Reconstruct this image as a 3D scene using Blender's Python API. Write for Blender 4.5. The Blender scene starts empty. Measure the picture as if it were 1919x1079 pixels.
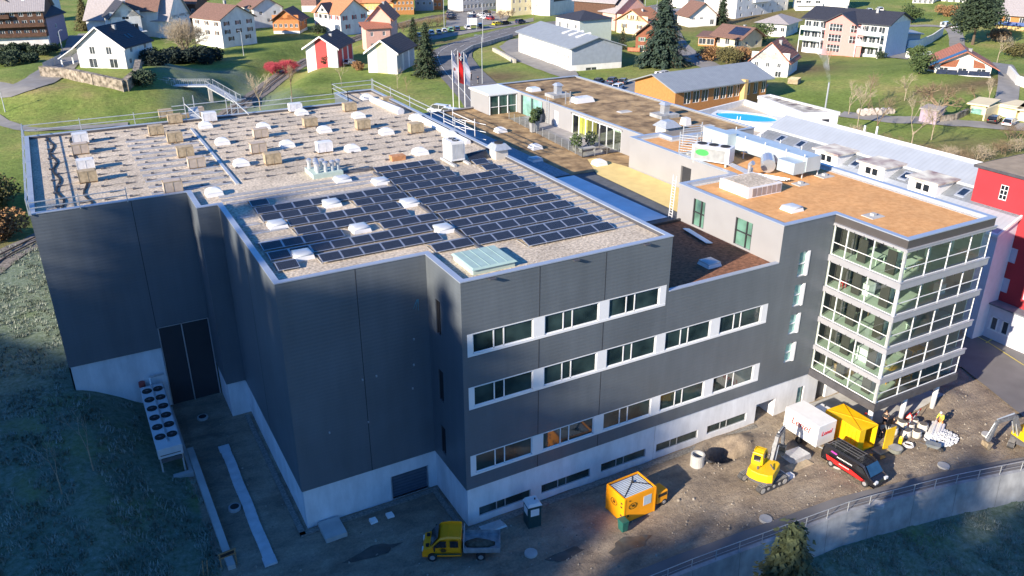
import bpy, math, random
from mathutils import Vector, Matrix, noise
R = random.Random(11)
sc = bpy.context.scene
col = sc.collection
rad = math.radians
# ---------------------------------------------------------------- camera
PITCH, YAW, ROLL, FPX, CZ = 0.427, 0.503, -0.002, 1555.144, 44.85
fw = Vector((math.sin(YAW)*math.cos(PITCH), math.cos(YAW)*math.cos(PITCH), -math.sin(PITCH)))
rt = Vector((math.cos(YAW), -math.sin(YAW), 0)); up = rt.cross(fw)
rt2 = rt*math.cos(ROLL)+up*math.sin(ROLL); up2 = up*math.cos(ROLL)-rt*math.sin(ROLL)
cam = bpy.data.objects.new('camera', bpy.data.cameras.new('camera')); col.objects.link(cam)
cam.data.sensor_width = 36; cam.data.lens = FPX/1919*36
cam.data.clip_start = .5; cam.data.clip_end = 4000
m = Matrix((rt2, up2, -fw)).transposed().to_4x4(); m.translation = (0, 0, CZ)
cam.matrix_world = m; sc.camera = cam
# ---------------------------------------------------------------- sky, sun, exposure
SUN_EL, SUN_AZ = rad(22), rad(196.5)       # azimuth: direction TO the sun, counter-clockwise from +X
w = bpy.data.worlds.new('World'); sc.world = w; w.use_nodes = True
nt = w.node_tree; nt.nodes.clear()
sky = nt.nodes.new('ShaderNodeTexSky'); sky.sky_type = 'NISHITA'; sky.sun_disc = False
sky.sun_elevation = SUN_EL; sky.sun_rotation = math.pi/2-SUN_AZ; sky.air_density = 1.0; sky.dust_density = .3; sky.ozone_density = 3.0; sky.altitude = 800
bg = nt.nodes.new('ShaderNodeBackground'); bg.inputs[1].default_value = .10
hs = nt.nodes.new('ShaderNodeHueSaturation'); hs.inputs['Saturation'].default_value = 1.28
out = nt.nodes.new('ShaderNodeOutputWorld')
tn = nt.nodes.new('ShaderNodeVectorMath'); tn.operation = 'MULTIPLY'; tn.inputs[1].default_value = (.88, .98, 1.2)      # camera white balance of the sky light
nt.links.new(sky.outputs[0], hs.inputs['Color']); nt.links.new(hs.outputs[0], tn.inputs[0]); nt.links.new(tn.outputs[0], bg.inputs[0]); nt.links.new(bg.outputs[0], out.inputs[0])
sl = bpy.data.lights.new('sun', 'SUN'); sl.energy = 5.0; sl.angle = rad(.55); sl.color = (1, .87, .70)
so = bpy.data.objects.new('sun', sl); col.objects.link(so)
sd = Vector((math.cos(SUN_AZ)*math.cos(SUN_EL), math.sin(SUN_AZ)*math.cos(SUN_EL), math.sin(SUN_EL)))
so.rotation_euler = sd.to_track_quat('Z', 'Y').to_euler(); so.location = (-60, -20, 90)
sc.view_settings.view_transform = 'Standard'; sc.view_settings.look = 'None'; sc.view_settings.gamma = 1
sc.view_settings.exposure = 1.0; sc.view_settings.use_curve_mapping = False
sc.cycles.max_bounces = 5; sc.cycles.diffuse_bounces = 3; sc.cycles.transparent_max_bounces = 16; sc.cycles.glossy_bounces = 3
sc.cycles.sample_clamp_indirect = 4
# ---------------------------------------------------------------- helpers: pixel rays, terrain
def ray(u, v): return fw+rt2*((u-959.5)/FPX)+up2*((539.5-v)/FPX)
def G(u, v, z=0.0):
    d = ray(u, v); t = (z-CZ)/d.z; return Vector((d.x*t, d.y*t, z))
def sst(a, b, t):
    t = min(1, max(0, (t-a)/(b-a))); return t*t*(3-2*t)
def interp(pts, x):
    if x <= pts[0][0]: return pts[0][1]
    for (a, b), (c, d) in zip(pts, pts[1:]):
        if x <= c: return b+(d-b)*(x-a)/(c-a)
    return pts[-1][1]
WALL = [(-200, 36), (20, 35.6), (34.7, 35.1), (50.5, 34), (60, 32.3), (67.9, 30.4), (80, 26.5), (110, 14), (300, -60)]
RAIL = [(-40, 66), (-22, 96), (-9.2, 117), (4, 143), (20, 172), (45, 216), (62, 247), (86, 281), (116, 309), (168, 341), (260, 385), (420, 450)]
def pl_dist(pts, x, y):
    best = 1e9
    for (ax, ay), (bx, by) in zip(pts, pts[1:]):
        dx, dy = bx-ax, by-ay; t = min(1, max(0, ((x-ax)*dx+(y-ay)*dy)/(dx*dx+dy*dy)))
        d = math.hypot(x-ax-dx*t, y-ay-dy*t)
        if d < best: best = d
    return best
H1C = (7, 232)
def h(x, y):
    far = max(sst(84, 128, y), sst(98, 124, x))
    z = 5*far+4.2*sst(4.6, -4.4, x)*(1-.9*far)
    z += 17*sst(-14, -48, x)*(1-sst(66, 100, y))+36*sst(-58, -128, x)*(1-sst(48, 110, y))
    z -= 2.2*sst(4, -3, x)*sst(70, 54, y)
    d = interp(WALL, x)-y
    if d > -1: z -= 3.1*sst(-.95, -.15, d)+.16*min(60, max(0, d-1))*sst(-30, 5, x)
    if x < 60:
        z += 4*(1-sst(17, 36, math.hypot(x-H1C[0], (y-H1C[1])*.9)))
        z += 3.2*(1-sst(0, 30, abs(y-310)))*sst(60, 0, x)
    if -30 < x < 130 and 60 < y < 330:
        rd = pl_dist(RAIL, x, y)
        z -= 2.6*(1-sst(3.2, 13, rd))*sst(112, 135, y)*sst(330, 270, y)
        if rd < 7: z -= .0
    # rolling meadow on the right
    if x > 110:
        z += 3.5*math.exp(-(((x-190)/35)**2+((y-128)/34)**2))
        z += 6*sst(190, 420, x)*sst(60, 200, y)
    # pit dug beside the facade, with spoil round it
    q = math.hypot((x-46.6)/1.7, (y-45.2)/1.25)
    if q < 2.4: z += -2.3*(1-sst(.45, 1.0, q))+.42*math.exp(-((q-1.45)/.35)**2)
    q = math.hypot((x-49.5)/1.9, (y-45.6)/1.2); z += .75*math.exp(-q*q)
    q = math.hypot((x-72.0)/2.6, (y-41.4)/1.5); z += .9*math.exp(-q*q)
    q = math.hypot((x-40.7)/2.6, (y-43.2)/1.6); z += .45*math.exp(-q*q)
    return z
def hn(x, y): return h(x, y)
def gh(u, v, z=5.0):
    for _ in range(12):
        p = G(u, v, z); z = z*.4+h(p.x, p.y)*.6
    p = G(u, v, z); return Vector((p.x, p.y, h(p.x, p.y)))
# ---------------------------------------------------------------- materials
MATS = {}
def mat(name, c, rough=.85, var=.18, scale=1.5, bump=0.0, bscale=20, metal=0.0, c2=None, detail=5, spec=.5, band=None, warp=None, coat=0, stain=None):
    """procedural: two-tone noise, optional second colour in patches, optional bands (axis, period, depth, darkening)"""
    if name in MATS: return MATS[name]
    m = bpy.data.materials.new(name); m.use_nodes = True; nt = m.node_tree; n = nt.nodes; l = nt.links
    b = n['Principled BSDF']; b.inputs['Roughness'].default_value = rough; b.inputs['Metallic'].default_value = metal
    b.inputs['Specular IOR Level'].default_value = spec
    if coat: b.inputs['Coat Weight'].default_value = coat
    tc = n.new('ShaderNodeTexCoord'); no = n.new('ShaderNodeTexNoise'); no.inputs['Scale'].default_value = scale; no.inputs['Detail'].default_value = detail
    l.new(tc.outputs['Object'], no.inputs['Vector'])
    r = n.new('ShaderNodeValToRGB'); r.color_ramp.elements[0].position = .3; r.color_ramp.elements[1].position = .7
    c2 = c2 or [min(1, k*(1+var)) for k in c]
    r.color_ramp.elements[0].color = (*[k*(1-var) for k in c], 1); r.color_ramp.elements[1].color = (*c2, 1)
    l.new(no.outputs['Fac'], r.inputs['Fac']); src = r.outputs['Color']
    if stain:
        mp_ = n.new('ShaderNodeMapping'); mp_.inputs['Scale'].default_value = (stain[0], stain[0], stain[0]*stain[2]); l.new(tc.outputs['Object'], mp_.inputs['Vector'])
        ns = n.new('ShaderNodeTexNoise'); ns.inputs['Scale'].default_value = 1; ns.inputs['Detail'].default_value = 6; ns.inputs['Roughness'].default_value = .65; l.new(mp_.outputs[0], ns.inputs['Vector'])
        ms = n.new('ShaderNodeMapRange'); ms.inputs['From Min'].default_value = .35; ms.inputs['From Max'].default_value = .65; ms.inputs['To Min'].default_value = 1-stain[1]; ms.inputs['To Max'].default_value = 1+stain[1]*.5; l.new(ns.outputs['Fac'], ms.inputs['Value'])
        vs = n.new('ShaderNodeVectorMath'); vs.operation = 'SCALE'; l.new(src, vs.inputs[0]); l.new(ms.outputs[0], vs.inputs['Scale']); src = vs.outputs[0]
    height = None
    if band:
        ax, per, dep, dark = band
        wv = n.new('ShaderNodeTexWave'); wv.wave_type = 'BANDS'; wv.bands_direction = ax; wv.inputs['Scale'].default_value = 1/per*.3142*1.0; wv.wave_profile = 'SIN'
        wv.inputs['Distortion'].default_value = 0
        l.new(tc.outputs['Object'], wv.inputs['Vector'])
        mr = n.new('ShaderNodeMapRange'); mr.inputs['To Min'].default_value = 1-dark; mr.inputs['To Max'].default_value = 1
        mr.inputs['From Max'].default_value = .5
        l.new(wv.outputs['Fac'], mr.inputs['Value'])
        mx = n.new('ShaderNodeVectorMath'); mx.operation = 'SCALE'; l.new(src, mx.inputs[0]); l.new(mr.outputs[0], mx.inputs['Scale']); src = mx.outputs[0]
        height = wv.outputs['Fac']; hd = dep
    l.new(src, b.inputs['Base Color'])
    if bump or height:
        bp = n.new('ShaderNodeBump')
        if height: bp.inputs['Distance'].default_value = hd; bp.inputs['Strength'].default_value = .8; l.new(height, bp.inputs['Height'])
        else:
            n2 = n.new('ShaderNodeTexNoise'); n2.inputs['Scale'].default_value = bscale; n2.inputs['Detail'].default_value = 6; l.new(tc.outputs['Object'], n2.inputs['Vector'])
            bp.inputs['Distance'].default_value = bump; bp.inputs['Strength'].default_value = 1; l.new(n2.outputs['Fac'], bp.inputs['Height'])
        l.new(bp.outputs[0], b.inputs['Normal'])
    MATS[name] = m; return m
def glassy(name, tint=(.8, .95, .88), tr=.8, rough=.03):
    if name in MATS: return MATS[name]
    m = bpy.data.materials.new(name); m.use_nodes = True; nt = m.node_tree; n = nt.nodes; l = nt.links
    n.remove(n['Principled BSDF'])
    t = n.new('ShaderNodeBsdfTransparent'); t.inputs[0].default_value = (*tint, 1)
    g = n.new('ShaderNodeBsdfGlossy'); g.inputs['Roughness'].default_value = rough; g.inputs[0].default_value = (.9, .95, 1, 1)
    f = n.new('ShaderNodeFresnel'); f.inputs[0].default_value = 1.6
    mr = n.new('ShaderNodeMapRange'); mr.inputs['To Min'].default_value = 1-tr; l.new(f.outputs[0], mr.inputs['Value'])
    mx = n.new('ShaderNodeMixShader'); l.new(mr.outputs[0], mx.inputs[0]); l.new(t.outputs[0], mx.inputs[1]); l.new(g.outputs[0], mx.inputs[2])
    l.new(mx.outputs[0], n['Material Output'].inputs[0]); MATS[name] = m; return m
# ---------------------------------------------------------------- mesh builder
OFF = {}
class MB:
    def __init__(s): s.v = []; s.f = []; s.mi = []; s.T = None
    def add(s, vs, fs, mi=0):
        o = len(s.v)
        if s.T: vs = [s.T @ Vector(p) for p in vs]
        s.v += [tuple(p) for p in vs]
        for f in fs: s.f.append([i+o for i in f]); s.mi.append(mi)
    def poly(s, pts, mi=0): s.add(pts, [list(range(len(pts)))], mi)
    def box(s, x0, y0, z0, x1, y1, z1, mi=0):
        if x1 < x0: x0, x1 = x1, x0
        if y1 < y0: y0, y1 = y1, y0
        if z1 < z0: z0, z1 = z1, z0
        s.add([(x0,y0,z0),(x1,y0,z0),(x1,y1,z0),(x0,y1,z0),(x0,y0,z1),(x1,y0,z1),(x1,y1,z1),(x0,y1,z1)],
              [[0,3,2,1],[4,5,6,7],[0,1,5,4],[1,2,6,5],[2,3,7,6],[3,0,4,7]], mi)
    def bar(s, a, b, w, t=None, mi=0):
        """square bar from a to b"""
        a = Vector(a); b = Vector(b); d = (b-a); 
        if d.length < 1e-6: return
        d.normalize(); t = t or w
        sd_ = d.cross(Vector((0, 0, 1)));
        if sd_.length < 1e-3: sd_ = Vector((1, 0, 0))
        sd_.normalize(); u_ = sd_.cross(d)
        p = []
        for q in (a, b):
            for i, j in ((-1,-1),(1,-1),(1,1),(-1,1)): p.append(q+sd_*(i*w/2)+u_*(j*t/2))
        s.add(p, [[0,1,2,3],[7,6,5,4],[0,4,5,1],[1,5,6,2],[2,6,7,3],[3,7,4,0]], mi)
    def tube(s, a, b, r0, r1=None, n=6, mi=0, caps=True):
        a = Vector(a); b = Vector(b); r1 = r0 if r1 is None else r1; d = (b-a)
        if d.length < 1e-6: return
        d.normalize(); x = d.orthogonal().normalized(); y = d.cross(x); p = []
        for q, r in ((a, r0), (b, r1)):
            for i in range(n):
                c = 2*math.pi*i/n; p.append(q+x*(math.cos(c)*r)+y*(math.sin(c)*r))
        f = [[i, (i+1) % n, n+(i+1) % n, n+i] for i in range(n)]
        if caps: f += [list(range(n))[::-1], list(range(n, 2*n))]
        s.add(p, f, mi)
    def prism(s, pts, z0, z1, mi=0, top=None):
        """vertical extrusion of a CCW outline"""
        n = len(pts); v = [(x, y, z0) for x, y in pts]+[(x, y, z1) for x, y in (top or pts)]
        s.add(v, [[i, (i+1) % n, n+(i+1) % n, n+i] for i in range(n)]+[list(range(n))[::-1], list(range(n, 2*n))], mi)
    def ext(s, prof, y0, y1, mi=0, axis='y'):
        """extrude profile [(a,z)] along y (or x)"""
        n = len(prof)
        if axis == 'y': v = [(a, y0, z) for a, z in prof]+[(a, y1, z) for a, z in prof]
        else: v = [(y0, a, z) for a, z in prof]+[(y1, a, z) for a, z in prof]
        s.add(v, [[i, n+i, n+(i+1) % n, (i+1) % n] for i in range(n)]+[list(range(n)), list(range(n, 2*n))[::-1]], mi)
    def loft(s, rings, mi=0, caps=True):
        n = len(rings[0]); v = [p for r in rings for p in r]; f = []
        for k in range(len(rings)-1):
            for i in range(n): f.append([k*n+i, k*n+(i+1) % n, (k+1)*n+(i+1) % n, (k+1)*n+i])
        if caps: f += [list(range(n))[::-1], [(len(rings)-1)*n+i for i in range(n)]]
        s.add(v, f, mi)
    def build(s, name, mats, parent=None, smooth=False, loc=None, bevel=0):
        if not isinstance(mats, (list, tuple)): mats = [mats]
        off = Vector(loc) if loc else OFF.get(parent.name, Vector()) if parent else Vector()
        me = bpy.data.meshes.new(name); me.from_pydata([tuple(Vector(p)-off) for p in s.v], [], s.f)
        for mm in mats: me.materials.append(mm)
        if len(mats) > 1:
            for p, i in zip(me.polygons, s.mi): p.material_index = i
        if smooth: me.polygons.foreach_set('use_smooth', [True]*len(me.polygons))
        me.update(); o = bpy.data.objects.new(name, me); col.objects.link(o)
        if parent: o.parent = parent; OFF[o.name] = off
        elif loc: o.location = loc
        if bevel:
            bv = o.modifiers.new('bevel', 'BEVEL'); bv.width = bevel; bv.segments = 2; bv.limit_method = 'ANGLE'
        return o
def tag(o, label, cat, group=None, kind=None):
    if label: o['label'] = label
    if cat: o['category'] = cat
    if group: o['group'] = group
    if kind: o['kind'] = kind
    return o
def thing(name, label, cat, loc=(0, 0, 0), rz=0, group=None, world=False):
    o = bpy.data.objects.new(name, None); col.objects.link(o); o.empty_display_size = .3
    o.location = loc; o.rotation_euler = (0, 0, rz); tag(o, label, cat, group)
    OFF[o.name] = Vector(loc) if world else Vector()
    return o
KIDS = {}
def kids(o): return [c for c in bpy.data.objects if c.parent == o]
def copy_tree(src, loc, rz=0, label=None, cat=None, group=None, kd=None, scale=None):
    kd = kd or tree_of(src)
    r = src.copy(); col.objects.link(r); r.location = loc; r.rotation_euler = (0, 0, rz)
    if scale: r.scale = scale
    if label: r['label'] = label
    if cat: r['category'] = cat
    if group: r['group'] = group
    for c, gs in kd:
        c2 = c.copy(); col.objects.link(c2); c2.parent = r
        for g in gs: g2 = g.copy(); col.objects.link(g2); g2.parent = c2
    return r
def tree_of(o): return [(c, kids(c)) for c in kids(o)]
def text(name, body, size, m, parent, loc, rot, ext=.01, italic=0):
    cu = bpy.data.curves.new(name, 'FONT'); cu.body = body; cu.size = size; cu.extrude = ext; cu.align_x = 'CENTER'; cu.align_y = 'CENTER'; cu.shear = italic
    tmp = bpy.data.objects.new('tmp', cu); me = bpy.data.meshes.new_from_object(tmp); bpy.data.objects.remove(tmp); me.materials.clear(); me.materials.append(m)
    o = bpy.data.objects.new(name, me); col.objects.link(o); o.parent = parent
    o.location = Vector(loc)-OFF.get(parent.name, Vector()); o.rotation_euler = rot; return o
def facade(mb, p0, p1, z0, z1, holes=(), reveal=.2, mi=0):
    """wall face from p0 to p1 (left to right seen from outside) with rectangular openings (u0,u1,z0,z1) and their reveals"""
    p0 = Vector((p0[0], p0[1], 0)); p1 = Vector((p1[0], p1[1], 0)); L = (p1-p0).length; d = (p1-p0)/L; n = Vector((d.y, -d.x, 0))
    us = sorted({0, L, *[a for q in holes for a in q[:2]]}); zs = sorted({z0, z1, *[a for q in holes for a in q[2:4]]})
    P = lambda u, z, o=0: p0+d*u+n*o+Vector((0, 0, z))
    for i in range(len(us)-1):
        for j in range(len(zs)-1):
            uc, zc = (us[i]+us[i+1])/2, (zs[j]+zs[j+1])/2
            if any(q[0] < uc < q[1] and q[2] < zc < q[3] for q in holes): continue
            mb.poly([P(us[i], zs[j]), P(us[i+1], zs[j]), P(us[i+1], zs[j+1]), P(us[i], zs[j+1])], mi)
    for q in holes:
        a, b, c, e = q[:4]
        if c > z0: mb.poly([P(a, c), P(b, c), P(b, c, -reveal), P(a, c, -reveal)], mi)
        mb.poly([P(b, e), P(a, e), P(a, e, -reveal), P(b, e, -reveal)], mi)
        mb.poly([P(a, e), P(a, c), P(a, c, -reveal), P(a, e, -reveal)], mi)
        mb.poly([P(b, c), P(b, e), P(b, e, -reveal), P(b, c, -reveal)], mi)
def inset(poly, d):
    n = len(poly); out = []
    for i in range(n):
        a, b, c = Vector(poly[i-1]), Vector(poly[i]), Vector(poly[(i+1) % n])
        e1 = (b-a).normalized(); e2 = (c-b).normalized(); n1 = Vector((-e1.y, e1.x)); n2 = Vector((-e2.y, e2.x))
        k = n1+n2; k = k/(k.length_squared)*2 if k.length > 1e-6 else n1
        out.append((b.x+k.x*d, b.y+k.y*d))
    return out
def ring(mb, poly, d0, d1, z0, z1, mi=0):
    """flat-topped rim between two insets of an outline (CCW)"""
    A, B = inset(poly, d0), inset(poly, d1); n = len(poly)
    for i in range(n):
        j = (i+1) % n; a, b, c, d = A[i], A[j], B[j], B[i]
        mb.add([(*a, z0), (*b, z0), (*c, z0), (*d, z0), (*a, z1), (*b, z1), (*c, z1), (*d, z1)], [[4,5,6,7],[0,1,5,4],[2,3,7,6],[0,3,2,1]], mi)
# palette -------------------------------------------------------------
white = mat('white_render', (.74, .73, .70), .9, .06, .6, bump=.004, bscale=30, stain=(.5, .12, .4))
cream = mat('cream_render', (.72, .62, .40), .9, .08, .6)
wpaint = mat('white_paint', (.78, .78, .78), .5, .04)
clad = mat('anthracite_cladding', (.120, .140, .160), .45, .09, .22, band=('Z', .30, .005, .03), spec=.6, stain=(.9, .10, .12))
cladg = mat('grey_cladding', (.30, .30, .31), .5, .05, .4, spec=.5)
joint = mat('joint_dark', (.035, .035, .04), .6)
capm = mat('parapet_metal', (.42, .47, .55), .38, .05, metal=.35)
darkcap = mat('dark_trim', (.07, .07, .08), .5)
gravel = mat('roof_gravel', (.58, .48, .36), .95, .42, 4.5, c2=(.80, .69, .54), bump=.06, bscale=9, detail=9, stain=(.22, .22, 1))
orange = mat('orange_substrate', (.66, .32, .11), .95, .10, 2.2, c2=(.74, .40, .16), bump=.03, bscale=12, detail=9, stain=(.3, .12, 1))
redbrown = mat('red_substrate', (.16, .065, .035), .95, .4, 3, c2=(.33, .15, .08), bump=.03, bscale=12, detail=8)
sedum = mat('sedum_roof', (.20, .12, .055), .95, .45, .55, c2=(.50, .34, .17), bump=.10, bscale=1.7, detail=12)
membrane = mat('grey_membrane', (.78, .84, .88), .8, .1, .5)
yellowins = mat('yellow_fleece', (.72, .55, .22), .9, .08, .9, bump=.02, bscale=2)
concrete = mat('concrete', (.42, .42, .41), .9, .14, .8, bump=.01, bscale=18)
concd = mat('weathered_concrete', (.33, .34, .35), .9, .2, .9, bump=.01, bscale=18, stain=(.8, .2, .3))
plaster = mat('base_render', (.72, .74, .77), .9, .05, .5, stain=(.8, .14, .3))
alu = mat('aluminium', (.62, .64, .67), .35, .05, metal=.7)
galv = mat('galvanised_steel', (.55, .58, .60), .45, .12, 4, metal=.5)
steel = mat('dark_steel', (.10, .10, .11), .5, .2)
darkglass = mat('dark_glass', (.010, .022, .026), .05, .3, .5, spec=.9, c2=(.05, .085, .08), detail=2)
houseglass = mat('house_glass', (.045, .055, .065), .1, .5, .8, spec=.8)
acryl = mat('white_acrylic', (.66, .68, .70), .25, .03, spec=.6)
acrylb = mat('grey_acrylic', (.50, .53, .56), .2, .05, spec=.8)
osb = mat('crate_wood', (.40, .32, .21), .85, .25, 3)
card = mat('crate_cardboard', (.44, .37, .31), .9, .15, 2)
film = mat('plastic_film', (.72, .72, .74), .3, .1, 3)
plastw = mat('white_plastic', (.72, .72, .72), .45, .04)
black = mat('black_rubber', (.018, .018, .02), .8, .3)
yel = mat('yellow_paint', (.93, .36, .004), .45, .06, 1, coat=.2)
yelb = mat('bright_yellow_paint', (.84, .52, .008), .4, .08, 1, coat=.2)
red = mat('red_paint', (.60, .02, .02), .45, .06)
green = mat('green_plastic', (.015, .11, .09), .5, .1)
wood = mat('timber', (.33, .20, .10), .8, .25, 2, band=('Z', .22, .01, .25))
woodd = mat('dark_timber', (.105, .052, .032), .8, .3, 2, band=('Z', .3, .01, .3))
tiler = mat('red_tiles', (.40, .155, .095), .85, .3, 3, band=('X', .5, .03, .2))
tilero = mat('orange_tiles', (.50, .215, .105), .85, .22, 3, band=('X', .5, .03, .2))
tileb = mat('brown_tiles', (.20, .115, .088), .85, .3, 3, band=('X', .5, .03, .25))
tiled = mat('dark_tiles', (.04, .042, .055), .7, .3, 3, band=('X', .5, .03, .25))
tileg = mat('grey_sheet_roof', (.27, .30, .33), .55, .08, .7, band=('X', .6, .02, .12))
tilel = mat('weathered_slate', (.36, .33, .33), .85, .12, 2, band=('X', .5, .03, .15))
asphalt = mat('asphalt', (.155, .15, .15), .92, .16, .35, detail=9)
asphl = mat('light_asphalt', (.25, .24, .225), .92, .14, .4, detail=9)
frame_w = mat('white_frame', (.78, .79, .80), .5, .03)
bark = mat('bark', (.12, .085, .06), .95, .3, 6)
barkl = mat('pale_bark', (.42, .36, .30), .95, .3, 6)
# ================================================================ GROUND
def grid_vals():
    def rng(a, b, s):
        o = []; x = a
        while x < b-1e-6: o.append(x); x += s
        return o
    xs = rng(-260, -60, 14)+rng(-60, -16, 4)+rng(-16, 4, 1)+rng(4, 80, .6)+rng(80, 170, 2.5)+rng(170, 300, 6)+rng(300, 900, 25)
    ys = rng(-160, -20, 12)+rng(-20, 26, 3)+rng(26, 56, .6)+rng(56, 120, 1.5)+rng(120, 260, 2.5)+rng(260, 420, 6)+rng(420, 900, 25)
    return xs, ys
def yard_mask(x, y):
    n = noise.noise((x*.25, y*.25, 3))*.9
    a = sst(3.4+n*.3, 4.4+n*.3, x) if y < 79 else 0
    b = sst(.2, .6, y-interp(WALL, x))
    c = sst(96, 92, y+n*3)
    return a*b*c*sst(112, 104, x)
gm = bpy.data.materials.new('ground_cover'); gm.use_nodes = True; nt = gm.node_tree; n = nt.nodes; l = nt.links
b = n['Principled BSDF']; b.inputs['Roughness'].default_value = .95; b.inputs['Specular IOR Level'].default_value = .2
tc = n.new('ShaderNodeTexCoord')
def nz(sc_, det=6, rough=.6, vec=None, dist=0):
    q = n.new('ShaderNodeTexNoise'); q.inputs['Scale'].default_value = sc_; q.inputs['Detail'].default_value = det; q.inputs['Roughness'].default_value = rough
    q.inputs['Distortion'].default_value = dist
    l.new(vec or tc.outputs['Object'], q.inputs['Vector']); return q.outputs['Fac']
def ramp(f, stops):
    r = n.new('ShaderNodeValToRGB'); e = r.color_ramp.elements
    while len(e) < len(stops): e.new(.5)
    for q, (p, c_) in zip(e, stops): q.position = p; q.color = (*c_, 1)
    l.new(f, r.inputs['Fac']); return r.outputs['Color']
def mix(f, a, b_, mode='MIX', fac=None):
    x = n.new('ShaderNodeMix'); x.data_type = 'RGBA'; x.blend_type = mode
    if fac is not None: x.inputs[0].default_value = fac
    else: l.new(f, x.inputs[0])
    l.new(a, x.inputs[6]); l.new(b_, x.inputs[7]); return x.outputs[2]
def attr(nm):
    a = n.new('ShaderNodeAttribute'); a.attribute_name = nm; return a.outputs['Fac']
grass = ramp(nz(.055, 7, .62), [(.3, (.115, .17, .032)), (.48, (.185, .245, .055)), (.6, (.25, .27, .075)), (.72, (.33, .27, .11))])
grass = mix(None, grass, ramp(nz(1.3, 8, .7), [(.3, (.45, .45, .45)), (.7, (1.5, 1.5, 1.5))]), 'MULTIPLY', .75)
dry = ramp(nz(.9, 6), [(.3, (.10, .075, .035)), (.7, (.22, .16, .085))])
grass = mix(attr('dry'), grass, dry)
mp = n.new('ShaderNodeMapping'); mp.inputs['Rotation'].default_value = (0, 0, .15); mp.inputs['Scale'].default_value = (.5, 1.1, 1); l.new(tc.outputs['Object'], mp.inputs['Vector'])
dirt = ramp(nz(.22, 8, .65), [(.3, (.17, .14, .115)), (.48, (.28, .23, .18)), (.58, (.34, .285, .225)), (.72, (.44, .375, .30))])
dirt = mix(None, dirt, ramp(nz(1.0, 8, .7, mp.outputs[0], .6), [(.3, (.55, .55, .58)), (.65, (1.2, 1.2, 1.15))]), 'MULTIPLY', .6)
dirt = mix(None, dirt, ramp(nz(5, 6, .8), [(.3, (.6, .6, .6)), (.7, (1.35, 1.35, 1.35))]), 'MULTIPLY', .7)
wv = n.new('ShaderNodeTexWave'); wv.wave_type = 'BANDS'; wv.bands_direction = 'Y'; wv.inputs['Scale'].default_value = .16; wv.inputs['Distortion'].default_value = 7; wv.inputs['Detail'].default_value = 3; wv.inputs['Detail Scale'].default_value = .35
mp2 = n.new('ShaderNodeMapping'); mp2.inputs['Rotation'].default_value = (0, 0, .22); l.new(tc.outputs['Object'], mp2.inputs['Vector']); l.new(mp2.outputs[0], wv.inputs['Vector'])
dirt = mix(None, dirt, ramp(wv.outputs['Fac'], [(.1, (.72, .70, .68)), (.35, (1.08, 1.04, .93))]), 'MULTIPLY', .3)
frost = ramp(nz(2.2, 8, .75), [(.3, (.075, .11, .05)), (.6, (.20, .25, .19)), (.85, (.46, .52, .53))])
fm = n.new('ShaderNodeMath'); fm.operation = 'MULTIPLY'; l.new(attr('frost'), fm.inputs[0]); l.new(nz(.12, 6, .65), fm.inputs[1])
fr = n.new('ShaderNodeMapRange'); fr.inputs['From Min'].default_value = .14; fr.inputs['From Max'].default_value = .46; l.new(fm.outputs[0], fr.inputs['Value'])
grass = mix(fr.outputs[0], grass, frost)
dm = n.new('ShaderNodeMath'); dm.operation = 'ADD'; l.new(attr('dirt'), dm.inputs[0])
dn = n.new('ShaderNodeMapRange'); dn.inputs['To Min'].default_value = -.35; dn.inputs['To Max'].default_value = .35; l.new(nz(.9, 6, .7), dn.inputs['Value']); l.new(dn.outputs[0], dm.inputs[1])
dr = n.new('ShaderNodeMapRange'); dr.inputs['From Min'].default_value = .42; dr.inputs['From Max'].default_value = .58; l.new(dm.outputs[0], dr.inputs['Value'])
l.new(mix(dr.outputs[0], grass, dirt), b.inputs['Base Color'])
bp = n.new('ShaderNodeBump'); bp.inputs['Distance'].default_value = .22; bp.inputs['Strength'].default_value = .8; l.new(nz(1.7, 9, .75), bp.inputs['Height']); l.new(bp.outputs[0], b.inputs['Normal'])
xs, ys = grid_vals(); NX, NY = len(xs), len(ys)
V = []; AD = []; AF = []; AR = []
DRY = [(-14, 130, 7, 12), (104, 196, 9, 8), (122, 262, 30, 5), (190, 118, 30, 4), (196, 190, 40, 14), (130, 88, 26, 10), (176, 160, 12, 10), (-8, 114, 8, 7), (240, 260, 50, 30)]
for j, y in enumerate(ys):
    for i, x in enumerate(xs):
        z = h(x, y)
        ym = yard_mask(x, y)
        if 4 < x < 80 and 26 < y < 56: z += noise.fractal((x*.45, y*.45, 1), .7, 2, 4)*.10*(1-sst(.0, .5, .5-abs(ym-.5))*0)
        else: z += noise.fractal((x*.12, y*.12, 5), .7, 2, 4)*.22*(1 if y > 90 or x < 2 else .4)
        V.append((x, y, z)); AD.append(ym)
        AF.append(1.0 if (y < 60 and x > 2) else sst(130, 112, y)*sst(6, 2, x)*.95 if x < 6 else .8*sst(62, 44, x)*sst(255, 235, y)*sst(150, 170, y)*sst(14, 30, x))
        AR.append(max([0]+[math.exp(-((x-a)/c)**2-((y-b_)/d)**2) for a, b_, c, d in DRY]))
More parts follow.
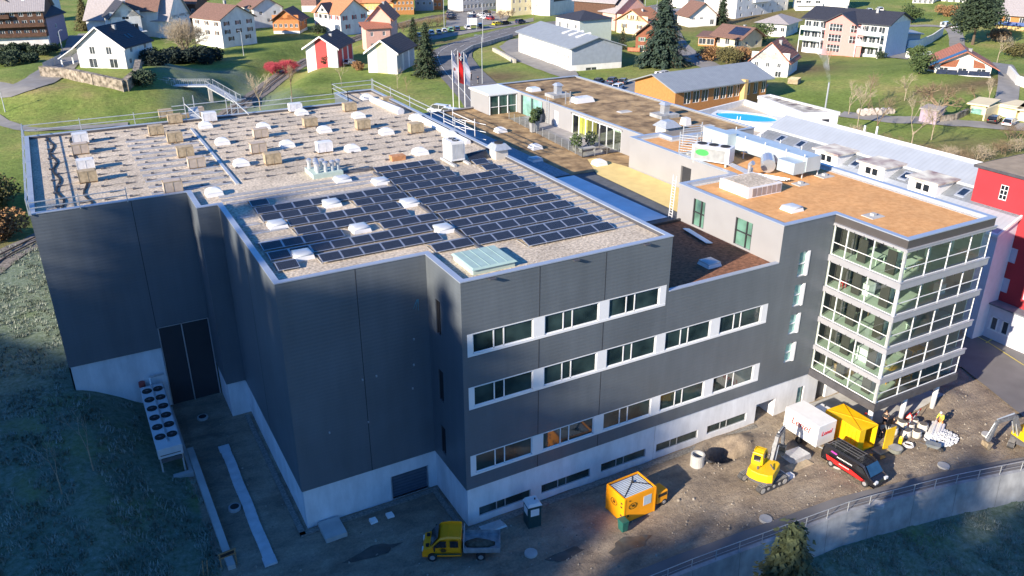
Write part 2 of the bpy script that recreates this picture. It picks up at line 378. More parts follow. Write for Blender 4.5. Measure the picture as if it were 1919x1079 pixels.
def ground_obj(name, sel, label=None):
    F = []
    for j in range(NY-1):
        for i in range(NX-1):
            xc, yc = (xs[i]+xs[i+1])/2, (ys[j]+ys[j+1])/2
            if sel(xc, yc): F.append([j*NX+i, j*NX+i+1, (j+1)*NX+i+1, (j+1)*NX+i])
    used = sorted({i for f in F for i in f}); mp_ = {o: k for k, o in enumerate(used)}
    me = bpy.data.meshes.new(name); me.from_pydata([V[i] for i in used], [], [[mp_[i] for i in f] for f in F])
    for nm, A in (('dirt', AD), ('frost', AF), ('dry', AR)):
        at = me.attributes.new(nm, 'FLOAT', 'POINT'); at.data.foreach_set('value', [A[i] for i in used])
    me.polygons.foreach_set('use_smooth', [True]*len(me.polygons)); me.materials.append(gm); me.update()
    o = bpy.data.objects.new(name, me); col.objects.link(o); o['kind'] = 'structure'; return o
inyard = lambda x, y: 3.9 < x < 108 and y > interp(WALL, x)+1.5 and y < 94
ground_obj('ground', lambda x, y: not inyard(x, y)); ground_obj('dirt_yard', inyard)
def hz(x, y):
    """height of the terrain mesh incl. its small bumps"""
    if 4 < x < 80 and 26 < y < 56: return h(x, y)+noise.fractal((x*.45, y*.45, 1), .7, 2, 4)*.10
    return h(x, y)+noise.fractal((x*.12, y*.12, 5), .7, 2, 4)*.22*(1 if y > 90 or x < 2 else .4)
import bmesh
def drape(name, pts, m, off=.10, step=2.5, kind='structure', parent=None, flat=None):
    """lay an outline over the terrain as a sheet"""
    bm = bmesh.new(); vs = [bm.verts.new((x, y, 0)) for x, y in pts]; bm.faces.new(vs)
    bmesh.ops.triangulate(bm, faces=bm.faces[:])
    x0, x1 = min(p[0] for p in pts), max(p[0] for p in pts); y0, y1 = min(p[1] for p in pts), max(p[1] for p in pts)
    for ax, a, b_ in ((0, x0, x1), (1, y0, y1)):
        k = math.floor(a/step)*step+step
        while k < b_:
            no = (1, 0, 0) if ax == 0 else (0, 1, 0); co = (k, 0, 0) if ax == 0 else (0, k, 0)
            bmesh.ops.bisect_plane(bm, geom=bm.verts[:]+bm.edges[:]+bm.faces[:], plane_co=co, plane_no=no); k += step
    for v in bm.verts: v.co.z = (hz(v.co.x, v.co.y) if flat is None else flat)+off
    bmesh.ops.recalc_face_normals(bm, faces=bm.faces[:])
    for f in bm.faces:
        if f.normal.z < 0: f.normal_flip()
    me = bpy.data.meshes.new(name); bm.to_mesh(me); bm.free(); me.materials.append(m)
    for p in me.polygons: p.use_smooth = True
    o = bpy.data.objects.new(name, me); col.objects.link(o)
    if kind: o['kind'] = kind
    return o
def strip(pts, w):
    """outline of a band of width w (number or list) along a centre line"""
    L, Rr = [], []
    for i, p in enumerate(pts):
        a = Vector(pts[max(0, i-1)]); c = Vector(pts[min(len(pts)-1, i+1)]); d = (c-a).normalized(); nn = Vector((-d.y, d.x)); ww = w[i] if isinstance(w, list) else w
        L.append((p[0]+nn.x*ww/2, p[1]+nn.y*ww/2)); Rr.append((p[0]-nn.x*ww/2, p[1]-nn.y*ww/2))
    return L+Rr[::-1]
def smooth(pts, k=6):
    o = []
    for i in range(len(pts)-1):
        p0, p1, p2, p3 = (Vector(pts[max(0, i-1)]), Vector(pts[i]), Vector(pts[i+1]), Vector(pts[min(len(pts)-1, i+2)]))
        for j in range(k):
            t = j/k; o.append(tuple(.5*((2*p1)+(p2-p0)*t+(2*p0-5*p1+4*p2-p3)*t*t+(3*p1-p0-3*p2+p3)*t**3)))
    o.append(tuple(pts[-1])); return o
P2 = lambda u, v: tuple(gh(u, v)[:2])
# roads ----------------------------------------------------------------
main_road = smooth([(92, 108), (88, 128), P2(960, 232), P2(905, 178), P2(855, 125), P2(850, 96), P2(905, 74), P2(1000, 50), P2(1100, 38), P2(1200, 20), P2(1262, 8)])
drape('main_road', strip(main_road, 12.5), asphalt, .14)
drape('parking_strip', [P2(772, 82), P2(860, 66), P2(1000, 40), P2(1000, 34), P2(860, 58), P2(770, 74)], asphl, .11)
drape('station_car_park', [P2(835, 52), P2(945, 44), P2(958, 26), P2(905, 17), P2(838, 16)], asphl, .12)
drape('side_road', strip(smooth([P2(1400, 158), P2(1340, 128), P2(1305, 112), P2(1278, 92), P2(1262, 72), P2(1250, 50), P2(1215, 18)]), 7), asphl, .12)
drape('workshop_forecourt', [P2(1062, 150), P2(960, 112), P2(935, 88), P2(955, 74), P2(985, 70), P2(1068, 120), P2(1085, 142)], asphl, .15)
drape('hall_car_park', [P2(1060, 172), P2(1185, 200), P2(1300, 240), P2(1380, 250), P2(1440, 160), P2(1400, 150), P2(1310, 142), P2(1110, 152)], asphl, .17)
drape('village_road', strip(smooth([P2(-40, 165), P2(40, 165), P2(110, 128), P2(140, 100), P2(150, 84), P2(170, 62)]), 8), asphl, .16)
drape('meadow_path', strip(smooth([P2(-20, 215), P2(10, 232), P2(60, 243), P2(140, 240), P2(240, 232)]), 3), asphl, .14)
drape('farm_lane', strip(smooth([P2(1575, 214), P2(1660, 224), P2(1760, 228), P2(1840, 235), P2(1935, 240)]), 5), asphl, .14)
drape('hillside_lane', strip(smooth([P2(1690, 48), P2(1775, 52), P2(1792, 70), P2(1797, 92), P2(1850, 125), P2(1880, 120), P2(1890, 150), P2(1885, 195)]), 4.5), asphl, .14)
drape('apartment_forecourt', [P2(1640, 108), P2(1700, 112), P2(1720, 90), P2(1700, 80), P2(1690, 92)], asphl, .14)
drape('ballast', strip([p for p in smooth(RAIL)], 5.4), mat('ballast_stone', (.20, .175, .15), .95, .45, 3), .10)
q = [tuple(G(*p)[:2]) for p in ((1802, 690), (1850, 728), (1919, 785))]
drape('courtyard', [q[0], q[1], q[2], (92, 22), (105, 22), (105, 47.9), (89.5, 47.9), (86, 47.9), (86, 80), (72, 80), (72, 60), (75, 50)], asphalt, .13, 2)
drape('entrance_paving', [(59.5, 47.4), (59.5, 43.2), (61, 41.8), (71.8, 41.2), (72.3, 47.4)], concrete, .13, 1)
mk = MB()
ln = [G(*p, .18) for p in ((1816, 622), (1850, 640), (1919, 684))]
ylw = mat('yellow_marking', (.62, .50, .10), .8, .1)
for a, b_ in zip(ln, ln[1:]): mk.bar(a, b_, .12, .01)
mk.bar(G(1848, 642, .18), G(1872, 628, .18), .12, .01); mk.bar(G(1872, 630, .18), G(1930, 665, .18), .12, .01)
mk.build('yellow_parking_lines', ylw)['kind'] = 'structure'
mk = MB()
def roadline(pts, off, w_, dash=None):
    k = 0
    for i in range(len(pts)-1):
        a, b_ = Vector(pts[i]), Vector(pts[i+1]); d = (b_-a).normalized(); nn = Vector((-d.y, d.x))*off
        if dash and i % 2: continue
        a, b_ = a+nn, b_+nn; mk.bar((a.x, a.y, hz(a.x, a.y)+.19), (b_.x, b_.y, hz(b_.x, b_.y)+.19), w_, .02)
roadline(main_road, 0, .22, 1); roadline(main_road, 4.0, .18)
mk.build('white_road_lines', mat('white_marking', (.6, .6, .58), .8, .1))['kind'] = 'structure'
# rails
mk = MB(); rp = smooth(RAIL)
for sgn in (-.75, .75):
    for i in range(len(rp)-1):
        a, b_ = Vector(rp[i]), Vector(rp[i+1]); d = (b_-a).normalized(); nn = Vector((-d.y, d.x))*sgn; a, b_ = a+nn, b_+nn
        mk.bar((a.x, a.y, hz(a.x, a.y)+.3), (b_.x, b_.y, hz(b_.x, b_.y)+.3), .14, .16)
tag(mk.build('railway_track', mat('rail_steel', (.16, .11, .08), .5, .2, metal=.5)), 'pair of rusty steel rails on pale ballast curving past the dark building', 'railway track')
# retaining wall along the valley side ----------------------------------
rw = thing('retaining_wall', 'long pale concrete retaining wall below the construction yard', 'retaining wall', (40, 35, 0), world=True)
mk = MB(); cp = MB(); jt = MB()
wx = [28+i*2.2 for i in range(28)]
for a, b_ in zip(wx, wx[1:]):
    ya, yb = interp(WALL, a), interp(WALL, b_)
    mk.add([(a, ya-.30, -5), (b_, yb-.30, -5), (b_, yb+.35, -5), (a, ya+.35, -5), (a, ya, .2), (b_, yb, .2), (b_, yb+.35, .2), (a, ya+.35, .2)], [[0,1,5,4],[1,2,6,5],[2,3,7,6],[3,0,4,7],[4,5,6,7]])
mk.build('wall_body', concd, rw)
for a in wx[1::2]:
    ya = interp(WALL, a); jt.add([(a-.012, ya-.31, -5), (a+.012, ya-.31, -5), (a+.012, ya-.01, .2), (a-.012, ya-.01, .2)], [[0, 1, 2, 3]])
jt.build('wall_joint', joint, rw)
drape('gutter_strip', [(a, interp(WALL, a)+.3) for a in wx]+[(a, interp(WALL, a)+1.9) for a in wx[::-1]], asphalt, 0, 2, flat=.13)
rg = thing('guard_rail_fence', 'low galvanised railing standing on top of the concrete retaining wall', 'railing', (40, 35, .2), world=True)
mk = MB(); ps = MB()
for a, b_ in zip(wx, wx[1:]):
    ya, yb = interp(WALL, a)+.15, interp(WALL, b_)+.15
    mk.bar((a, ya, 1.15), (b_, yb, 1.15), .045); mk.bar((a, ya, .68), (b_, yb, .68), .02)
    ps.bar((a, ya, .2), (a, ya, 1.15), .05)
mk.build('railing_mesh', galv, rg); ps.build('post', galv, rg)
# ================================================================ MAIN DARK BUILDING
ZR, ZL, ZT, ZC = 21.45, 16.64, 20.13, 3.68
X = dict(a=-3.69, b=9.03, c=10.81, d=22.1, e=40.7, f=52.94, g=59.28, h=70.84, k=59.7)
Y = dict(y1=78.11, y2=73.02, y3=53.61, y4=47.57, y5=40.07, y6=108.75, y7=61.57)
main = thing('factory_building', 'large anthracite clad factory block with gravel roof and white base', 'building', (22, 70, 0), world=True)
OUT = [(X['a'], Y['y1']), (X['b'], Y['y1']), (X['b'], Y['y2']), (X['c'], Y['y2']), (X['c'], Y['y3']), (X['d'], Y['y3']), (X['d'], Y['y4']), (X['e'], Y['y4']), (X['e'], 115.6), (35.0, 115.6), (35.0, Y['y6']), (X['a'], Y['y6'])]
WIN = [(22.93+5.955*k+(0 if k else 0), 27.98+5.955*k-(.1 if k else 0)) for k in range(5)]
WIN = [(22.93, 28.0), (28.97, 33.9), (34.84, 39.8), (40.78, 45.69), (46.74, 51.6)]
ROWS = {1: (15.64, 17.22), 2: (11.16, 12.8), 3: (5.12, 6.72)}
def band_holes(x0, x1, row, cnt):
    z0, z1 = ROWS[row]; lo = min(x for k, (x, _) in enumerate(WIN) if k in cnt)-.42; hi = max(x for k, (_, x) in enumerate(WIN) if k in cnt)+.75
    lo = max(lo, x0+.02 if lo < x0 and x0 > 22.2 else lo); hi = min(hi, x1)
    return (lo-x0, hi-x0, z0-.28, z1+.06)
mb = MB()
for i in range(len(OUT)):
    p, q = OUT[i], OUT[(i+1) % len(OUT)]
    hol = []; z0 = ZC
    if i == 0: # west front with its big double door
        mb.T = None; facade(mb, p, q, 3.3, ZR-.02, [(0, 8.02, 3.3, 6.5), (8.02, 12.70, 3.3, 8.63)], .25); continue
    if i in (10, 11): z0 = 4.0
    if i == 6:
        L = X['e']-X['d']
        hol = [(22.5-X['d'], 40.45-X['d'], ROWS[1][0]-.28, ROWS[1][1]+.06), (22.5-X['d'], L, ROWS[2][0]-.28, ROWS[2][1]+.06), (22.5-X['d'], L, ROWS[3][0]-.28, ROWS[3][1]+.06)]
    if i == 5: hol = [(1.5, 2.35, 15.5, 18.4), (1.5, 2.35, 9.6, 12.4), (1.5, 2.35, 4.6, 7.2)]
    facade(mb, p, q, z0, ZR-.02, hol, .25)
mb.build('cladding', clad, main)
mb = MB()      # white base, set back behind the cladding
B = inset(OUT, .12)
for i in range(len(B)):
    p, q = B[i], B[(i+1) % len(B)]; hol = []; z1 = ZC+.1
    if i == 0: facade(mb, p, (4.34, p[1]), -1.5, 6.6); mb.box(8.98, 78.25, -1.5, 9.0, 79, 6.6); continue
    if i == 4: hol = [(7.2, 10.45, .12, 2.35)]
    if i == 6: hol = [(a-B[6][0], b_-B[6][0], .62, 1.52) for a, b_ in [(23.2, 27.95), (28.98, 33.83), (34.95, 39.72)]]
    facade(mb, p, q, -1.5, z1, hol, .22)
mb.build('base_wall', plaster, main)
mb = MB()      # underside of the cladding
for i in range(len(OUT)):
    if i == 0: continue
    j = (i+1) % len(OUT); mb.poly([(*OUT[i], ZC), (*OUT[j], ZC), (*B[j], ZC), (*B[i], ZC)])
mb.poly([(*OUT[0], 6.5), (4.33, 78.11, 6.5), (4.33, 78.3, 6.5), (*B[0], 6.5)])
mb.build('drip_edge', darkcap, main)
mb = MB(); ins = inset(OUT, .3); mb.poly([(x, y, ZR-.32) for x, y in ins]); mb.build('roof', gravel, main)
mb = MB(); ring(mb, OUT, -.05, .42, ZR-.05, ZR+.03); mb.build('parapet_cap', capm, main)
mb = MB(); ring(mb, OUT, .36, .42, ZR-.4, ZR-.05); mb.build('parapet_upstand', darkcap, main)
# joints of the cladding
mb = MB()
def vj(x, y, z0, z1, n_=(0, -1)): mb.box(x-.03 if n_[0] == 0 else x-.008, y-.008 if n_[0] == 0 else y-.03, z0, x+.03 if n_[0] == 0 else x+.004, y+.004 if n_[0] == 0 else y+.03, z1)
vj(4.26, 78.11, 8.7, ZR-.1); vj(16.58, 53.61, ZC, ZR-.1)
for x in (28.5, 34.36):
    for a, b_ in ((ZC, 4.83), (6.79, 10.87), (12.87, 15.35), (17.29, ZR-.1)): vj(x, 47.57, a, b_)
vj(10.81, 63.3, ZC, ZR-.1, (-1, 0))
MJ = mb
for q_ in range(len(MJ.v)//8):
    mb = MB(); mb.v = MJ.v[q_*8:q_*8+8]; mb.f = [[i-q_*8 for i in f] for f in MJ.f[q_*6:q_*6+6]]; mb.mi = [0]*6; mb.build('cladding_joint', joint, main)
# window bands
def window_band(parent, x0, x1, wins, z0, z1, y, mt=darkglass):
    """continuous pale frame band with windows of three panes"""
    f = MB(); f.box(x0, y-.03, z0-.22, x1, y+.14, z0-.02)             # sill
    f.box(x0, y-.012, z1-.02, x1, y+.14, z1+.05)
    edges = [x0]+[e for w_ in wins for e in w_]+[x1]
    for a, b_ in zip(edges[::2], edges[1::2]):
        if b_-a > .03: f.box(a, y-.012, z0-.02, b_, y+.14, z1-.02)
    f.build('window_surround', frame_w, parent)
    for a, b_ in wins:
        L = b_-a; g = MB(); c1, c2 = a+L*.335, a+L*.50
        for q in (a, c1, c2, b_-.09): g.box(q, y+.06, z0-.02, q+.09, y+.13, z1-.02)
        g.box(a, y+.06, z0-.02, b_, y+.13, z0+.05); g.box(a, y+.06, z1-.09, b_, y+.13, z1-.02)
        wd = g.build('window', frame_w, parent); OFF[wd.name] = OFF[parent.name]
        p_ = MB(); p_.box(a+.03, y+.10, z0, b_-.03, y+.118, z1-.03); p_.build('pane', mt, wd)
for r, ks in ((1, (0, 1, 2)), (2, (0, 1, 2)), (3, (0, 1, 2))):
    window_band(main, 22.5, 40.45 if r == 1 else X['e'], [WIN[k] for k in ks], ROWS[r][0], ROWS[r][1], 47.57)
def base_window(parent, a, b_, y=47.57):
    z0, z1 = .62, 1.52; L = b_-a; g = MB()
    for q in (a, a+L*.335, a+L*.5, b_-.07): g.box(q, y+.2, z0, q+.07, y+.30, z1)
    g.box(a, y+.2, z0, b_, y+.30, z0+.06); g.box(a, y+.2, z1-.06, b_, y+.30, z1)
    wd = g.build('basement_window', mat('grey_frame', (.35, .37, .38), .5, .05), parent); p_ = MB(); p_.box(a, y+.25, z0, b_, y+.27, z1); p_.build('pane', darkglass, wd)
for a, b_ in [(23.2, 27.95), (28.98, 33.83), (34.95, 39.72)]: base_window(main, a, b_)
# door openings
doorm = mat('dark_door', (.03, .033, .042), .5, .08)
mb = MB(); mb.box(4.36, 78.28, -.7, 8.98, 78.34, 8.6); dd = mb.build('tall_double_door', doorm, main)
mb = MB()
for x in (4.33, 6.45, 8.93): mb.box(x, 78.16, -.7, x+.1, 78.36, 8.62)
mb.box(4.33, 78.16, 8.53, 9.02, 78.36, 8.63); mb.box(4.33, 78.1, -.8, 9.02, 78.36, -.25); mb.build('door_frame', alu, dd)
mb = MB(); mb.box(18.15, 53.9, .1, 21.4, 53.95, 2.35); rd = mb.build('roller_door', mat('door_blue', (.08, .11, .15), .5, .1, band=('Z', .3, .02, .3)), main)
mb = MB(); mb.box(18.1, 53.7, .1, 18.2, 53.97, 2.38); mb.box(21.35, 53.7, .1, 21.45, 53.97, 2.38); mb.box(18.1, 53.7, .02, 21.45, 53.97, .12); mb.build('door_frame', alu, rd)
for z0, z1 in ((15.5, 18.4), (9.6, 12.4), (4.6, 7.2)):
    mb = MB(); mb.box(22.3, 51.25, z0, 22.34, 52.12, z1); s_ = mb.build('narrow_wall_window', darkglass, main)
    mb = MB()
    for yy in (51.26, 51.66, 52.05): mb.box(22.16, yy, z0, 22.3, yy+.06, z1)
    mb.build('window_frame', joint, s_)
mb = MB()   # small lamps and outlets on the wall
for x, y, z in ((22.4, 53.5, 9.6),): pass
for (u, v) in ((775, 635), (775, 683), (773, 727), (679, 711), (705, 704), (617, 810), (690, 790)):
    d = ray(u, v); t = 53.61/d.y; mb.box(d.x*t-.06, 53.5, CZ+d.z*t-.07, d.x*t+.06, 53.6, CZ+d.z*t+.07)
mb.build('wall_lamp', mat('lamp_grey', (.35, .38, .4), .5), main)
mb = MB(); 
for k in range(3): mb.tube((21.2+k*.06, 53.55, 17.9), (20.85+k*.2, 53.5, 17.2-.1*k), .014, .012, 4)
mb.build('cable', mat('cyan_cable', (.05, .45, .62), .5), main)
mb = MB()   # small spot lamps on the parapets
for x in (24.5, 31.5, 38): mb.box(x-.25, 47.2, ZR-.16, x+.25, 47.5, ZR-.1)
mb.build('parapet_lamp', darkcap, main)
# concrete steps and kerb strip along the base
stp = MB(); stp.box(11.7, 51.3, -.2, 13.4, 53.5, .42); tag(stp.build('concrete_step', concrete, loc=(12.5, 52.4, 0)), 'pale concrete landing slab at the corner of the dark block', 'step')
gk = MB()
for a, b_, c_, d_ in ((10.15, 53.0, 10.6, 72.6), (10.15, 52.95, 22.05, 53.4), (21.45, 46.9, 21.9, 53.0), (21.5, 46.85, 52.4, 47.4)): gk.box(a, b_, -.3, c_, d_, .13)
tag(gk.build('gravel_strip', mat('drain_gravel', (.20, .19, .17), .95, .4, 6)), 'narrow gravel drain strip along the white building base', 'gravel strip', kind='structure')
# ================================================================ OFFICE WING WITH GLASS TOWER
wing = thing('office_wing', 'lower anthracite wing with orange roof and five storey glazed corner', 'building', (59, 52, 0), world=True)
mb = MB()
# street facade of the link (x 40.7..59.28)
L0 = X['e']
hol = [(0.0, 52.3-L0, ROWS[2][0]-.28, ROWS[2][1]+.06), (0.0, 52.3-L0, ROWS[3][0]-.28, ROWS[3][1]+.06)]
facade(mb, (X['e'], Y['y4']), (X['f'], Y['y4']), ZC, ZL-.02, hol, .25)
slots = [(14.7, 17.1), (11.7, 13.9), (8.85, 10.9), (5.85, 7.85)]
facade(mb, (X['f'], Y['y4']), (X['g'], Y['y4']), ZC, ZT-.02, [(2.5, 3.75, a, b_) for a, b_ in slots], .3)
mb.build('cladding', clad, wing)
mb = MB(); facade(mb, (X['f'], Y['y7']), (X['f'], Y['y4']), ZL-.3, ZT-.02, [(2.3, 4.0, ZL-.1, ZT-.9), (8.2, 10.4, ZL-.1, ZT-1.0)], .25)
facade(mb, (X['k'], Y['y7']), (X['f'], Y['y7']), ZL-.3, ZT-.02)
mb.poly([(X['f'], Y['y7'], ZL-.3), (X['k'], Y['y7'], ZL-.3), (X['k'], Y['y7'], ZT-.02), (X['f'], Y['y7'], ZT-.02)])
facade(mb, (X['k'], 79.0), (X['k'], Y['y7']), ZL-.3, ZT-.02, [(9.6, 11.3, ZL-.05, ZT-1.1), (14.7, 15.9, ZL+.9, ZL+2.0)], .25)
facade(mb, (X['h'], Y['y5']+3), (X['h'], 79.0), 3.8, ZT-.02); facade(mb, (X['h'], 79), (X['k'], 79), ZL, ZT-.02)
mb.build('grey_wall', cladg, wing)
mb = MB(); mb.box(60.3-.02, 66.5, ZL-.05, 60.0, 69.3, ZT-1.05)
mb = MB(); mb.box(59.92, 67.7, ZL-.05, 59.96, 69.4, ZT-1.1); mb.build('roof_door', doorm, wing)
mb = MB(); mb.box(59.92, 63.1, ZL+.9, 59.96, 64.3, ZL+2.0); mb.build('wall_window', darkglass, wing)
for y0, y1, zt_ in ((61.57-4.0, 61.57-2.3, ZT-.9), (61.57-10.4, 61.57-8.2, ZT-1.0)):
    mb = MB(); mb.box(53.13, y0, ZL-.1, 53.16, y1, zt_); wd = mb.build('tall_window', mat('green_glass', (.10, .20, .16), .08, .5, .5, spec=.9), wing)
    mb = MB()
    for yy in (y0, (y0*2+y1)/3, y1-.1): mb.box(52.98, yy, ZL-.1, 53.13, yy+.1, zt_)
    mb.box(52.98, y0, ZL+1.2, 53.13, y1, ZL+1.28); mb.build('window_frame', joint, wd)
for a, b_ in slots:
    mb = MB(); x0 = X['f']+2.5; mb.box(x0, 47.57+.22, a, x0+1.25, 47.57+.25, b_); wd = mb.build('tall_window', mat('pale_green_glass', (.22, .42, .38), .1, .4, .8, spec=.8), wing)
    mb = MB(); mb.box(x0+1.02, 47.5, a, x0+1.25, 47.79, b_); mb.box(x0, 47.66, a-.0, x0+1.1, 47.79, a+.08); mb.box(x0, 47.66, (a+b_)/2, x0+1.1, 47.79, (a+b_)/2+.05); mb.build('window_frame', frame_w, wd)
for r in (2, 3): window_band(wing, X['e'], 52.3, [WIN[k] for k in (3, 4)], ROWS[r][0], ROWS[r][1], 47.57)
# base of the wing
mb = MB(); by = 47.69
facade(mb, (X['e']-.1, by), (X['g'], by), -1.5, ZC+.1, [(40.89-40.6, 45.66-40.6, .62, 1.52), (46.78-40.6, 51.59-40.6, .62, 1.52), (52.75-40.6, 55.2-40.6, -1.5, 2.0), (58.15-40.6, 59.0-40.6, -1.5, 2.3)], .35)
facade(mb, (X['g'], by), (70.5, by), -1.5, 3.9, [(1.6, 3.0, -1.5, 2.3)], .3)
facade(mb, (70.5, by), (70.5, 79), -1.5, 4.5)
mb.build('base_wall', plaster, wing)
for a, b_ in [(40.89, 45.66), (46.78, 51.59)]: base_window(wing, a, b_)
mb = MB(); mb.box(52.75, 49.6, -.5, 55.2, 49.7, 2.0); mb.box(52.65, 47.9, -.5, 52.75, 49.7, 2.1); mb.box(55.2, 47.9, -.5, 55.3, 49.7, 2.1); mb.box(52.7, 47.8, 2.0, 55.25, 49.7, 2.1); mb.build('garage_recess', plaster, wing)
mb = MB(); mb.box(58.15, 47.9, 0, 59.0, 47.93, 2.3); dr_ = mb.build('entrance_door', mat('pale_green_glass', (0,)*3), wing)
mb = MB()
for q in (58.12, 58.95): mb.box(q, 47.8, 0, q+.08, 47.95, 2.35)
mb.box(58.12, 47.8, 2.27, 59.03, 47.95, 2.35); mb.build('door_frame', joint, dr_)
mb = MB(); mb.box(60.88, 47.95, 0, 62.28, 48, 2.3); mb.build('dark_doorway', doorm, wing)
# roofs
TO = [(X['f'], Y['y4']), (X['g'], Y['y4']), (X['g'], Y['y5']), (X['h'], Y['y5']), (X['h'], 76.6), (64.2, 76.6), (64.2, 79.0), (X['k'], 79.0), (X['k'], Y['y7']), (X['f'], Y['y7'])]
mb = MB(); mb.poly([(x, y, ZT-.3) for x, y in inset(TO, .3)]); mb.build('orange_roof', orange, wing)
mb = MB(); ring(mb, TO, -.08, .45, ZT-.06, ZT+.03); mb.build('parapet_cap', capm, wing)
mb = MB(); ring(mb, TO, .38, .45, ZT-.35, ZT-.06); mb.build('parapet_upstand', capm, wing)
mb = MB(); ring(mb, TO, .45, .95, ZT-.32, ZT-.285); mb.build('gravel_border', mat('border_gravel', (.55, .52, .47), .95, .3, 8), wing)
mb = MB(); mb.poly([(X['g']-.02, 47.57, ZT), (X['g']-.02, 40.07, ZT), (X['g']-.02, 40.07, 19.2), (X['g']-.02, 47.57, 19.2)])
mb.box(X['g']-.04, 40.03, 19.28, X['h']+.02, 40.2, ZT-.05); mb.box(X['h']-.2, 40.2, 19.28, X['h']+.02, 48, ZT-.05); mb.build('tower_fascia', mat('fascia_brown', (.075, .068, .066), .5, .06), wing)
# link roofs at the lower level
LO = [(40.72, 47.57), (52.94, 47.57), (52.94, 61.5), (52.6, 61.5), (52.6, 60.9), (40.72, 60.9)]
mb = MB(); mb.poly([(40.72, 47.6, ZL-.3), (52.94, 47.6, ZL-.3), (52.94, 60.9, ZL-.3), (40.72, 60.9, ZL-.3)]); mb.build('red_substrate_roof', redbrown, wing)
mb = MB(); mb.box(40.75, 47.52, ZL-.05, 52.9, 47.97, ZL+.03); mb.box(40.75, 47.9, ZL-.4, 52.9, 47.97, ZL-.05); mb.build('parapet_cap', capm, wing)
mb = MB(); mb.box(40.75, 60.9, ZL-.35, 52.94, 61.15, ZL-.05); mb.build('roof_kerb', joint, wing)
mb = MB(); mb.poly([(40.72, 61.15, ZL-.28), (59.7, 61.15, ZL-.28), (59.7, 84, ZL-.28), (40.72, 84, ZL-.28)]); mb.build('grey_roof_deck', mat('dark_membrane', (.10, .11, .12), .8, .2), wing)
mb = MB(); mb.poly([(41.6, 62.3, ZL-.22), (52.4, 62.3, ZL-.22), (52.0, 79.3, ZL-.22), (41.6, 79.3, ZL-.22)]); mb.build('blue_membrane', membrane, wing)
mb = MB(); mb.poly([(54.2, 62.0, ZL-.2), (59.6, 62.0, ZL-.2), (59.6, 79.1, ZL-.2), (58.4, 84.3, ZL-.2), (57.2, 84.3, ZL-.2), (54.6, 78.3, ZL-.2)]); mb.build('yellow_insulation', yellowins, wing)
mb = MB(); mb.poly([(51.7, 79.6, ZL-.23), (62.7, 79.1, ZL-.23), (62.7, 118, ZL-.23), (51.7, 118, ZL-.23)]);
mb.build('planted_strip_roof', sedum, wing)
mb = MB(); mb.poly([(40.72, 79.6, ZL-.15), (51.7, 79.6, ZL-.15), (51.5, 117, ZL-.15), (40.72, 116.5, ZL-.15)]); mb.build('membrane_strip', mat('blue_gravel', (.26, .30, .34), .9, .3, 5), wing)
mb = MB(); mb.poly([(57.0, 85.1, ZL-.12), (62.7, 85.1, ZL-.12), (62.7, 108.5, ZL-.12), (59.2, 108.5, ZL-.12)]); mb.build('terrace_slabs', mat('terrace_paving', (.34, .32, .31), .9, .2, 1.2), wing)
mb = MB(); facade(mb, (62.7, 118), (40.72, 116.5), 4, ZL); mb.poly([(40.7, 116.5, 4), (62.7, 118, 4), (62.7, 118, ZL+.1), (40.7, 116.5, ZL+.1)]); mb.bar((40.7, 116.4, ZL+.02), (62.7, 117.9, ZL+.02), .4, .12); mb.build('rear_wall', cladg, wing)
# glazed tower
fl = [(16.31, 19.05), (13.16, 15.62), (10.02, 12.55), (6.98, 9.40), (4.38, 6.42)]
glass_t = glassy('clear_glass', (.84, .96, .90), .92)
intw = mat('interior_white', (.62, .70, .62), .9, .05); floorm = mat('interior_floor', (.50, .56, .48), .6, .12, .8); band_m = mat('spandrel_metal', (.42, .43, .47), .4, .05, metal=.3)
x0, x1, y0, y1 = X['g']+.12, X['h']-.1, Y['y5']+.12, Y['y4']
mb = MB()
for z0, z1 in fl: mb.box(x0+.3, y0+.3, z0-.42, x1-.1, 52, z0-.08)
mb.box(x0+.3, y0+.3, 19.1, x1-.1, 52, 19.35); mb.box(x0+.1, y0+.1, 3.72, x1, 52, 3.9); mb.build('floor_slab', floorm, wing)
mb = MB(); mb.box(x0+.1, 52, 3.9, x1, 52.1, 19.3); mb.box(x1-.12, y0+.5, 3.9, x1, 52, 19.2); mb.box(64.6, 47.9, 3.9, 64.8, 52, 19.2); mb.box(x0-.02, 47.57, 3.9, x0+.12, 52, 19.3); mb.build('inner_wall', intw, wing)
mb = MB()
for x in (62.2, 66.2, 69.4):
    for y in (42.6, 46.4): mb.box(x, y, 3.9, x+.34, y+.34, 19.2)
mb.build('inner_column', intw, wing)
mb = MB()
for z0, z1 in fl:
    for x, y in ((61.0, 41.7), (64.4, 41.7), (67.5, 41.7)): mb.box(x, y+4.6, z0-.05, x+.12, y+6.3, z0+2.1); mb.box(x+.9, y+4.6, z0-.05, x+1.02, y+6.3, z0+2.1); mb.box(x, y+4.6, z0+2.0, x+1.02, y+6.3, z0+2.1)
    for y in (41.4, 44.4): mb.box(60.1, y, z0-.05, 60.2, y+.9, z0+2.1)
mb.build('inner_door_frame', mat('brown_frame', (.06, .05, .045), .6), wing)
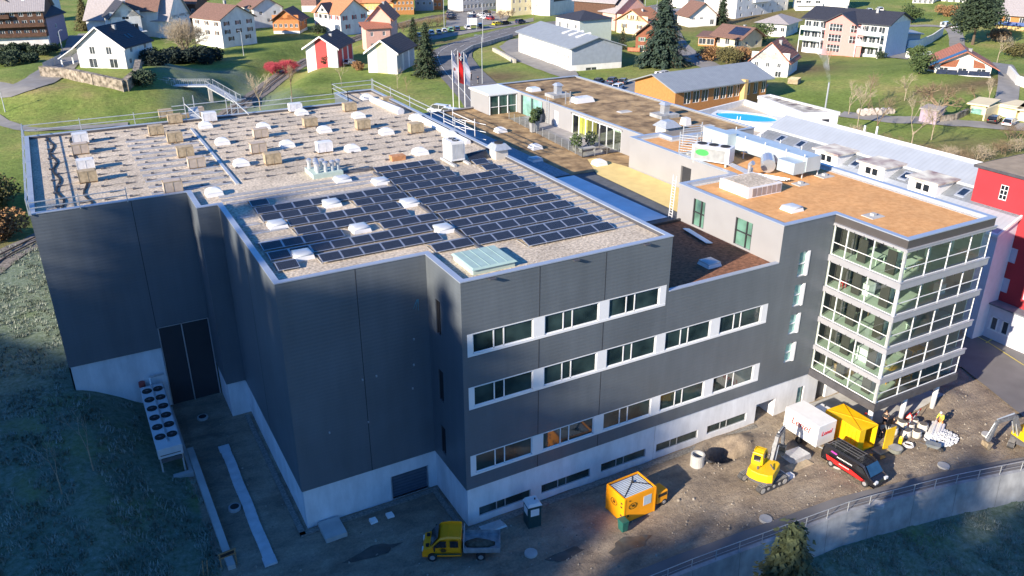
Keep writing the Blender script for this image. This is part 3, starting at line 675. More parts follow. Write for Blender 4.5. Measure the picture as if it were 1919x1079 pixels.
# furniture behind the glass, one object per piece
for k, (x, y, f_, sx, sy, sz, mm, nm) in enumerate([(61.3, 41.2, 0, 1.9, .9, .8, intw, 'desk'), (60.6, 43.6, 0, 1.2, 2.2, .75, intw, 'desk'), (62.8, 40.9, 0, 1.6, .8, .7, osb, 'bench'), (60.7, 43.9, 1, 1.0, 1.6, 1.1, frame_w, 'cabinet'), (60.2, 46.2, 1, .5, .5, .6, red, 'stool'), (66.6, 41.0, 1, .9, .7, 1.0, frame_w, 'cabinet'),
        (64.1, 41.0, 2, 2.0, .9, .5, intw, 'desk'), (60.5, 42.0, 3, .8, 1.8, 1.3, frame_w, 'cabinet'), (64.8, 41.0, 3, 1.6, .8, .9, yel, 'bench'), (63.0, 40.8, 4, 2.2, 1.2, 1.1, yel, 'bench'), (60.6, 44.6, 4, 1.4, 1.4, .9, wood, 'crate'), (67.8, 41.0, 2, 1.3, .8, .7, intw, 'desk'), (61.5, 45.2, 2, 1.8, .7, .9, wood, 'bench')]):
    z = fl[f_][0]-.08; t = MB(); t.box(x, y, z+sz-.08, x+sx, y+sy, z+sz)
    if nm in ('cabinet', 'crate'): t.box(x+.03, y+.03, z, x+sx-.03, y+sy-.03, z+sz-.1)
    else:
        for i in (x+.05, x+sx-.12):
            for j in (y+.05, y+sy-.12): t.box(i, j, z, i+.07, j+.07, z+sz-.08)
    fn = ['top', 'fourth', 'third', 'second', 'lowest'][f_]
    cw = {'interior_white': 'pale', 'crate_wood': 'wooden', 'white_frame': 'white', 'red_paint': 'red', 'yellow_paint': 'yellow', 'timber': 'brown'}[mm.name]
    tag(t.build(nm, mm, loc=(x, y, z)), f"{cw} {nm} {'at the corner' if x < 62 else 'near the middle' if x < 65.5 else 'towards the right'} behind the {fn} storey glazing, {'front' if y < 43 else 'rear'} side of the room", nm, 'furniture inside the glass tower')
for k, (z0, z1) in enumerate(fl):
    nx_ = [y for y in (47.45, 46.0, 43.2, 40.25)]          # left side mullions
    top = z1; zt2 = (fl[k-1][0]-.42) if k else 19.25
    zq_ = zt2+.34 if k else 19.27; mb = MB(); mb.box(X['g']-.10, y0-.02, z1, x0+.12, y1, zq_); mb.box(X['g']-.1, y0-.3, z1, x1+.3, y0-.021, zq_); mb.box(X['g']-.22, Y['y5']-.22, zq_, x1+.42, Y['y5']-.02, zq_+.07); mb.box(X['g']-.22, Y['y5']-.018, zq_, X['g'], Y['y4']-.1, zq_+.07)
    mb.build('spandrel_band', band_m, wing)
    for side in ('left', 'right'):
        cs = nx_ if side == 'left' else [59.45, 62.35, 65.2, 68.05, 70.75]
        for a, b_ in zip(cs, cs[1:]):
            g = MB(); p_ = MB(); zm = z0+(z1-z0)*.42
            if side == 'left':
                xx = X['g']+.02
                g.box(xx, a-.045, z0, xx+.12, a, z1); g.box(xx, b_, z0, xx+.12, b_+.03, z1); g.box(xx+.01, b_, zm-.025, xx+.09, a, zm+.025); g.box(xx+.01, b_, z0-.05, xx+.11, a, z0+.02); g.box(xx+.01, b_, z1-.05, xx+.11, a, z1-.01)
                p_.poly([(xx+.06, a-.02, z0), (xx+.06, b_+.02, z0), (xx+.06, b_+.02, z1-.05), (xx+.06, a-.02, z1-.05)])
            else:
                yy = Y['y5']+.02
                g.box(a, yy, z0, a+.045, yy+.12, z1); g.box(b_-.03, yy, z0, b_, yy+.12, z1); g.box(a, yy+.01, zm-.025, b_, yy+.09, zm+.025); g.box(a, yy+.01, z0-.05, b_, yy+.11, z0+.02); g.box(a, yy+.01, z1-.05, b_, yy+.11, z1-.01)
                p_.poly([(a+.02, yy+.06, z0), (b_-.02, yy+.06, z0), (b_-.02, yy+.06, z1-.05), (a+.02, yy+.06, z1-.05)])
            fr_ = g.build('glazed_bay', frame_w, wing); p_.build('glass_pane', glass_t, fr_)
    g = MB(); g.box(X['g']-.04, Y['y5']-.08, z0, X['g']+.13, Y['y5']+.11, z1-.003); g.build('corner_post', frame_w if k % 2 else galv, wing)
    g = MB()
    for a in [47.2-1.0*i for i in range(7)]: g.box(X['g']-.13, a, z1-.05, X['g']-.1, a+.06, z1+.1)
    for a in [60.2+1.0*i for i in range(11)]: g.box(a, Y['y5']-.32, z1-.05, a+.06, Y['y5']-.29, z1+.1)
    g.build('blind_bracket', joint, wing)
mb = MB(); mb.box(X['g']-.12, Y['y5']-.15, 3.55, X['h']+.05, Y['y5']+.3, 4.28); mb.box(X['g']-.12, Y['y5']+.3, 3.55, X['g']+.3, Y['y4'], 4.28); mb.box(X['h']-.3, Y['y5']+.3, 3.55, X['h']+.05, Y['y4'], 4.28); mb.box(X['g']+.1, Y['y5']+.1, 3.6, X['h']-.1, Y['y4'], 3.72); mb.build('tower_plinth', darkcap, wing)
for (x, y) in ((61.0, 41.4), (64.95, 40.9), (69.6, 40.9)):
    mb = MB(); mb.tube((x, y, -.2), (x, y, 3.6), .24, .24, 16); mb.build('round_column', plastw, wing, smooth=True)
# ladder on the wing wall
ld = thing('wall_ladder', 'white fixed ladder on the grey wall beside the yellow fleece roof', 'ladder', (52.7, 61.9, ZL), world=True)
mb = MB()
for yy in (61.8, 62.3): mb.bar((52.5, yy, ZL-.3), (52.7, yy, ZT+.7), .06)
mb.build('stile', plastw, ld); mb = MB()
for k in range(14): mb.bar((52.5+.015*k, 61.8, ZL+.28*k), (52.5+.015*k, 62.3, ZL+.28*k), .04)
mb.build('rung', plastw, ld)
mb = MB()
for k in range(4): mb.bar((51.9-.15*k, 58.6, ZL-.2+.04*k), (51.3-.15*k, 54.5, ZL-.2+.04*k), .3, .06)
tag(mb.build('board_stack', membrane, loc=(51.6, 56.5, ZL-.3)), 'grey boards lying on the shaded red roof by the wall', 'boards')
# ================================================================ THINGS ON THE GRAVEL ROOF
ZD = ZR-.32
ORD = ['first', 'second', 'third', 'fourth', 'fifth', 'sixth', 'seventh', 'eighth', 'ninth', 'tenth', 'eleventh', 'twelfth', 'thirteenth', 'fourteenth', 'fifteenth', 'sixteenth', 'seventeenth', 'eighteenth', 'nineteenth', 'twentieth']
# solar cells
pm = bpy.data.materials.new('solar_cells'); pm.use_nodes = True; nt = pm.node_tree; n = nt.nodes; l = nt.links; b = n['Principled BSDF']
tc = n.new('ShaderNodeTexCoord'); bk = n.new('ShaderNodeTexBrick'); bk.offset = 0; bk.inputs['Scale'].default_value = 1; bk.inputs['Brick Width'].default_value = .159; bk.inputs['Row Height'].default_value = .159; bk.inputs['Mortar Size'].default_value = .007
bk.inputs['Color1'].default_value = (.016, .019, .026, 1); bk.inputs['Color2'].default_value = (.021, .025, .034, 1); bk.inputs['Mortar'].default_value = (.085, .095, .12, 1)
l.new(tc.outputs['Object'], bk.inputs['Vector']); l.new(bk.outputs[0], b.inputs['Base Color']); b.inputs['Roughness'].default_value = .22; b.inputs['Specular IOR Level'].default_value = .5
defl = mat('deflector_sheet', (.27, .29, .33), .5, .12, 1.5, metal=.3)
sp = thing('solar_panel', '', 'solar panel', (0, 0, ZD))
mb = MB(); th = rad(10); W_, D_ = 1.60, 1.16; z0 = .16; y1_, z1_ = D_*math.cos(th), z0+D_*math.sin(th)
mb.poly([(.06, .05, z0+.042), (W_-.06, .05, z0+.042), (W_-.06, y1_-.05, z1_+.028), (.06, y1_-.05, z1_+.028)]); mb.build('cell_sheet', pm, sp)
mb = MB(); mb.add([(0, 0, z0), (W_, 0, z0), (W_, y1_, z1_), (0, y1_, z1_), (0, 0, z0+.03), (W_, 0, z0+.03), (W_, y1_, z1_+.03), (0, y1_, z1_+.03)], [[0,3,2,1],[4,5,6,7],[0,1,5,4],[1,2,6,5],[2,3,7,6],[3,0,4,7]]); mb.build('frame', alu, sp)
mb = MB(); mb.poly([(0, y1_+.03, z1_-.02), (W_, y1_+.03, z1_-.02), (W_, 2.08, .08), (0, 2.08, .08)]); mb.build('rear_deflector', defl, sp)
mb = MB(); mb.bar((0, .1, .02), (0, 1.95, .02), .06, .05); mb.bar((0, .1, .02), (0, .1, z0), .04); mb.build('support_rail', alu, sp)
spk = tree_of(sp)
LY = [53.86, 56.1, 58.35, 60.55, 62.7, 64.95, 67.1, 69.25, 71.4]
LC = {0: [7, 8], 1: [0, 2, 3, 4, 5, 6, 7], 2: [0, 1, 2, 3, 4, 5, 6, 7, 8], 3: [0, 1, 2, 3, 6, 7, 8], 4: [2, 3, 4, 5, 6, 7], 5: [2, 3, 4, 5, 6, 7], 6: [1, 2, 3, 6, 7, 8], 7: [1, 2, 3, 4, 5, 6, 7, 8], 8: [1]}
RY = [51.55, 53.7, 55.85, 58.0, 60.25, 62.5, 64.7, 66.95, 69.2, 71.35, 73.6, 75.95]
RC = {0: [2, 3, 4, 5, 6], 9: [0, 1, 2, 3, 6], 10: [0, 1, 2, 3, 6], 11: [0, 1, 2, 3]}
first = True
for bank, YS, CC, xx0 in (('left', LY, LC, 11.72), ('right', RY, RC, 26.62)):
    for r, y in enumerate(YS):
        cs = CC.get(r, list(range(7)) if bank == 'right' else [])
        for k, c in enumerate(cs):
            x = xx0+c*1.625
            lab = f"black solar panel, {ORD[k]} from left in {ORD[r]} row from front, {bank} bank"
            if first: sp.location = (x, y, ZD); sp['label'] = lab; sp['group'] = 'solar panels on the gravel roof'; first = False
            else: copy_tree(sp, (x, y, ZD), 0, lab, None, 'solar panels on the gravel roof', spk)
# crates
def crate(kind):
    t = thing('pallet_crate', '', 'crate', (0, 0, 0)); mm = {'w': osb, 'c': card, 'f': film}[kind]
    mb = MB(); mb.box(-.88, -.58, .14, .88, .58, 1.2); mb.build('crate_box', mm, t)
    mb = MB()
    for x in (-.89, -.03, .83): mb.box(x, -.6, .14, x+.06, -.585, 1.2)
    mb.box(-.9, -.6, 1.14, .9, .6, 1.2); mb.build('batten', osb if kind != 'f' else wpaint, t)
    mb = MB(); mb.box(-.86, -.58, .09, .86, .58, .12)
    for x in (-.85, -.07, .71):
        for y in (-.57, -.07, .43): mb.box(x, y, 0, x+.14, y+.14, .09)
    mb.build('pallet', wood, t)
    mb = MB(); mb.box(-.8, -.5, 1.2, .8, .5, 1.23); mb.build('lid', film if kind == 'f' else mm, t)
    return t
CR = {k: crate(k) for k in 'wcf'}; CK = {k: tree_of(v) for k, v in CR.items()}; usedc = set()
CL = [  # u centre, v bottom, kind, dz, label
 (153, 270, 'f', 0, 'film wrapped crate with blue strap, rearmost in the left column'), (153, 290, 'c', 0, 'crate with white sheet on top, second in the left column'),
 (163, 320, 'f', 0, 'grey film topped crate behind the front crate of the left column'), (167, 343, 'w', 0, 'wooden crate at the front of the left column of crates'),
 (295, 254, 'w', 0, 'wooden crate at the back of the diagonal row by the cable tray'), (330, 268, 'w', 0, 'wooden crate second from the back in the diagonal row'),
 (350, 295, 'w', 0, 'wooden crate third in the diagonal row left of the cable tray'), (371, 316, 'c', 0, 'pale crate at the front of the diagonal row by the cable tray'),
 (327, 362, 'c', 0, 'pale crate beside the notch of the front parapet'), (313, 222, 'w', 0, 'tall crate behind the scaffold tower at the rear edge'),
 (330, 232, 'w', 0, 'wooden crate in front of the scaffold tower by the rear edge'), (372, 219, 'c', 0, 'crate between two scaffold poles on the rear edge'),
 (395, 229, 'f', 0, 'film covered crate behind a white dome at the rear edge'), (556, 210, 'f', 0, 'film topped crate at the rear edge beside the white dome'),
 (658, 209, 'w', 0, 'wooden crate with white film near the rear corner step'), (584, 238, 'w', 0, 'wooden crate between two white domes in the rear middle'),
 (683, 243, 'w', 0, 'wooden crate directly before a white dome near the rear right'), (783, 250, 'w', 0, 'wooden crate near the right parapet'),
 (491, 259, 'c', 0, 'crate just in front of the rear white dome, middle left'), (611, 287, 'f', 0, 'crate with film cover behind the vent pipe cluster'),
 (514, 309, 'w', 0, 'wooden crate left of the vent pipe cluster'), (487, 288, 'c', 0, 'pale crate touching a white dome left of the middle'),
]
for u, v, k, dz, lab in CL:
    p = G(u, v, ZD); p.y += .55; p.z += dz
    lab += ' of the roof' if len(lab.split()) < 12 else ''
    if k not in usedc: usedc.add(k); t = CR[k]; t.location = p; t.scale = (.92, .92, .95); tag(t, lab, None, 'pallet crates on the gravel roof')
    else: copy_tree(CR[k], p, 0, lab, None, 'pallet crates on the gravel roof', CK[k], (.92, .92, R.uniform(.85, .97)))
for nm, u, v, m_, lab in (('small_box', 728, 189, osb, 'small brown box near the rear right corner of the roof'), ('tool_crate', 748, 301, mat('orange_wood', (.50, .24, .11), .8, .3, 3), 'low orange wooden crate between dome and solar panels'), ('timber_bundle', 349, 221, osb, 'low bundle of timber between crates at the rear edge')):
    p = G(u, v, ZD); t = MB(); w_ = .75
    t.box(p.x-w_, p.y, ZD, p.x+w_, p.y+.9, ZD+.5)
    for k in range(4): t.box(p.x-w_-.02, p.y-.02, ZD+.02+.13*k, p.x+w_+.02, p.y+.02, ZD+.1+.13*k)
    tag(t.build(nm, m_, loc=(p.x, p.y, ZD)), lab, nm.replace('_', ' '))
# domes
def dome(kind):
    t = thing('roof_dome', '', 'skylight', (0, 0, 0)); mb = MB(); mb.prism([(-.95, -.95), (.95, -.95), (.95, .95), (-.95, .95)], 0, .36, top=[(-.84, -.84), (.84, -.84), (.84, .84), (-.84, .84)]); mb.build('kerb', plastw, t)
    mb = MB(); rs = []
    prof = [(.86, .36), (.86, .42), (.80, .50), (.62, .64 if kind == 'w' else .56), (.34, .80 if kind == 'w' else .60), (.08, .86 if kind == 'w' else .61)]
    for r_, z in prof: rs.append([(r_*a, r_*b_, z) for a, b_ in ((-1, -1), (0, -1), (1, -1), (1, 0), (1, 1), (0, 1), (-1, 1), (-1, 0))])
    mb.loft(rs); mb.build('dome', acryl if kind == 'w' else acrylb, t, smooth=(kind == 'g')); return t
DM = {k: dome(k) for k in 'wg'}; DK = {k: tree_of(v) for k, v in DM.items()}; useddm = set()
DL = [(388, 241, 'w', ZD, 'beside the film covered crate at the rear edge'), (569, 216, 'w', ZD, 'beside the film topped crate at the rear edge'), (676, 222, 'w', ZD, 'directly behind a wooden crate near the rear right'),
 (612, 249, 'w', ZD, 'between two wooden crates in the rear middle'), (729, 253, 'w', ZD, 'halfway between the two crates near the right parapet'), (497, 243, 'w', ZD, 'just behind a crate left of the rear middle'), (691, 187, 'w', ZD, 'under film at the rear right corner step'),
 (785, 226, 'w', ZD, 'against the right parapet near the rear'), (420, 272, 'w', ZD, 'right of the upper end of the cable tray'), (456, 313, 'w', ZD, 'right of the lower end of the cable tray'), (405, 369, 'w', ZD, 'at the corner of the front notch'),
 (542, 277, 'w', ZD, 'behind the vent pipe cluster on the left'), (665, 285, 'w', ZD, 'behind the orange crate on the open gravel'), (793, 291, 'w', ZD, 'left of the white cooling unit'), (848, 258, 'w', ZD, 'near the right parapet behind the cooling unit'),
 (647, 343, 'g', ZD, 'grey one in front of the vent pipe cluster'), (719, 347, 'g', ZD, 'grey one at the upper left corner of the right solar bank'),
 (627, 389, 'g', ZD, 'rearmost gap of the left solar bank'), (774, 388, 'g', ZD, 'right gap beside the aisle of the left solar bank'), (525, 430, 'g', ZD, 'left edge of the left solar bank'), (681, 437, 'g', ZD, 'middle gap of the left solar bank'), (839, 438, 'g', ZD, 'front right gap beside the aisle of the left bank'), (573, 488, 'g', ZD, 'frontmost gap of the left solar bank'),
 (943, 249, 'w', ZL-.2, 'rear one in the shaded strip beside the terrace'), (1009, 281, 'w', ZL-.2, 'second in the strip beside the terrace'), (1009, 304, 'g', ZL-.2, 'bluish one on the shaded grey membrane strip'), (1130, 311, 'w', ZL-.2, 'on the pale yellow fleece end'),
 (1496, 398, 'g', ZT-.3, 'in the middle of the orange roof'), (1341, 502, 'g', ZL-.3, 'on the dark red roof below the orange one')]
for u, v, k, z, lab in DL:
    p = G(u, v, z); p.y += .8
    pre = 'white pyramid skylight dome, ' if k == 'w' else 'rounded grey skylight dome, '
    if k not in useddm: useddm.add(k); t = DM[k]; t.location = p; t.scale = (.80, .80, .86); tag(t, pre+lab, None, 'skylight domes on the flat roofs')
    else: copy_tree(DM[k], p, 0, pre+lab, None, 'skylight domes on the flat roofs', DK[k], (.80, .80, .86))
# mounting rails still without panels (pale strips on the gravel)
railm = mat('rail_sheet', (.36, .38, .42), .5, .2, 2, metal=.2)
def rail_set(u0, v0, u1, v1, where, grp, k):
    a, b_ = G(u0, v0, ZD), G(u1, v1, ZD); b_.y = a.y; mb = MB(); mb.box(a.x, a.y-.11, ZD, b_.x, a.y+.11, ZD+.09)
    m2 = MB(); x = a.x+.4
    t = tag(mb.build('mounting_rail', railm, loc=(a.x, a.y, ZD)), f'flat grey mounting rail on gravel, {ORD[k]} from the front {where}', 'mounting rail', grp)
    OFF[t.name] = Vector((a.x, a.y, ZD))
for k in range(11):   # patch of bare rails in the left field
    v = 345-k*10.3; p = G(300-k*4.5, v, ZD); q = G(420-k*5.5, v, ZD)
    y = 79.9+k*2.15
    xl = 6.6+.12*k*0; rail_set(*([0]*4), '', '', 0) if False else None
    mb = MB(); mb.box(6.2, y-.12, ZD, 13.4, y+.12, ZD+.09); mb.box(6.2, y+.55, ZD, 13.4, y+.62, ZD+.06)
    tag(mb.build('mounting_rail', railm, loc=(6.2, y, ZD)), f'flat grey mounting rail, {ORD[k]} from the front left of the cable tray', 'mounting rail', 'bare mounting rails')
for k, (y, xa, xb) in enumerate([(73.4, 11.6, 26.0), (74.6, 11.4, 26.0), (75.8, 11.4, 26.1), (71.6, 15.6, 26.0), (64.9, 11.6, 14.6), (62.7, 11.6, 14.6), (67.1, 11.6, 13.0), (69.3, 11.6, 13.0)]):
    mb = MB(); mb.box(xa, y-.1, ZD, xb, y+.1, ZD+.09); mb.box(xa, y+.45, ZD, xb, y+.52, ZD+.06)
    tag(mb.build('mounting_rail', railm, loc=(xa, y, ZD)), f'long grey mounting rail on gravel beside the left solar bank, number {ORD[k]} counted around it', 'mounting rail', 'bare mounting rails')
for k, y in enumerate(RY[:10]):
    mb = MB(); mb.box(38.1, y+.15, ZD, 40.15, y+.35, ZD+.08); mb.box(38.1, y+1.05, ZD, 40.15, y+1.2, ZD+.08)
    tag(mb.build('mounting_rail', railm, loc=(38.1, y, ZD)), f'short pale rail end at the right parapet, {ORD[k]} from the front', 'mounting rail', 'bare mounting rails')
# dark ballast feet
ft = MB(); ft.box(-.13, -.13, 0, .13, .13, .16); ft.box(-.16, -.05, .04, .75, .02, .08); ft0 = None; cnt = 0
pts = []
for j in range(13):
    for i in range(20):
        x = -1.6+i*2.05+(j % 2)*.5; y = 80.3+j*2.2
        if 30.5 < x and y > 100: continue
        if x > 39.6: continue
        pts.append((x+R.uniform(-.1, .1), y+R.uniform(-.1, .1), i, j))
for x, y, fi, fj in pts:
    if ft0 is None: ft0 = ft.build('ballast_foot', steel, loc=(0, 0, 0)); ft0.location = (x, y, ZD); o = ft0
    else: o = ft0.copy(); col.objects.link(o); o.location = (x, y, ZD)
    tag(o, f'small dark ballast foot, {ORD[fi]} from left in {ORD[fj]} row of the open gravel', 'ballast foot', 'ballast feet on the gravel')
# faint rows on gravel (thin rails)
for j in range(13):
    y = 80.3+j*2.2; mb = MB(); mb.box(-1.9 if j < 12 else 13, y+.28, ZD, 5.6, y+.34, ZD+.035); mb.box(14.4, y+.28, ZD, 39.4 if y < 100 else 34, y+.34, ZD+.035)
    tag(mb.build('string_line', mat('gravel_line', (.27, .25, .22), .9, .3, 4), loc=(0, y, ZD)), f'thin dark rail line across the gravel, {ORD[j]} from the front', 'rail line', 'thin rail lines across the gravel')
# cable trays
tr = MB(); a, b_ = G(366, 242, ZD), G(446, 343, ZD); tr.box(13.65, 79.2, ZD, 13.95, 104.5, ZD+.14); tag(tr.build('cable_tray', galv, loc=(13.8, 90, ZD)), 'galvanised cable tray running front to back across the gravel', 'cable tray')
tr = MB(); tr.box(26.3, 49.6, ZD, 26.5, 76.4, ZD+.2); tag(tr.build('cable_tray', steel, loc=(26.4, 60, ZD)), 'dark cable tray in the aisle between the two solar banks', 'cable tray')
# cable lines on far left
for k, xx in enumerate((-1.2, 1.0)):
    mb = MB(); y = 78.8; px_, py_ = xx, y
    for i in range(28):
        nx2, ny2 = xx+.25*math.sin(i*.9+k*2), y+1.05*(i+1)
        mb.bar((px_, py_, ZD+.06), (nx2, ny2, ZD+.06), .16, .1); px_, py_ = nx2, ny2
    tag(mb.build('black_hose', black, loc=(xx, 90, ZD)), ('outer' if k == 0 else 'inner')+' black hose snaking over the gravel along the left parapet', 'hose', 'black hoses on the roof')
# chiller cube, vents, chimney, hatch
ac = thing('cooling_unit', 'tall white cooling unit with two dark fans behind the right solar bank', 'cooling unit', (35.3, 76.6, ZD), world=True)
mb = MB(); mb.box(34.5, 75.6, ZD+.25, 36.1, 77.6, ZD+2.25); mb.build('casing', plastw, ac, bevel=.03)
mb = MB()
for i in range(9): mb.box(34.47, 75.75, ZD+.5+i*.18, 34.5, 77.45, ZD+.58+i*.18)
for i in range(8): mb.box(34.65+i*.17, 75.57, ZD+.5, 34.75+i*.17, 75.6, ZD+2.0)
mb.build('louvre', mat('louvre_grey', (.45, .46, .47), .6), ac)
for yy in (76.15, 77.05): mb = MB(); mb.tube((35.3, yy, ZD+2.25), (35.3, yy, ZD+2.32), .36, .36, 16); f_ = mb.build('fan', black, ac); mb = MB(); mb.box(35.26, yy-.34, ZD+2.32, 35.34, yy+.34, ZD+2.335); mb.box(34.96, yy-.04, ZD+2.32, 35.64, yy+.04, ZD+2.334); mb.build('fan_guard', galv, f_)
mb = MB(); mb.box(34.3, 74.4, ZD, 34.6, 77.9, ZD+.2); mb.box(35.9, 74.4, ZD, 36.2, 77.9, ZD+.2); mb.build('foundation_rail', concrete, ac)
vp = thing('vent_pipe_cluster', 'cluster of round silver vent pipes on a low green plinth', 'vent pipes', (22, 78, ZD), world=True)
mb = MB(); mb.prism([(20.6, 77.3), (23.6, 77.3), (23.6, 79), (20.6, 80.3)], ZD, ZD+.45); mb.build('plinth', mat('mint_sheet', (.42, .52, .47), .6, .05), vp)
for x, y in ((20.9, 79.6), (21.5, 79.4), (22.0, 78.9), (21.3, 78.6), (21.2, 77.8), (22.0, 77.8), (22.7, 77.9), (23.3, 78.0)):
    mb = MB(); mb.tube((x, y, ZD+.4), (x, y, ZD+1.25), .19, .19, 12); p_ = mb.build('vent_pipe', galv, vp, smooth=False)
    mb = MB(); mb.tube((x, y, ZD+1.2), (x, y, ZD+1.38), .27, .27, 12); mb.tube((x, y, ZD+1.38), (x, y, ZD+1.5), .27, .1, 12); mb.build('cowl', alu, p_)
mb = MB()
for k in range(6):
    px_, py_ = 23.7, 77.3+k*.22
    for i in range(6): q_ = (px_+.55, py_+.12*math.sin(i*1.7+k)); mb.tube((px_, py_, ZD+.1), (*q_, ZD+.1), .045, .045, 5); px_, py_ = q_
tag(mb.build('cable_bundle', steel, loc=(24, 78, ZD)), 'tangled dark cables lying right of the vent pipe cluster', 'cables')
ch = thing('exhaust_hood', 'square pale exhaust stack with flared metal hood by the right parapet', 'exhaust hood', (39.9, 75.3, ZD), world=True)
mb = MB(); mb.box(39.2, 74.6, ZD, 40.6, 76.1, ZD+1.15); mb.build('stack', mat('beige_panel', (.50, .47, .43), .7, .06), ch)
mb = MB(); mb.prism([(38.9, 74.3), (40.9, 74.3), (40.9, 76.4), (38.9, 76.4)], ZD+1.05, ZD+1.6, top=[(39.35, 74.75), (40.45, 74.75), (40.45, 75.95), (39.35, 75.95)]); mb.build('hood', galv, ch)
mb = MB(); mb.tube((39.9, 75.35, ZD+1.6), (39.9, 75.35, ZD+1.72), .48, .48, 18); mb.build('dark_opening', black, ch)
hatch = thing('roof_hatch', 'large mint green roof hatch at the front corner beside the solar panels', 'roof hatch', (25.5, 50.5, ZD), world=True)
mb = MB(); mb.box(23.75, 48.9, ZD, 27.15, 52.2, ZD+.42); mb.build('hatch_kerb', mat('mint_sheet', (0,)*3), hatch)
mb = MB(); mb.prism([(23.6, 48.75), (27.3, 48.75), (27.3, 52.35), (23.6, 52.35)], ZD+.42, ZD+.55, top=[(23.75, 48.9), (27.15, 48.9), (27.15, 52.2), (23.75, 52.2)])
for k in range(4): mb.box(24.35+k*.72, 48.9, ZD+.55, 24.38+k*.72, 52.2, ZD+.575)
mb.build('hatch_lid', mat('mint_lid', (.33, .46, .43), .55, .08), hatch)
# solar panels leaning by the cooling unit
mb = MB(); mb.poly([(36.5, 75.3, ZD+.1), (39.0, 75.6, ZD+.1), (39.0, 76.5, ZD+.7), (36.5, 76.2, ZD+.7)]); tag(mb.build('spare_panel', pm, loc=(37.5, 76, ZD)), 'two spare dark solar panels leaning between cooling unit and exhaust hood', 'solar panel')
# rolled film along the right edge
mb = MB(); mb.tube((38.0, 108.5, ZD+.35), (38.6, 99.5, ZD+.35), .4, .5, 10); tag(mb.build('film_roll', film, loc=(38, 104, ZD)), 'long white roll of film at the rear right corner of the roof', 'roll of film')
mb = MB(); mb.tube((39.4, 96.5, ZD+.2), (39.6, 82, ZD+.15), .45, .35, 8); tag(mb.build('film_roll', film, loc=(39.5, 90, ZD)), 'flattened white film strip along the right parapet', 'roll of film')
# guard rails round the roof -------------------------------------------
def guard(name, label, pts, hh=1.15, base=ZR, step=6.5, grp=None, lean=0):
    t = thing(name, label, 'guard rail', (pts[0][0], pts[0][1], base), world=True, group=grp)
    mb = MB()
    for (a, b_), (c, d) in zip(pts, pts[1:]):
        L = math.hypot(c-a, d-b_); k = max(1, round(L/step))
        for zz in (.55, 1.05): mb.bar((a, b_, base+zz*hh), (c, d, base+zz*hh), .075)
        for i in range(k+1):
            x, y = a+(c-a)*i/k, b_+(d-b_)*i/k; q = MB(); q.bar((x, y, base-.1), (x, y, base+hh*1.25), .08); q.build('rail_post', galv, t)
    mb.build('rail', galv, t); return t
guard('guard_rail', 'temporary silver guard rail along the left edge of the gravel roof', [(-3.75, 78.1), (-3.75, 108.8)])
guard('guard_rail', 'temporary silver guard rail along the rear edge of the gravel roof, left part', [(-3.7, 108.85), (14, 108.85)])
guard('guard_rail', 'temporary silver guard rail along the rear edge of the gravel roof, middle part', [(19.5, 108.9), (34.8, 108.9), (34.8, 115.7), (40.7, 115.8)])
guard('guard_rail', 'temporary silver guard rail along the right edge near the rear corner', [(40.8, 115.6), (40.8, 88)])
guard('guard_rail', 'temporary silver guard rail along the front left parapet above the dark wall', [(-3.6, 78.0), (4, 78.0)], 1.0, ZR, 4)
sf = thing('scaffold_tower', 'small silver scaffold frame with ramp and poles at the rear roof edge', 'scaffold', (15, 108.5, ZD), world=True)
mb = MB()
for x, y in ((14, 108.9), (15.2, 109.4), (19, 109.1), (20.3, 108.9)): q = MB(); q.bar((x, y, ZD-2), (x, y, ZD+3.0), .09); q.build('scaffold_pole', galv, sf)
for z in (1.0, 2.0): mb.bar((12.5, 108.9, ZD+z), (21.5, 109.2, ZD+z), .08)
mb.bar((14, 108.9, ZD+2.2), (16, 107.5, ZD), .08); mb.bar((19, 109, ZD+3), (21.3, 108, ZD+.5), .08); mb.bar((19.4, 109, ZD+2.6), (21.3, 107.6, ZD+.3), .08)
mb.build('brace', galv, sf); mb = MB(); mb.add([(14.4, 108.6, ZD+.05), (15.6, 108.6, ZD+.05), (15.6, 109.4, ZD+1.6), (14.4, 109.4, ZD+1.6)], [[0, 1, 2, 3]]); mb.build('ramp_board', galv, sf)
sc2 = thing('scaffold_tower', 'white pole frame standing on the right parapet above the shaded strip', 'scaffold', (41.3, 86, ZD), world=True)
mb = MB()
for k, (x, y) in enumerate(((41.2, 92), (42.4, 92), (41.2, 86), (42.4, 86))): q = MB(); q.bar((x, y, ZL), (x, y, ZD+1.7), .07); q.build('scaffold_pole', plastw, sc2)
for z in (-.5, .4, 1.3): mb.bar((41.2, 92, ZD+z), (41.2, 86, ZD+z), .06); mb.bar((42.4, 92, ZD+z), (42.4, 86, ZD+z), .06); mb.bar((41.2, 89, ZD+z), (43.6, 85.5, ZD+z-.3), .06)
mb.build('brace', plastw, sc2)
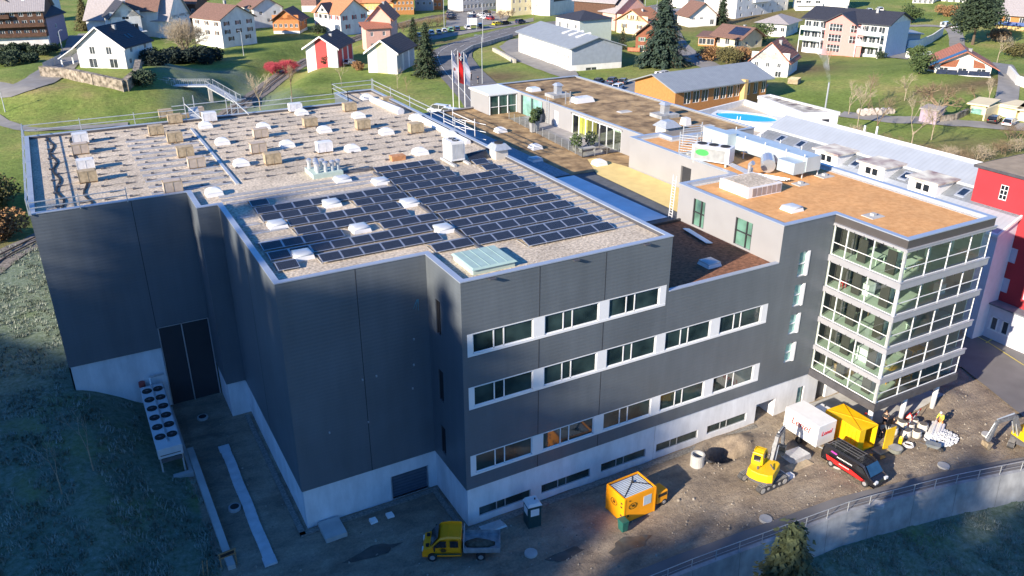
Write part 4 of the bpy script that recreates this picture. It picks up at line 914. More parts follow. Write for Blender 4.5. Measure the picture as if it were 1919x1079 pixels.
# ---------------------------------------------------------------- orange roof
ZO = ZT-.3
sh = thing('ventilation_plinth', 'low white ventilation housing with pebbled top on the orange roof', 'ventilation housing', (58, 57, ZO), world=True)
p = [G(1369, 361, ZO), G(1425, 385, ZO), G(1470, 365, ZO)]
mb = MB(); mb.box(56.0, 55.2, ZO, 60.3, 59.2, ZO+1.0); mb.build('housing', plastw, sh)
mb = MB()
for i in range(6): mb.box(56.5+i*.63, 55.16, ZO+.12, 57.0+i*.63, 55.2, ZO+.9)
mb.build('louvre', mat('louvre_tan', (.30, .24, .22), .7), sh)
mb = MB(); mb.box(56.25, 55.45, ZO+1.0, 60.05, 58.95, ZO+1.03); mb.build('pebble_top', gravel, sh)
ah = thing('air_handler', 'white roof cooler with three fans and green panel on the orange roof', 'air handler', (60, 67, ZO), world=True)
mb = MB(); mb.box(-2.1, -.85, .35, 2.1, .85, 2.0); ah.location = (61.3, 66.3, ZO); ah.rotation_euler = (0, 0, rad(-62)); OFF[ah.name] = Vector()
mb.build('casing', plastw, ah, bevel=.04)
mb = MB(); mb.box(-1.8, -.9, .5, 1.6, -.86, 1.75); mb.build('coil_face', mat('coil_grey', (.28, .29, .29), .6), ah)
mb = MB(); mb.tube((-.9, -.9, 1.25), (-.9, -.915, 1.25), .5, .5, 18); mb.v = [((x+.9)*1.5-.9, y, (z-1.25)*.7+1.25) for x, y, z in mb.v]; mb.build('green_emblem', mat('emblem_green', (.05, .42, .08), .5), ah)
for k in (-1.3, 0, 1.3): mb = MB(); mb.tube((k, 0, 2.0), (k, 0, 2.08), .52, .52, 18); mb.build('fan', black, ah)
mb = MB()
for k in (-1.8, 1.8): mb.box(k-.1, -.9, 0, k+.1, .9, .35)
mb.build('foot', concrete, ah)
du = thing('air_duct', 'long shiny rectangular ventilation duct behind the white roof cooler', 'air duct', (66, 66, ZO), world=True)
mb = MB(); mb.box(65.6, 57.2, ZO+.7, 67.6, 70.2, ZO+2.2); mb.build('duct', mat('duct_metal', (.48, .56, .60), .4, .1, .5, metal=.3), du)
mb = MB(); mb.box(64.0, 57.3, ZO+.6, 65.58, 59.6, ZO+1.8); mb.build('duct_branch', mat('duct_metal', (0,)*3), du); mb = MB(); mb.box(64.4, 67.5, ZO+.4, 65.58, 71.6, ZO+2.5); mb.build('duct_branch', mat('duct_metal', (0,)*3), du)
mb = MB()
for y in (57.5, 60, 63, 66, 69.8):
    for x in (65.5, 67.7): mb.bar((x, y, ZO), (x, y, ZO+2.5), .08)
mb.build('duct_leg', plastw, du)
mb = MB(); mb.tube((63.4, 60.2, ZO+.9), (64.6, 61.6, ZO+1.2), .75, .7, 14); tag(mb.build('round_fan_unit', alu, loc=(64, 61, ZO)), 'bright round fan unit before the shiny duct', 'fan unit')
sl_ = thing('louvre_screen', 'slatted metal screen at the rear of the orange roof', 'screen', (62, 71, ZO), world=True)
mb = MB()
for z in range(8): mb.bar((60.4, 70.8, ZO+.3+z*.28), (61.5, 69.2, ZO+.3+z*.28), .16, .05)
for z in range(8): mb.bar((63.2, 73.6, ZO+.3+z*.28), (65.6, 73.2, ZO+.3+z*.28), .16, .05)
mb.build('slat', galv, sl_); mb = MB()
for x, y in ((60.4, 70.8), (61.5, 69.2), (63.2, 73.6), (65.6, 73.2)): mb.bar((x, y, ZO), (x, y, ZO+2.6), .1)
mb.build('post', galv, sl_)
pp = thing('pipe_run', 'insulated silver pipes snaking between cooler and ventilation housing', 'pipes', (62, 60, ZO), world=True)
for k in range(3):
    mb = MB(); mb.tube((61.6+k*.3, 64.2, ZO+.35), (60.9+k*.35, 60.4, ZO+.35), .1, .1, 8); mb.tube((60.9+k*.35, 60.4, ZO+.35), (62.6+k*.35, 57.0, ZO+.35), .1, .1, 8); mb.build('pipe', alu, pp)
mb = MB(); mb.tube((60.6, 60.0, ZO), (60.6, 60.0, ZO+1.5), .2, .2, 10); mb.tube((60.6, 60.0, ZO+1.5), (60.6, 59.6, ZO+1.8), .2, .25, 10); tag(mb.build('vent_spigot', alu, loc=(60.6, 60, ZO)), 'curved silver vent spigot behind the white ventilation housing', 'vent')
mb = MB(); mb.tube((61.2, 60.3, ZO), (61.2, 60.3, ZO+1.0), .16, .16, 10); tag(mb.build('vent_spigot', alu, loc=(61.2, 60.3, ZO)), 'short straight silver vent right of the curved one', 'vent')
for nm, u, v, sx, lab in (('roof_drain', 1636, 405, .8, 'flat pale drain slab near the front of the orange roof'), ('roof_drain', 1397, 352, .7, 'small pale drain near the left edge of the orange roof'), ('roof_drain', 1545, 330, .8, 'pale drain slab with dark lid right of the shiny pipes'), ('roof_drain', 1500, 345, .7, 'pale box on the orange roof behind the dome'), ('roof_drain', 1290, 290, 1.2, 'pale slab patch on the narrow rear part of the orange roof')):
    p = G(u, v, ZO); mb = MB(); mb.box(p.x-sx, p.y-sx*.8, ZO, p.x+sx, p.y+sx*.8, ZO+.07); mb.box(p.x-.2, p.y-.2, ZO+.07, p.x+.2, p.y+.2, ZO+.3); tag(mb.build(nm, concrete, loc=tuple(p)), lab, 'roof drain', 'pale drain slabs')
# terrace things --------------------------------------------------------
tg = thing('glass_balustrade', 'low glass balustrade round the grey roof terrace', 'balustrade', (54.3, 81.2, ZL), world=True)
mb = MB(); ps_ = MB(); c_ = [(59.2, 108.4), (57.0, 85.1), (62.6, 85.1)]
for (a, b_), (c, d) in zip(c_, c_[1:]):
    mb.poly([(a, b_, ZL-.1), (c, d, ZL-.1), (c, d, ZL+.95), (a, b_, ZL+.95)]); k = round(math.hypot(c-a, d-b_)/2)
    for i in range(k+1): ps_.bar((a+(c-a)*i/k, b_+(d-b_)*i/k, ZL-.2), (a+(c-a)*i/k, b_+(d-b_)*i/k, ZL+1), .045)
mb.build('glass_panel', glassy('balustrade_glass', (.88, .92, .9), .9), tg); ps_.build('post', galv, tg)
# ================================================================ VEHICLES AND SITE EQUIPMENT
rimm = mat('wheel_rim', (.45, .46, .48), .4, .1, metal=.5); lampm = mat('headlamp', (.75, .78, .8), .15, .05); tail = mat('tail_lamp', (.35, .02, .02), .3, .1)
cglass = mat('car_glass', (.018, .022, .028), .08, .3, spec=.9)
def wheels(t, xs_, hw, r, wd=.24):
    for x in xs_:
        for s in (-1, 1):
            mb = MB(); mb.tube((x, s*(hw-wd), r), (x, s*(hw+.01), r), r, r, 16); wl = mb.build('wheel', black, t)
            mb = MB(); mb.tube((x, s*(hw-.02), r), (x, s*(hw+.02), r), r*.6, r*.55, 10); mb.build('rim', rimm, wl)
PAINT = {}
def paint(nm, c):
    return mat('car_paint_'+nm, c, .3, .04, .8, coat=.6, spec=.6)
def car(label, cname, c, loc, rz, kind='car', group=None):
    t = thing('parked_'+('van' if kind == 'van' else 'car'), label, 'van' if kind == 'van' else 'car', loc, rz, group)
    p = paint(cname, c); L, hw, H = {'car': (4.2, .88, 1.45), 'wagon': (4.6, .9, 1.48), 'suv': (4.5, .92, 1.65), 'van': (5.0, .97, 1.95)}[kind]; f, b_ = L/2, -L/2
    if kind == 'van': low = [(b_, .3), (b_, 1.1), (f-1.0, 1.1), (f-.15, .85), (f, .6), (f, .3)]; cab = (b_+.04, f-.95, b_+.12, f-1.55); zl = 1.1
    elif kind == 'suv': low = [(b_, .35), (b_, .95), (b_+.1, 1.0), (f-1.1, 1.0), (f-.2, .88), (f, .65), (f, .35)]; cab = (b_+.08, f-1.0, b_+.45, f-1.8); zl = 1.0
    elif kind == 'wagon': low = [(b_, .28), (b_, .85), (b_+.1, .92), (f-1.15, .92), (f-.2, .78), (f, .55), (f, .28)]; cab = (b_+.1, f-1.05, b_+.5, f-1.9); zl = .92
    else: low = [(b_, .28), (b_, .82), (b_+.15, .92), (f-1.1, .92), (f-.2, .76), (f, .55), (f, .28)]; cab = (b_+.15, f-.95, b_+.75, f-1.75); zl = .92
    mb = MB(); n_ = len(low); r1 = [(x, -hw*.93, z) for x, z in low]; r2 = [(x, -hw, min(z, .72) if z > .3 else z+.06) for x, z in low]
    mb.loft([[(x, -hw*.90, z) for x, z in low], [(x*.995, -hw, z-.14 if z > .5 else z+.03) for x, z in low], [(x*.995, hw, z-.14 if z > .5 else z+.03) for x, z in low], [(x, hw*.90, z) for x, z in low]])
    mb.box(cab[2]+.05, -hw*.74, H-.05, cab[3]-.05, hw*.74, H); mb.build('body', p, t, bevel=.03)
    mb = MB(); a, b2, c_, d_ = cab; q = [[(a, -hw*.88, zl-.02), (b2, -hw*.88, zl-.02), (b2, hw*.88, zl-.02), (a, hw*.88, zl-.02)], [(c_, -hw*.76, H-.04), (d_, -hw*.76, H-.04), (d_, hw*.76, H-.04), (c_, hw*.76, H-.04)]]
    mb.loft(q); mb.build('window', cglass, t)
    mb = MB()
    for s in (-1, 1):
        mb.bar((b2, s*hw*.88, zl), (d_, s*hw*.77, H-.03), .07); mb.bar((a, s*hw*.88, zl), (c_, s*hw*.77, H-.03), .12 if kind != 'van' else .5)
        xm = (c_+d_)/2; mb.bar((xm, s*hw*.885, zl), (xm, s*hw*.77, H-.03), .07)
    mb.build('pillar', p, t)
    wheels(t, (f-.82, b_+.8), hw, .32 if kind != 'suv' else .36)
    for s in (-1, 1):
        mb = MB(); mb.box(f-.12, s*hw*.62-.17, .56, f+.015, s*hw*.62+.17, .7); mb.build('headlight', lampm, t)
        mb = MB(); mb.box(b_-.015, s*hw*.72-.12, .65, b_+.1, s*hw*.72+.12, .82); mb.build('tail_light', tail, t)
    return t
def place2(F, Rr, hw, side):
    """centre and heading of a vehicle from the ground contact of its two near wheels"""
    F, Rr = Vector(F), Vector(Rr); d = (F-Rr); d.z = 0; d.normalize(); n_ = Vector((-d.y, d.x, 0))*side; c = (F+Rr)/2+n_*hw
    return c, math.atan2(d.y, d.x)
# yellow tipper truck ---------------------------------------------------
c, a = place2(G(826, 1052), G(912, 1051), 1.0, -1); a -= .0
tk = thing('tipper_truck', 'yellow crew cab truck with grey metal flatbed parked below the dark block', 'truck', (c.x, c.y, .0), a)
mb = MB(); prof = [(.15, .45), (.15, 2.28), (1.15, 2.32), (1.75, 2.2), (2.45, 1.32), (3.02, 1.12), (3.12, .8), (3.12, .42)]
hwid = 1.0
mb.loft([[(x-.0, -hwid*.86, z-.02) for x, z in prof], [(x, -hwid, z-(.22 if z > 1.5 else .06 if z > 1 else 0)) for x, z in prof], [(x, hwid, z-(.22 if z > 1.5 else .06 if z > 1 else 0)) for x, z in prof], [(x, hwid*.86, z-.02) for x, z in prof]])
mb.build('cab', yel, tk, bevel=.05)
mb = MB(); mb.poly([(1.86, -.84, 2.13), (2.46, -.9, 1.36), (2.46, .9, 1.36), (1.86, .84, 2.13)]); mb.v = [(x+.035, y, z+.025) for x, y, z in mb.v]; mb.build('windscreen', cglass, tk)
for s in (-1, 1):
    yy = s*(hwid+.006)
    for q in ([(1.28, 1.32), (2.28, 1.32), (1.78, 1.93), (1.28, 1.93)], [(.38, 1.32), (1.0, 1.32), (1.0, 1.93), (.38, 1.93)]):
        mb = MB(); mb.poly([(x, yy, z) for x, z in (q if s < 0 else q[::-1])]); mb.build('side_window', cglass, tk)
    mb = MB(); mb.box(.2, yy-.01, .62, 2.2, yy+.01, .76); mb.build('green_stripe', mat('dark_green', (.01, .06, .03), .5), tk)
    mb = MB(); mb.box(3.0, s*.62-.2, .78, 3.14, s*.62+.2, 1.0); mb.build('headlight', lampm, tk)
    mb = MB(); mb.tube((2.25, s*1.0, 1.25), (2.2, s*1.25, 1.4), .03, .03, 5); mb.box(2.1, s*1.25-.1, 1.25, 2.2, s*1.25+.1, 1.6); mb.build('wing_mirror', black, tk)
mb = MB(); mb.box(3.1, -.75, .42, 3.16, .75, .74); mb.box(2.6, .4, 1.215, 2.85, .75, 1.26); mb.box(2.6, -.75, 1.215, 2.85, -.4, 1.26); mb.build('grille', black, tk)
mb = MB(); mb.tube((1.5, 1.006, 1.04), (1.5, 1.012, 1.04), .17, .17, 14); mb.v = [((x-1.5)*1.3+1.5, y, z) for x, y, z in mb.v]; mb.build('door_emblem', mat('emblem_brown', (.10, .05, .01), .6), tk)
mb = MB(); mb.box(-2.75, -1.0, .78, -.02, 1.0, .9)
for s in (-1, 1): mb.box(-2.75, s*1.02-.02, .9, -.02, s*1.02+.02, 1.25)
mb.box(-2.78, -1.02, .9, -2.72, 1.02, 1.25); mb.box(-.05, -1.0, .9, 0, 1.0, 1.5); mb.build('flatbed', mat('bed_grey', (.32, .34, .36), .5, .3, 2, metal=.3), tk)
mb = MB(); mb.bar((-.03, -1, 1.5), (-.03, 1, 1.5), .06)
for s in (-1, 1): mb.bar((-.03, s*1, .9), (-.03, s*1, 1.9), .06)
mb.bar((-.03, -1, 1.9), (-.03, 1, 1.9), .06); mb.build('headboard_frame', galv, tk)
mb = MB(); rs = [[(-1.2+r_*1.25*math.cos(k*.7), .1+r_*.55*math.sin(k*.7)*(1+.2*math.sin(k*2)), .9+z) for k in range(9)] for r_, z in ((1, .01), (.7, .1), (.3, .17), (.05, .19))]; mb.loft(rs); mb.build('soil_heap', mat('soil', (.12, .10, .07), .95, .4, 4), tk, smooth=True)
mb = MB(); mb.box(-2.6, -.35, .5, 2.8, .35, .75); mb.build('chassis', black, tk); wheels(tk, (2.35, -1.3), 1.0, .36, .26)
# portable toilet 1 ------------------------------------------------------
def toilet(label, x, y, rz):
    t = thing('portable_toilet', label, 'portable toilet', (x, y, 0), rz, 'portable toilets'); mb = MB(); mb.box(-.55, -.55, 0, .55, .55, 2.05); mb.build('cabin', mat('dark_green_plastic', (.012, .05, .055), .5, .1), t, bevel=.02)
    mb = MB(); mb.prism([(-.62, -.62), (.62, -.62), (.62, .62), (-.62, .62)], 2.05, 2.32, top=[(-.45, -.5), (.45, -.5), (.45, .5), (-.45, .5)]); rf = mb.build('roof', plastw, t, bevel=.04)
    mb = MB(); mb.tube((.2, 0, 2.3), (.2, 0, 2.45), .06, .06, 8); mb.build('vent_pipe', black, rf)
    for s, q in ((0, 1), (1, 1)):
        mb = MB()
        if s == 0: mb.box(-.36, -.572, 1.15, .36, -.553, 1.8)
        else: mb.box(-.572, -.36, 1.15, -.553, .36, 1.8)
        mb.build('white_panel', wpaint, t)
    return t
toilet('dark green portable toilet with white roof near the white truck-side wall', 26.9, 45.6, rad(-8))
toilet('portable toilet with white roof behind the white trailer and yellow container', 57.6, 44.0, rad(5))
# yellow containers -------------------------------------------------------
c1 = thing('site_container', 'yellow site container with striped blue grey roof and small window', 'container', (33.15, 41.85, .08), rad(2))
mb = MB(); W1, D1, H1 = 3.2, 2.35, 2.35
mb.box(0, 0, 0, W1, D1, H1); mb.build('body', yel, c1, bevel=.03)
mb = MB()
for a_ in ((0, 0, W1, .1), (0, D1-.1, W1, D1), (0, .1, .1, D1-.1), (W1-.1, .1, W1, D1-.1)): mb.box(a_[0], a_[1], H1, a_[2], a_[3], H1+.1)
for x in (0, W1-.1):
    for y in (0, D1-.1): mb.box(x-.02, y-.02, 0, x+.12, y+.12, H1)
mb.build('frame', yel, c1)
mb = MB()
for k in range(11): mb.box(.2, .2+k*.178, H1, W1-.25, .2+k*.178+.10, H1+.05)
mb.build('ribbed_roof', mat('roof_rib', (.55, .62, .70), .5, .08), c1); mb = MB(); mb.box(.12, .12, H1+.002, W1-.12, D1-.12, H1+.012); mb.build('roof_valley', mat('roof_dark', (.05, .07, .09), .7), c1)
mb = MB(); mb.bar((.2, .3, H1+.08), (1.9, 1.5, H1+.08), .05); mb.bar((1.9, 1.5, H1+.08), (3.0, .5, H1+.08), .05); mb.bar((1.9, 1.5, H1+.08), (2.4, 2.1, H1+.08), .05); mb.tube((1.85, 1.4, H1+.06), (1.95, 1.5, H1+.2), .13, .1, 8); mb.build('lifting_chain', black, c1)
mb = MB(); mb.box(1.95, -.02, 1.05, 2.75, .0, 1.95); mb.build('window', mat('window_blind', (.45, .55, .62), .4, .05), c1)
def oval_logo(t, x, y, z, rot, s=1.0):
    em = mat('emblem_dark', (.04, .035, .01), .6); mb = MB(); N_ = 20
    for k in range(N_):
        a0, a1 = 2*math.pi*k/N_, 2*math.pi*(k+1)/N_; q = []
        for aa, r_ in ((a0, 1), (a1, 1), (a1, .82), (a0, .82)): q.append((math.cos(aa)*r_*.42*s, math.sin(aa)*r_*.30*s))
        mb.poly([(x+p_[0]*math.cos(rot), y+p_[0]*math.sin(rot), z+p_[1]) for p_ in q])
    mb.build('emblem_ring', em, t); text('lettering', 'SB', .34*s, em, t, (x, y, z), (rad(90), 0, rot))
oval_logo(c1, .85, -.03, 1.5, 0); oval_logo(c1, -.03, 1.3, 1.4, rad(-90))
text('lettering', 'SB', .16, mat('emblem_dark', (0,)*3), c1, (.5, -.03, 2.1), (rad(90), 0, 0))
mb = MB()
for z in (.6, 1.4, 1.75): mb.box(-.03, .25, z, 0, .45, z+.12)
mb.box(.35, -.03, .55, .5, 0, .72); mb.build('latch', black, c1)
gb = thing('waste_bin', 'dark green wheelie bin before the yellow container corner', 'bin', (32.7, 41.3, .1)); mb = MB(); mb.prism([(-.25, -.3), (.25, -.3), (.25, .3), (-.25, .3)], .05, .95, top=[(-.3, -.36), (.3, -.36), (.3, .36), (-.3, .36)]); mb.build('body', green, gb, bevel=.03); mb = MB(); mb.box(-.32, -.38, .95, .32, .4, 1.03); mb.build('lid', green, gb, bevel=.02)
cm = thing('compressor', 'small yellow machine with black grille right of the striped container', 'machine', (37.2, 42.7, .1), rad(4)); mb = MB(); mb.box(-.6, -.55, .35, .6, .55, 1.45); mb.build('housing', yel, cm, bevel=.08); mb = MB(); mb.box(-.45, -.565, 1.0, .45, -.548, 1.3); mb.build('black_label', black, cm); wheels(cm, (.25,), .55, .3, .18); mb = MB(); mb.bar((.5, 0, .4), (1.2, 0, .3), .08); mb.build('drawbar', black, cm)
# yellow container 2 with open door
c2 = thing('site_container', 'bright yellow metal container with its end door open beside the dark van', 'container', (57.15, 39.4, .1), rad(-1))
mb = MB(); mb.box(0, 0, 0, 2.3, 4.0, .12); mb.box(0, 0, .12, .06, 4.0, 2.3); mb.box(2.24, 0, .12, 2.3, 4.0, 2.3); mb.box(.06, 3.94, .12, 2.24, 4.0, 2.3); mb.box(.06, 0, .12, .75, .06, 2.3); mb.box(0, 0, 2.3, 2.3, 4.0, 2.38); mb.build('body', yelb, c2)
mb = MB()
for k in range(9): mb.box(-.03, .3+k*.42, .15, 0, .45+k*.42, 2.25)
mb.bar((.1, .1, 2.42), (2.2, 3.9, 2.42), .05); mb.bar((2.2, .1, 2.42), (.1, 3.9, 2.42), .05); mb.build('rib', yel, c2)
mb = MB(); mb.box(2.35, -.9, .15, 3.6, -.84, 2.3); mb.build('door_leaf', yelb, c2)
# white trailer
wt = thing('box_trailer', 'white box trailer with red lettering standing by the base wall', 'trailer', (53.7, 41.1, .1), rad(1))
mb = MB(); mb.box(0, 0, .75, 2.35, 3.9, 2.95); mb.build('box_body', plastw, wt, bevel=.06)
mb = MB(); mb.box(-.012, .1, .8, 0, 3.8, .84); mb.build('lower_trim', galv, wt)
mb = MB(); mb.bar((.6, .2, .62), (.6, 3.8, .62), .12); mb.bar((1.7, .2, .62), (1.7, 3.8, .62), .12); mb.bar((.6, .2, .6), (1.15, -1.5, .5), .1); mb.bar((1.7, .2, .6), (1.15, -1.5, .5), .1); mb.build('chassis', galv, wt)
for s in (0.05, 2.1):
    mb = MB(); mb.tube((s, 2.0, .34), (s+.22, 2.0, .34), .34, .34, 14); mb.build('wheel', black, wt)
text('lettering', 'Lenel', 1.0, red, wt, (-.02, 2.0, 2.05), (rad(90), 0, rad(-90)), italic=.25); text('lettering', 'Lenel', .62, red, wt, (1.15, -.02, 2.0), (rad(90), 0, 0), italic=.25)
# black and red van
c, a = place2(G(1617, 912), G(1556, 875), .98, 1)
vn = thing('delivery_van', 'black van with red lower stripe and roof bars facing the retaining wall', 'van', (c.x, c.y, .02), a)
bk_ = mat('van_black', (.012, .012, .016), .25, .1, coat=.6)
prof = [(-2.75, .35), (-2.8, 1.0), (-2.68, 1.8), (-2.5, 1.98), (.95, 1.98), (1.35, 1.9), (2.05, 1.12), (2.5, .98), (2.62, .7), (2.62, .35)]
mb = MB(); mb.loft([[(x, -.80, z-.0) for x, z in prof], [(x, -.98, z-(.22 if z > 1.4 else .08 if z > .6 else 0)) for x, z in prof], [(x, .98, z-(.22 if z > 1.4 else .08 if z > .6 else 0)) for x, z in prof], [(x, .80, z) for x, z in prof]]); mb.build('body', bk_, vn, bevel=.04)
mb = MB(); mb.poly([(1.42, -.78, 1.86), (2.05, -.85, 1.14), (2.05, .85, 1.14), (1.42, .78, 1.86)]); mb.v = [(x+.04, y, z+.03) for x, y, z in mb.v]; mb.build('windscreen', mat('blue_windscreen', (.02, .06, .12), .06, .2, spec=1), vn)
for s in (-1, 1):
    yy = s*.99; mb = MB(); q = [(.75, 1.15), (1.75, 1.15), (1.3, 1.66), (.75, 1.66)]; mb.poly([(x, yy, z) for x, z in (q if s < 0 else q[::-1])]); mb.build('side_window', cglass, vn)
    mb = MB(); q = [(-2.1, .55), (1.55, .4), (1.75, .62), (.3, .9), (-2.3, 1.0)]; mb.poly([(x, yy, z) for x, z in (q if s < 0 else q[::-1])]); mb.build('red_stripe', red, vn)
    mb = MB(); q = [(-1.9, 1.5), (-1.3, 1.45), (-1.2, 1.62), (-1.8, 1.68)]; mb.poly([(x, yy, z) for x, z in (q if s < 0 else q[::-1])]); mb.build('purple_emblem', mat('purple', (.40, .05, .35), .5), vn)
    mb = MB()
    for k in range(12): mb.box(-1.2+k*.13, yy-.004, 1.28, -1.12+k*.13, yy+.004, 1.40)
    for k in range(8): mb.box(-.9+k*.13, yy-.004, .75, -.82+k*.13, yy+.004, .84)
    mb.build('side_lettering', wpaint, vn)
    mb = MB(); mb.box(2.45, s*.68-.2, .72, 2.64, s*.68+.2, .92); mb.build('headlight', lampm, vn)
mb = MB()
for y in (-.55, -.2, .2, .55): mb.bar((-2.2, y, 2.1), (.6, y, 2.1), .035)
for x in (-2, -.8, .5): mb.bar((x, -.7, 2.06), (x, .7, 2.06), .04)
mb.build('roof_rack', steel, vn); wheels(vn, (1.72, -1.7), .98, .34)
# concrete pipe ring, manholes
pr = thing('concrete_pipe', 'upright concrete pipe ring with dark opening beside the pit', 'pipe', (43.4, 45.0, .05)); mb = MB(); N_ = 20
ro, ri, hh = .62, .48, 1.25
for k in range(N_):
    a0, a1 = 2*math.pi*k/N_, 2*math.pi*(k+1)/N_; c0, s0, c1_, s1 = math.cos(a0), math.sin(a0), math.cos(a1), math.sin(a1)
    mb.poly([(ro*c0, ro*s0, 0), (ro*c1_, ro*s1, 0), (ro*c1_, ro*s1, hh), (ro*c0, ro*s0, hh)]); mb.poly([(ro*c0, ro*s0, hh), (ro*c1_, ro*s1, hh), (ri*c1_, ri*s1, hh), (ri*c0, ri*s0, hh)]); mb.poly([(ri*c1_, ri*s1, .05), (ri*c0, ri*s0, .05), (ri*c0, ri*s0, hh), (ri*c1_, ri*s1, hh)])
mb.build('ring_wall', concrete, pr); mb = MB(); mb.tube((0, 0, .3), (0, 0, .35), .47, .47, 16); mb.build('dark_inside', black, pr)
for k, (u, v, lab) in enumerate(((440, 952, 'round manhole with raised rim beside the long pale slab strip'), (380, 783, 'round manhole below the tall double door'), (1435, 973, 'pale manhole cover on the dirt below the excavator'), (995, 1037, 'pale manhole cover right of the yellow truck'), (1570, 872, 'pale manhole cover in front of the dark van'), (1645, 945, 'pale manhole cover near the retaining wall'), (1768, 873, 'pale manhole cover right of the wheelbarrow'), (1850, 815, 'pale manhole cover left of the second excavator'))):
    p = G(u, v, .05); mb = MB(); mb.tube((p.x, p.y, -.1), (p.x, p.y, .22 if k < 2 else .16), .52, .5, 18); t = tag(mb.build('manhole_ring', concrete if k else concd, loc=(p.x, p.y, 0)), lab, 'manhole', 'manholes in the yard')
    if k < 2: OFF[t.name] = Vector((p.x, p.y, 0)); mb = MB(); mb.tube((p.x, p.y, .2), (p.x, p.y, .24), .36, .36, 16); mb.build('lid', black, t)
mb = MB(); n_ = 18
for k in range(n_):
    y0, y1 = 51+k*.968, 51+(k+1)*.968; xa = 7.35+.03*math.sin(k); w_ = .42 if 0 < k < n_-1 else .48
    mb.box(xa-w_+.0, y0, .0, xa+w_, y1-.015, .16)
tag(mb.build('slab_strip', mat('pale_slab', (.52, .54, .57), .8, .15, 1.2), loc=(7.3, 59, 0)), 'long narrow strip of pale slabs lying on the dirt left of the block', 'slabs')
mb = MB(); mb.add([(4.2, 68.2, -.3), (4.75, 68.2, -.3), (4.95, 52, -.5), (4.4, 52, -.5), (4.2, 68.2, 1.0), (4.75, 68.2, 1.0), (4.95, 52, .4), (4.4, 52, .4)], [[0,3,2,1],[4,5,6,7],[0,1,5,4],[1,2,6,5],[2,3,7,6],[3,0,4,7]])
tag(mb.build('low_concrete_wall', concrete, loc=(4.5, 60, 0)), 'low pale concrete wall running forward from the cooler foundation', 'low wall')
# rooftop style cooler on the slope: twelve fans
cl = thing('twin_row_cooler', 'long white cooler with twelve dark fans beside the tall dark door', 'cooler', (2.8, 70.8, 0), world=True)
mb = MB(); mb.box(1.72, 65.6, 2.3, 3.75, 77.2, 3.25); mb.build('casing', mat('cooler_white', (.60, .62, .64), .5, .05), cl, bevel=.03)
for i in range(6):
    for x in (2.25, 3.22):
        mb = MB(); mb.tube((x, 67.55+i*1.72, 3.25), (x, 67.55+i*1.72, 3.34), .44, .44, 18); f_ = mb.build('fan', black, cl); mb = MB(); mb.tube((x, 67.55+i*1.72, 3.34), (x, 67.55+i*1.72, 3.36), .12, .12, 10); mb.bar((x-.42, 67.55+i*1.72, 3.355), (x+.42, 67.55+i*1.72, 3.355), .03, .02); mb.build('fan_hub', steel, f_)
mb = MB(); mb.bar((2.74, 66.5, 3.32), (2.74, 77.4, 3.32), .1); mb.bar((3.8, 65.6, 3.1), (3.8, 77.4, 3.1), .07); mb.bar((2.74, 77.3, 3.3), (2.74, 77.6, 3.9), .14); mb.bar((2.74, 77.6, 3.9), (4.1, 77.9, 3.8), .14); mb.build('pipework', galv, cl)
mb = MB(); mb.tube((2.0, 77.8, 3.0), (2.0, 77.8, 3.5), .3, .3, 10); mb.build('red_valve', mat('faded_red', (.35, .07, .06), .6), cl)
mb = MB()
for x in (1.8, 3.55):
    for y in (65.7, 71.2, 76.9): mb.box(x, y, .3, x+.14, y+.14, 2.3)
mb.build('leg_frame', galv, cl); mb = MB(); mb.box(1.9, 65.55, 1.9, 3.6, 65.6, 2.25); mb.box(1.9, 65.57, 2.55, 3.55, 65.6, 2.62); mb.build('end_grille', steel, cl)
mb = MB(); mb.box(1.3, 65.0, -.3, 4.2, 65.5, .55); mb.box(1.3, 65.5, -.3, 1.7, 77, .5); mb.box(3.9, 65.5, -.3, 4.2, 77, .5); mb.build('foundation', concrete, cl)
bn = thing('wooden_frame', 'small wooden frame with dark screen at the lower end of the low wall', 'frame', (4.6, 52.2, .2), world=True); mb = MB(); mb.bar((3.9, 52.4, 1.4), (5.2, 52.4, 1.5), .1); mb.bar((3.9, 52.4, 1.0), (5.2, 52.4, 1.1), .1); mb.bar((4, 52.4, 0), (4, 52.4, 1.45), .09); mb.bar((5.1, 52.4, 0), (5.1, 52.4, 1.5), .09); mb.bar((2.6, 51.9, -.2), (2.8, 52.6, 1.2), .07); mb.bar((2.9, 51.9, -.2), (3.1, 52.4, 1.3), .07); mb.build('timber_bar', wood, bn); mb = MB(); mb.box(4.05, 52.4, 1.05, 5.05, 52.43, 1.45); mb.build('screen', black, bn)
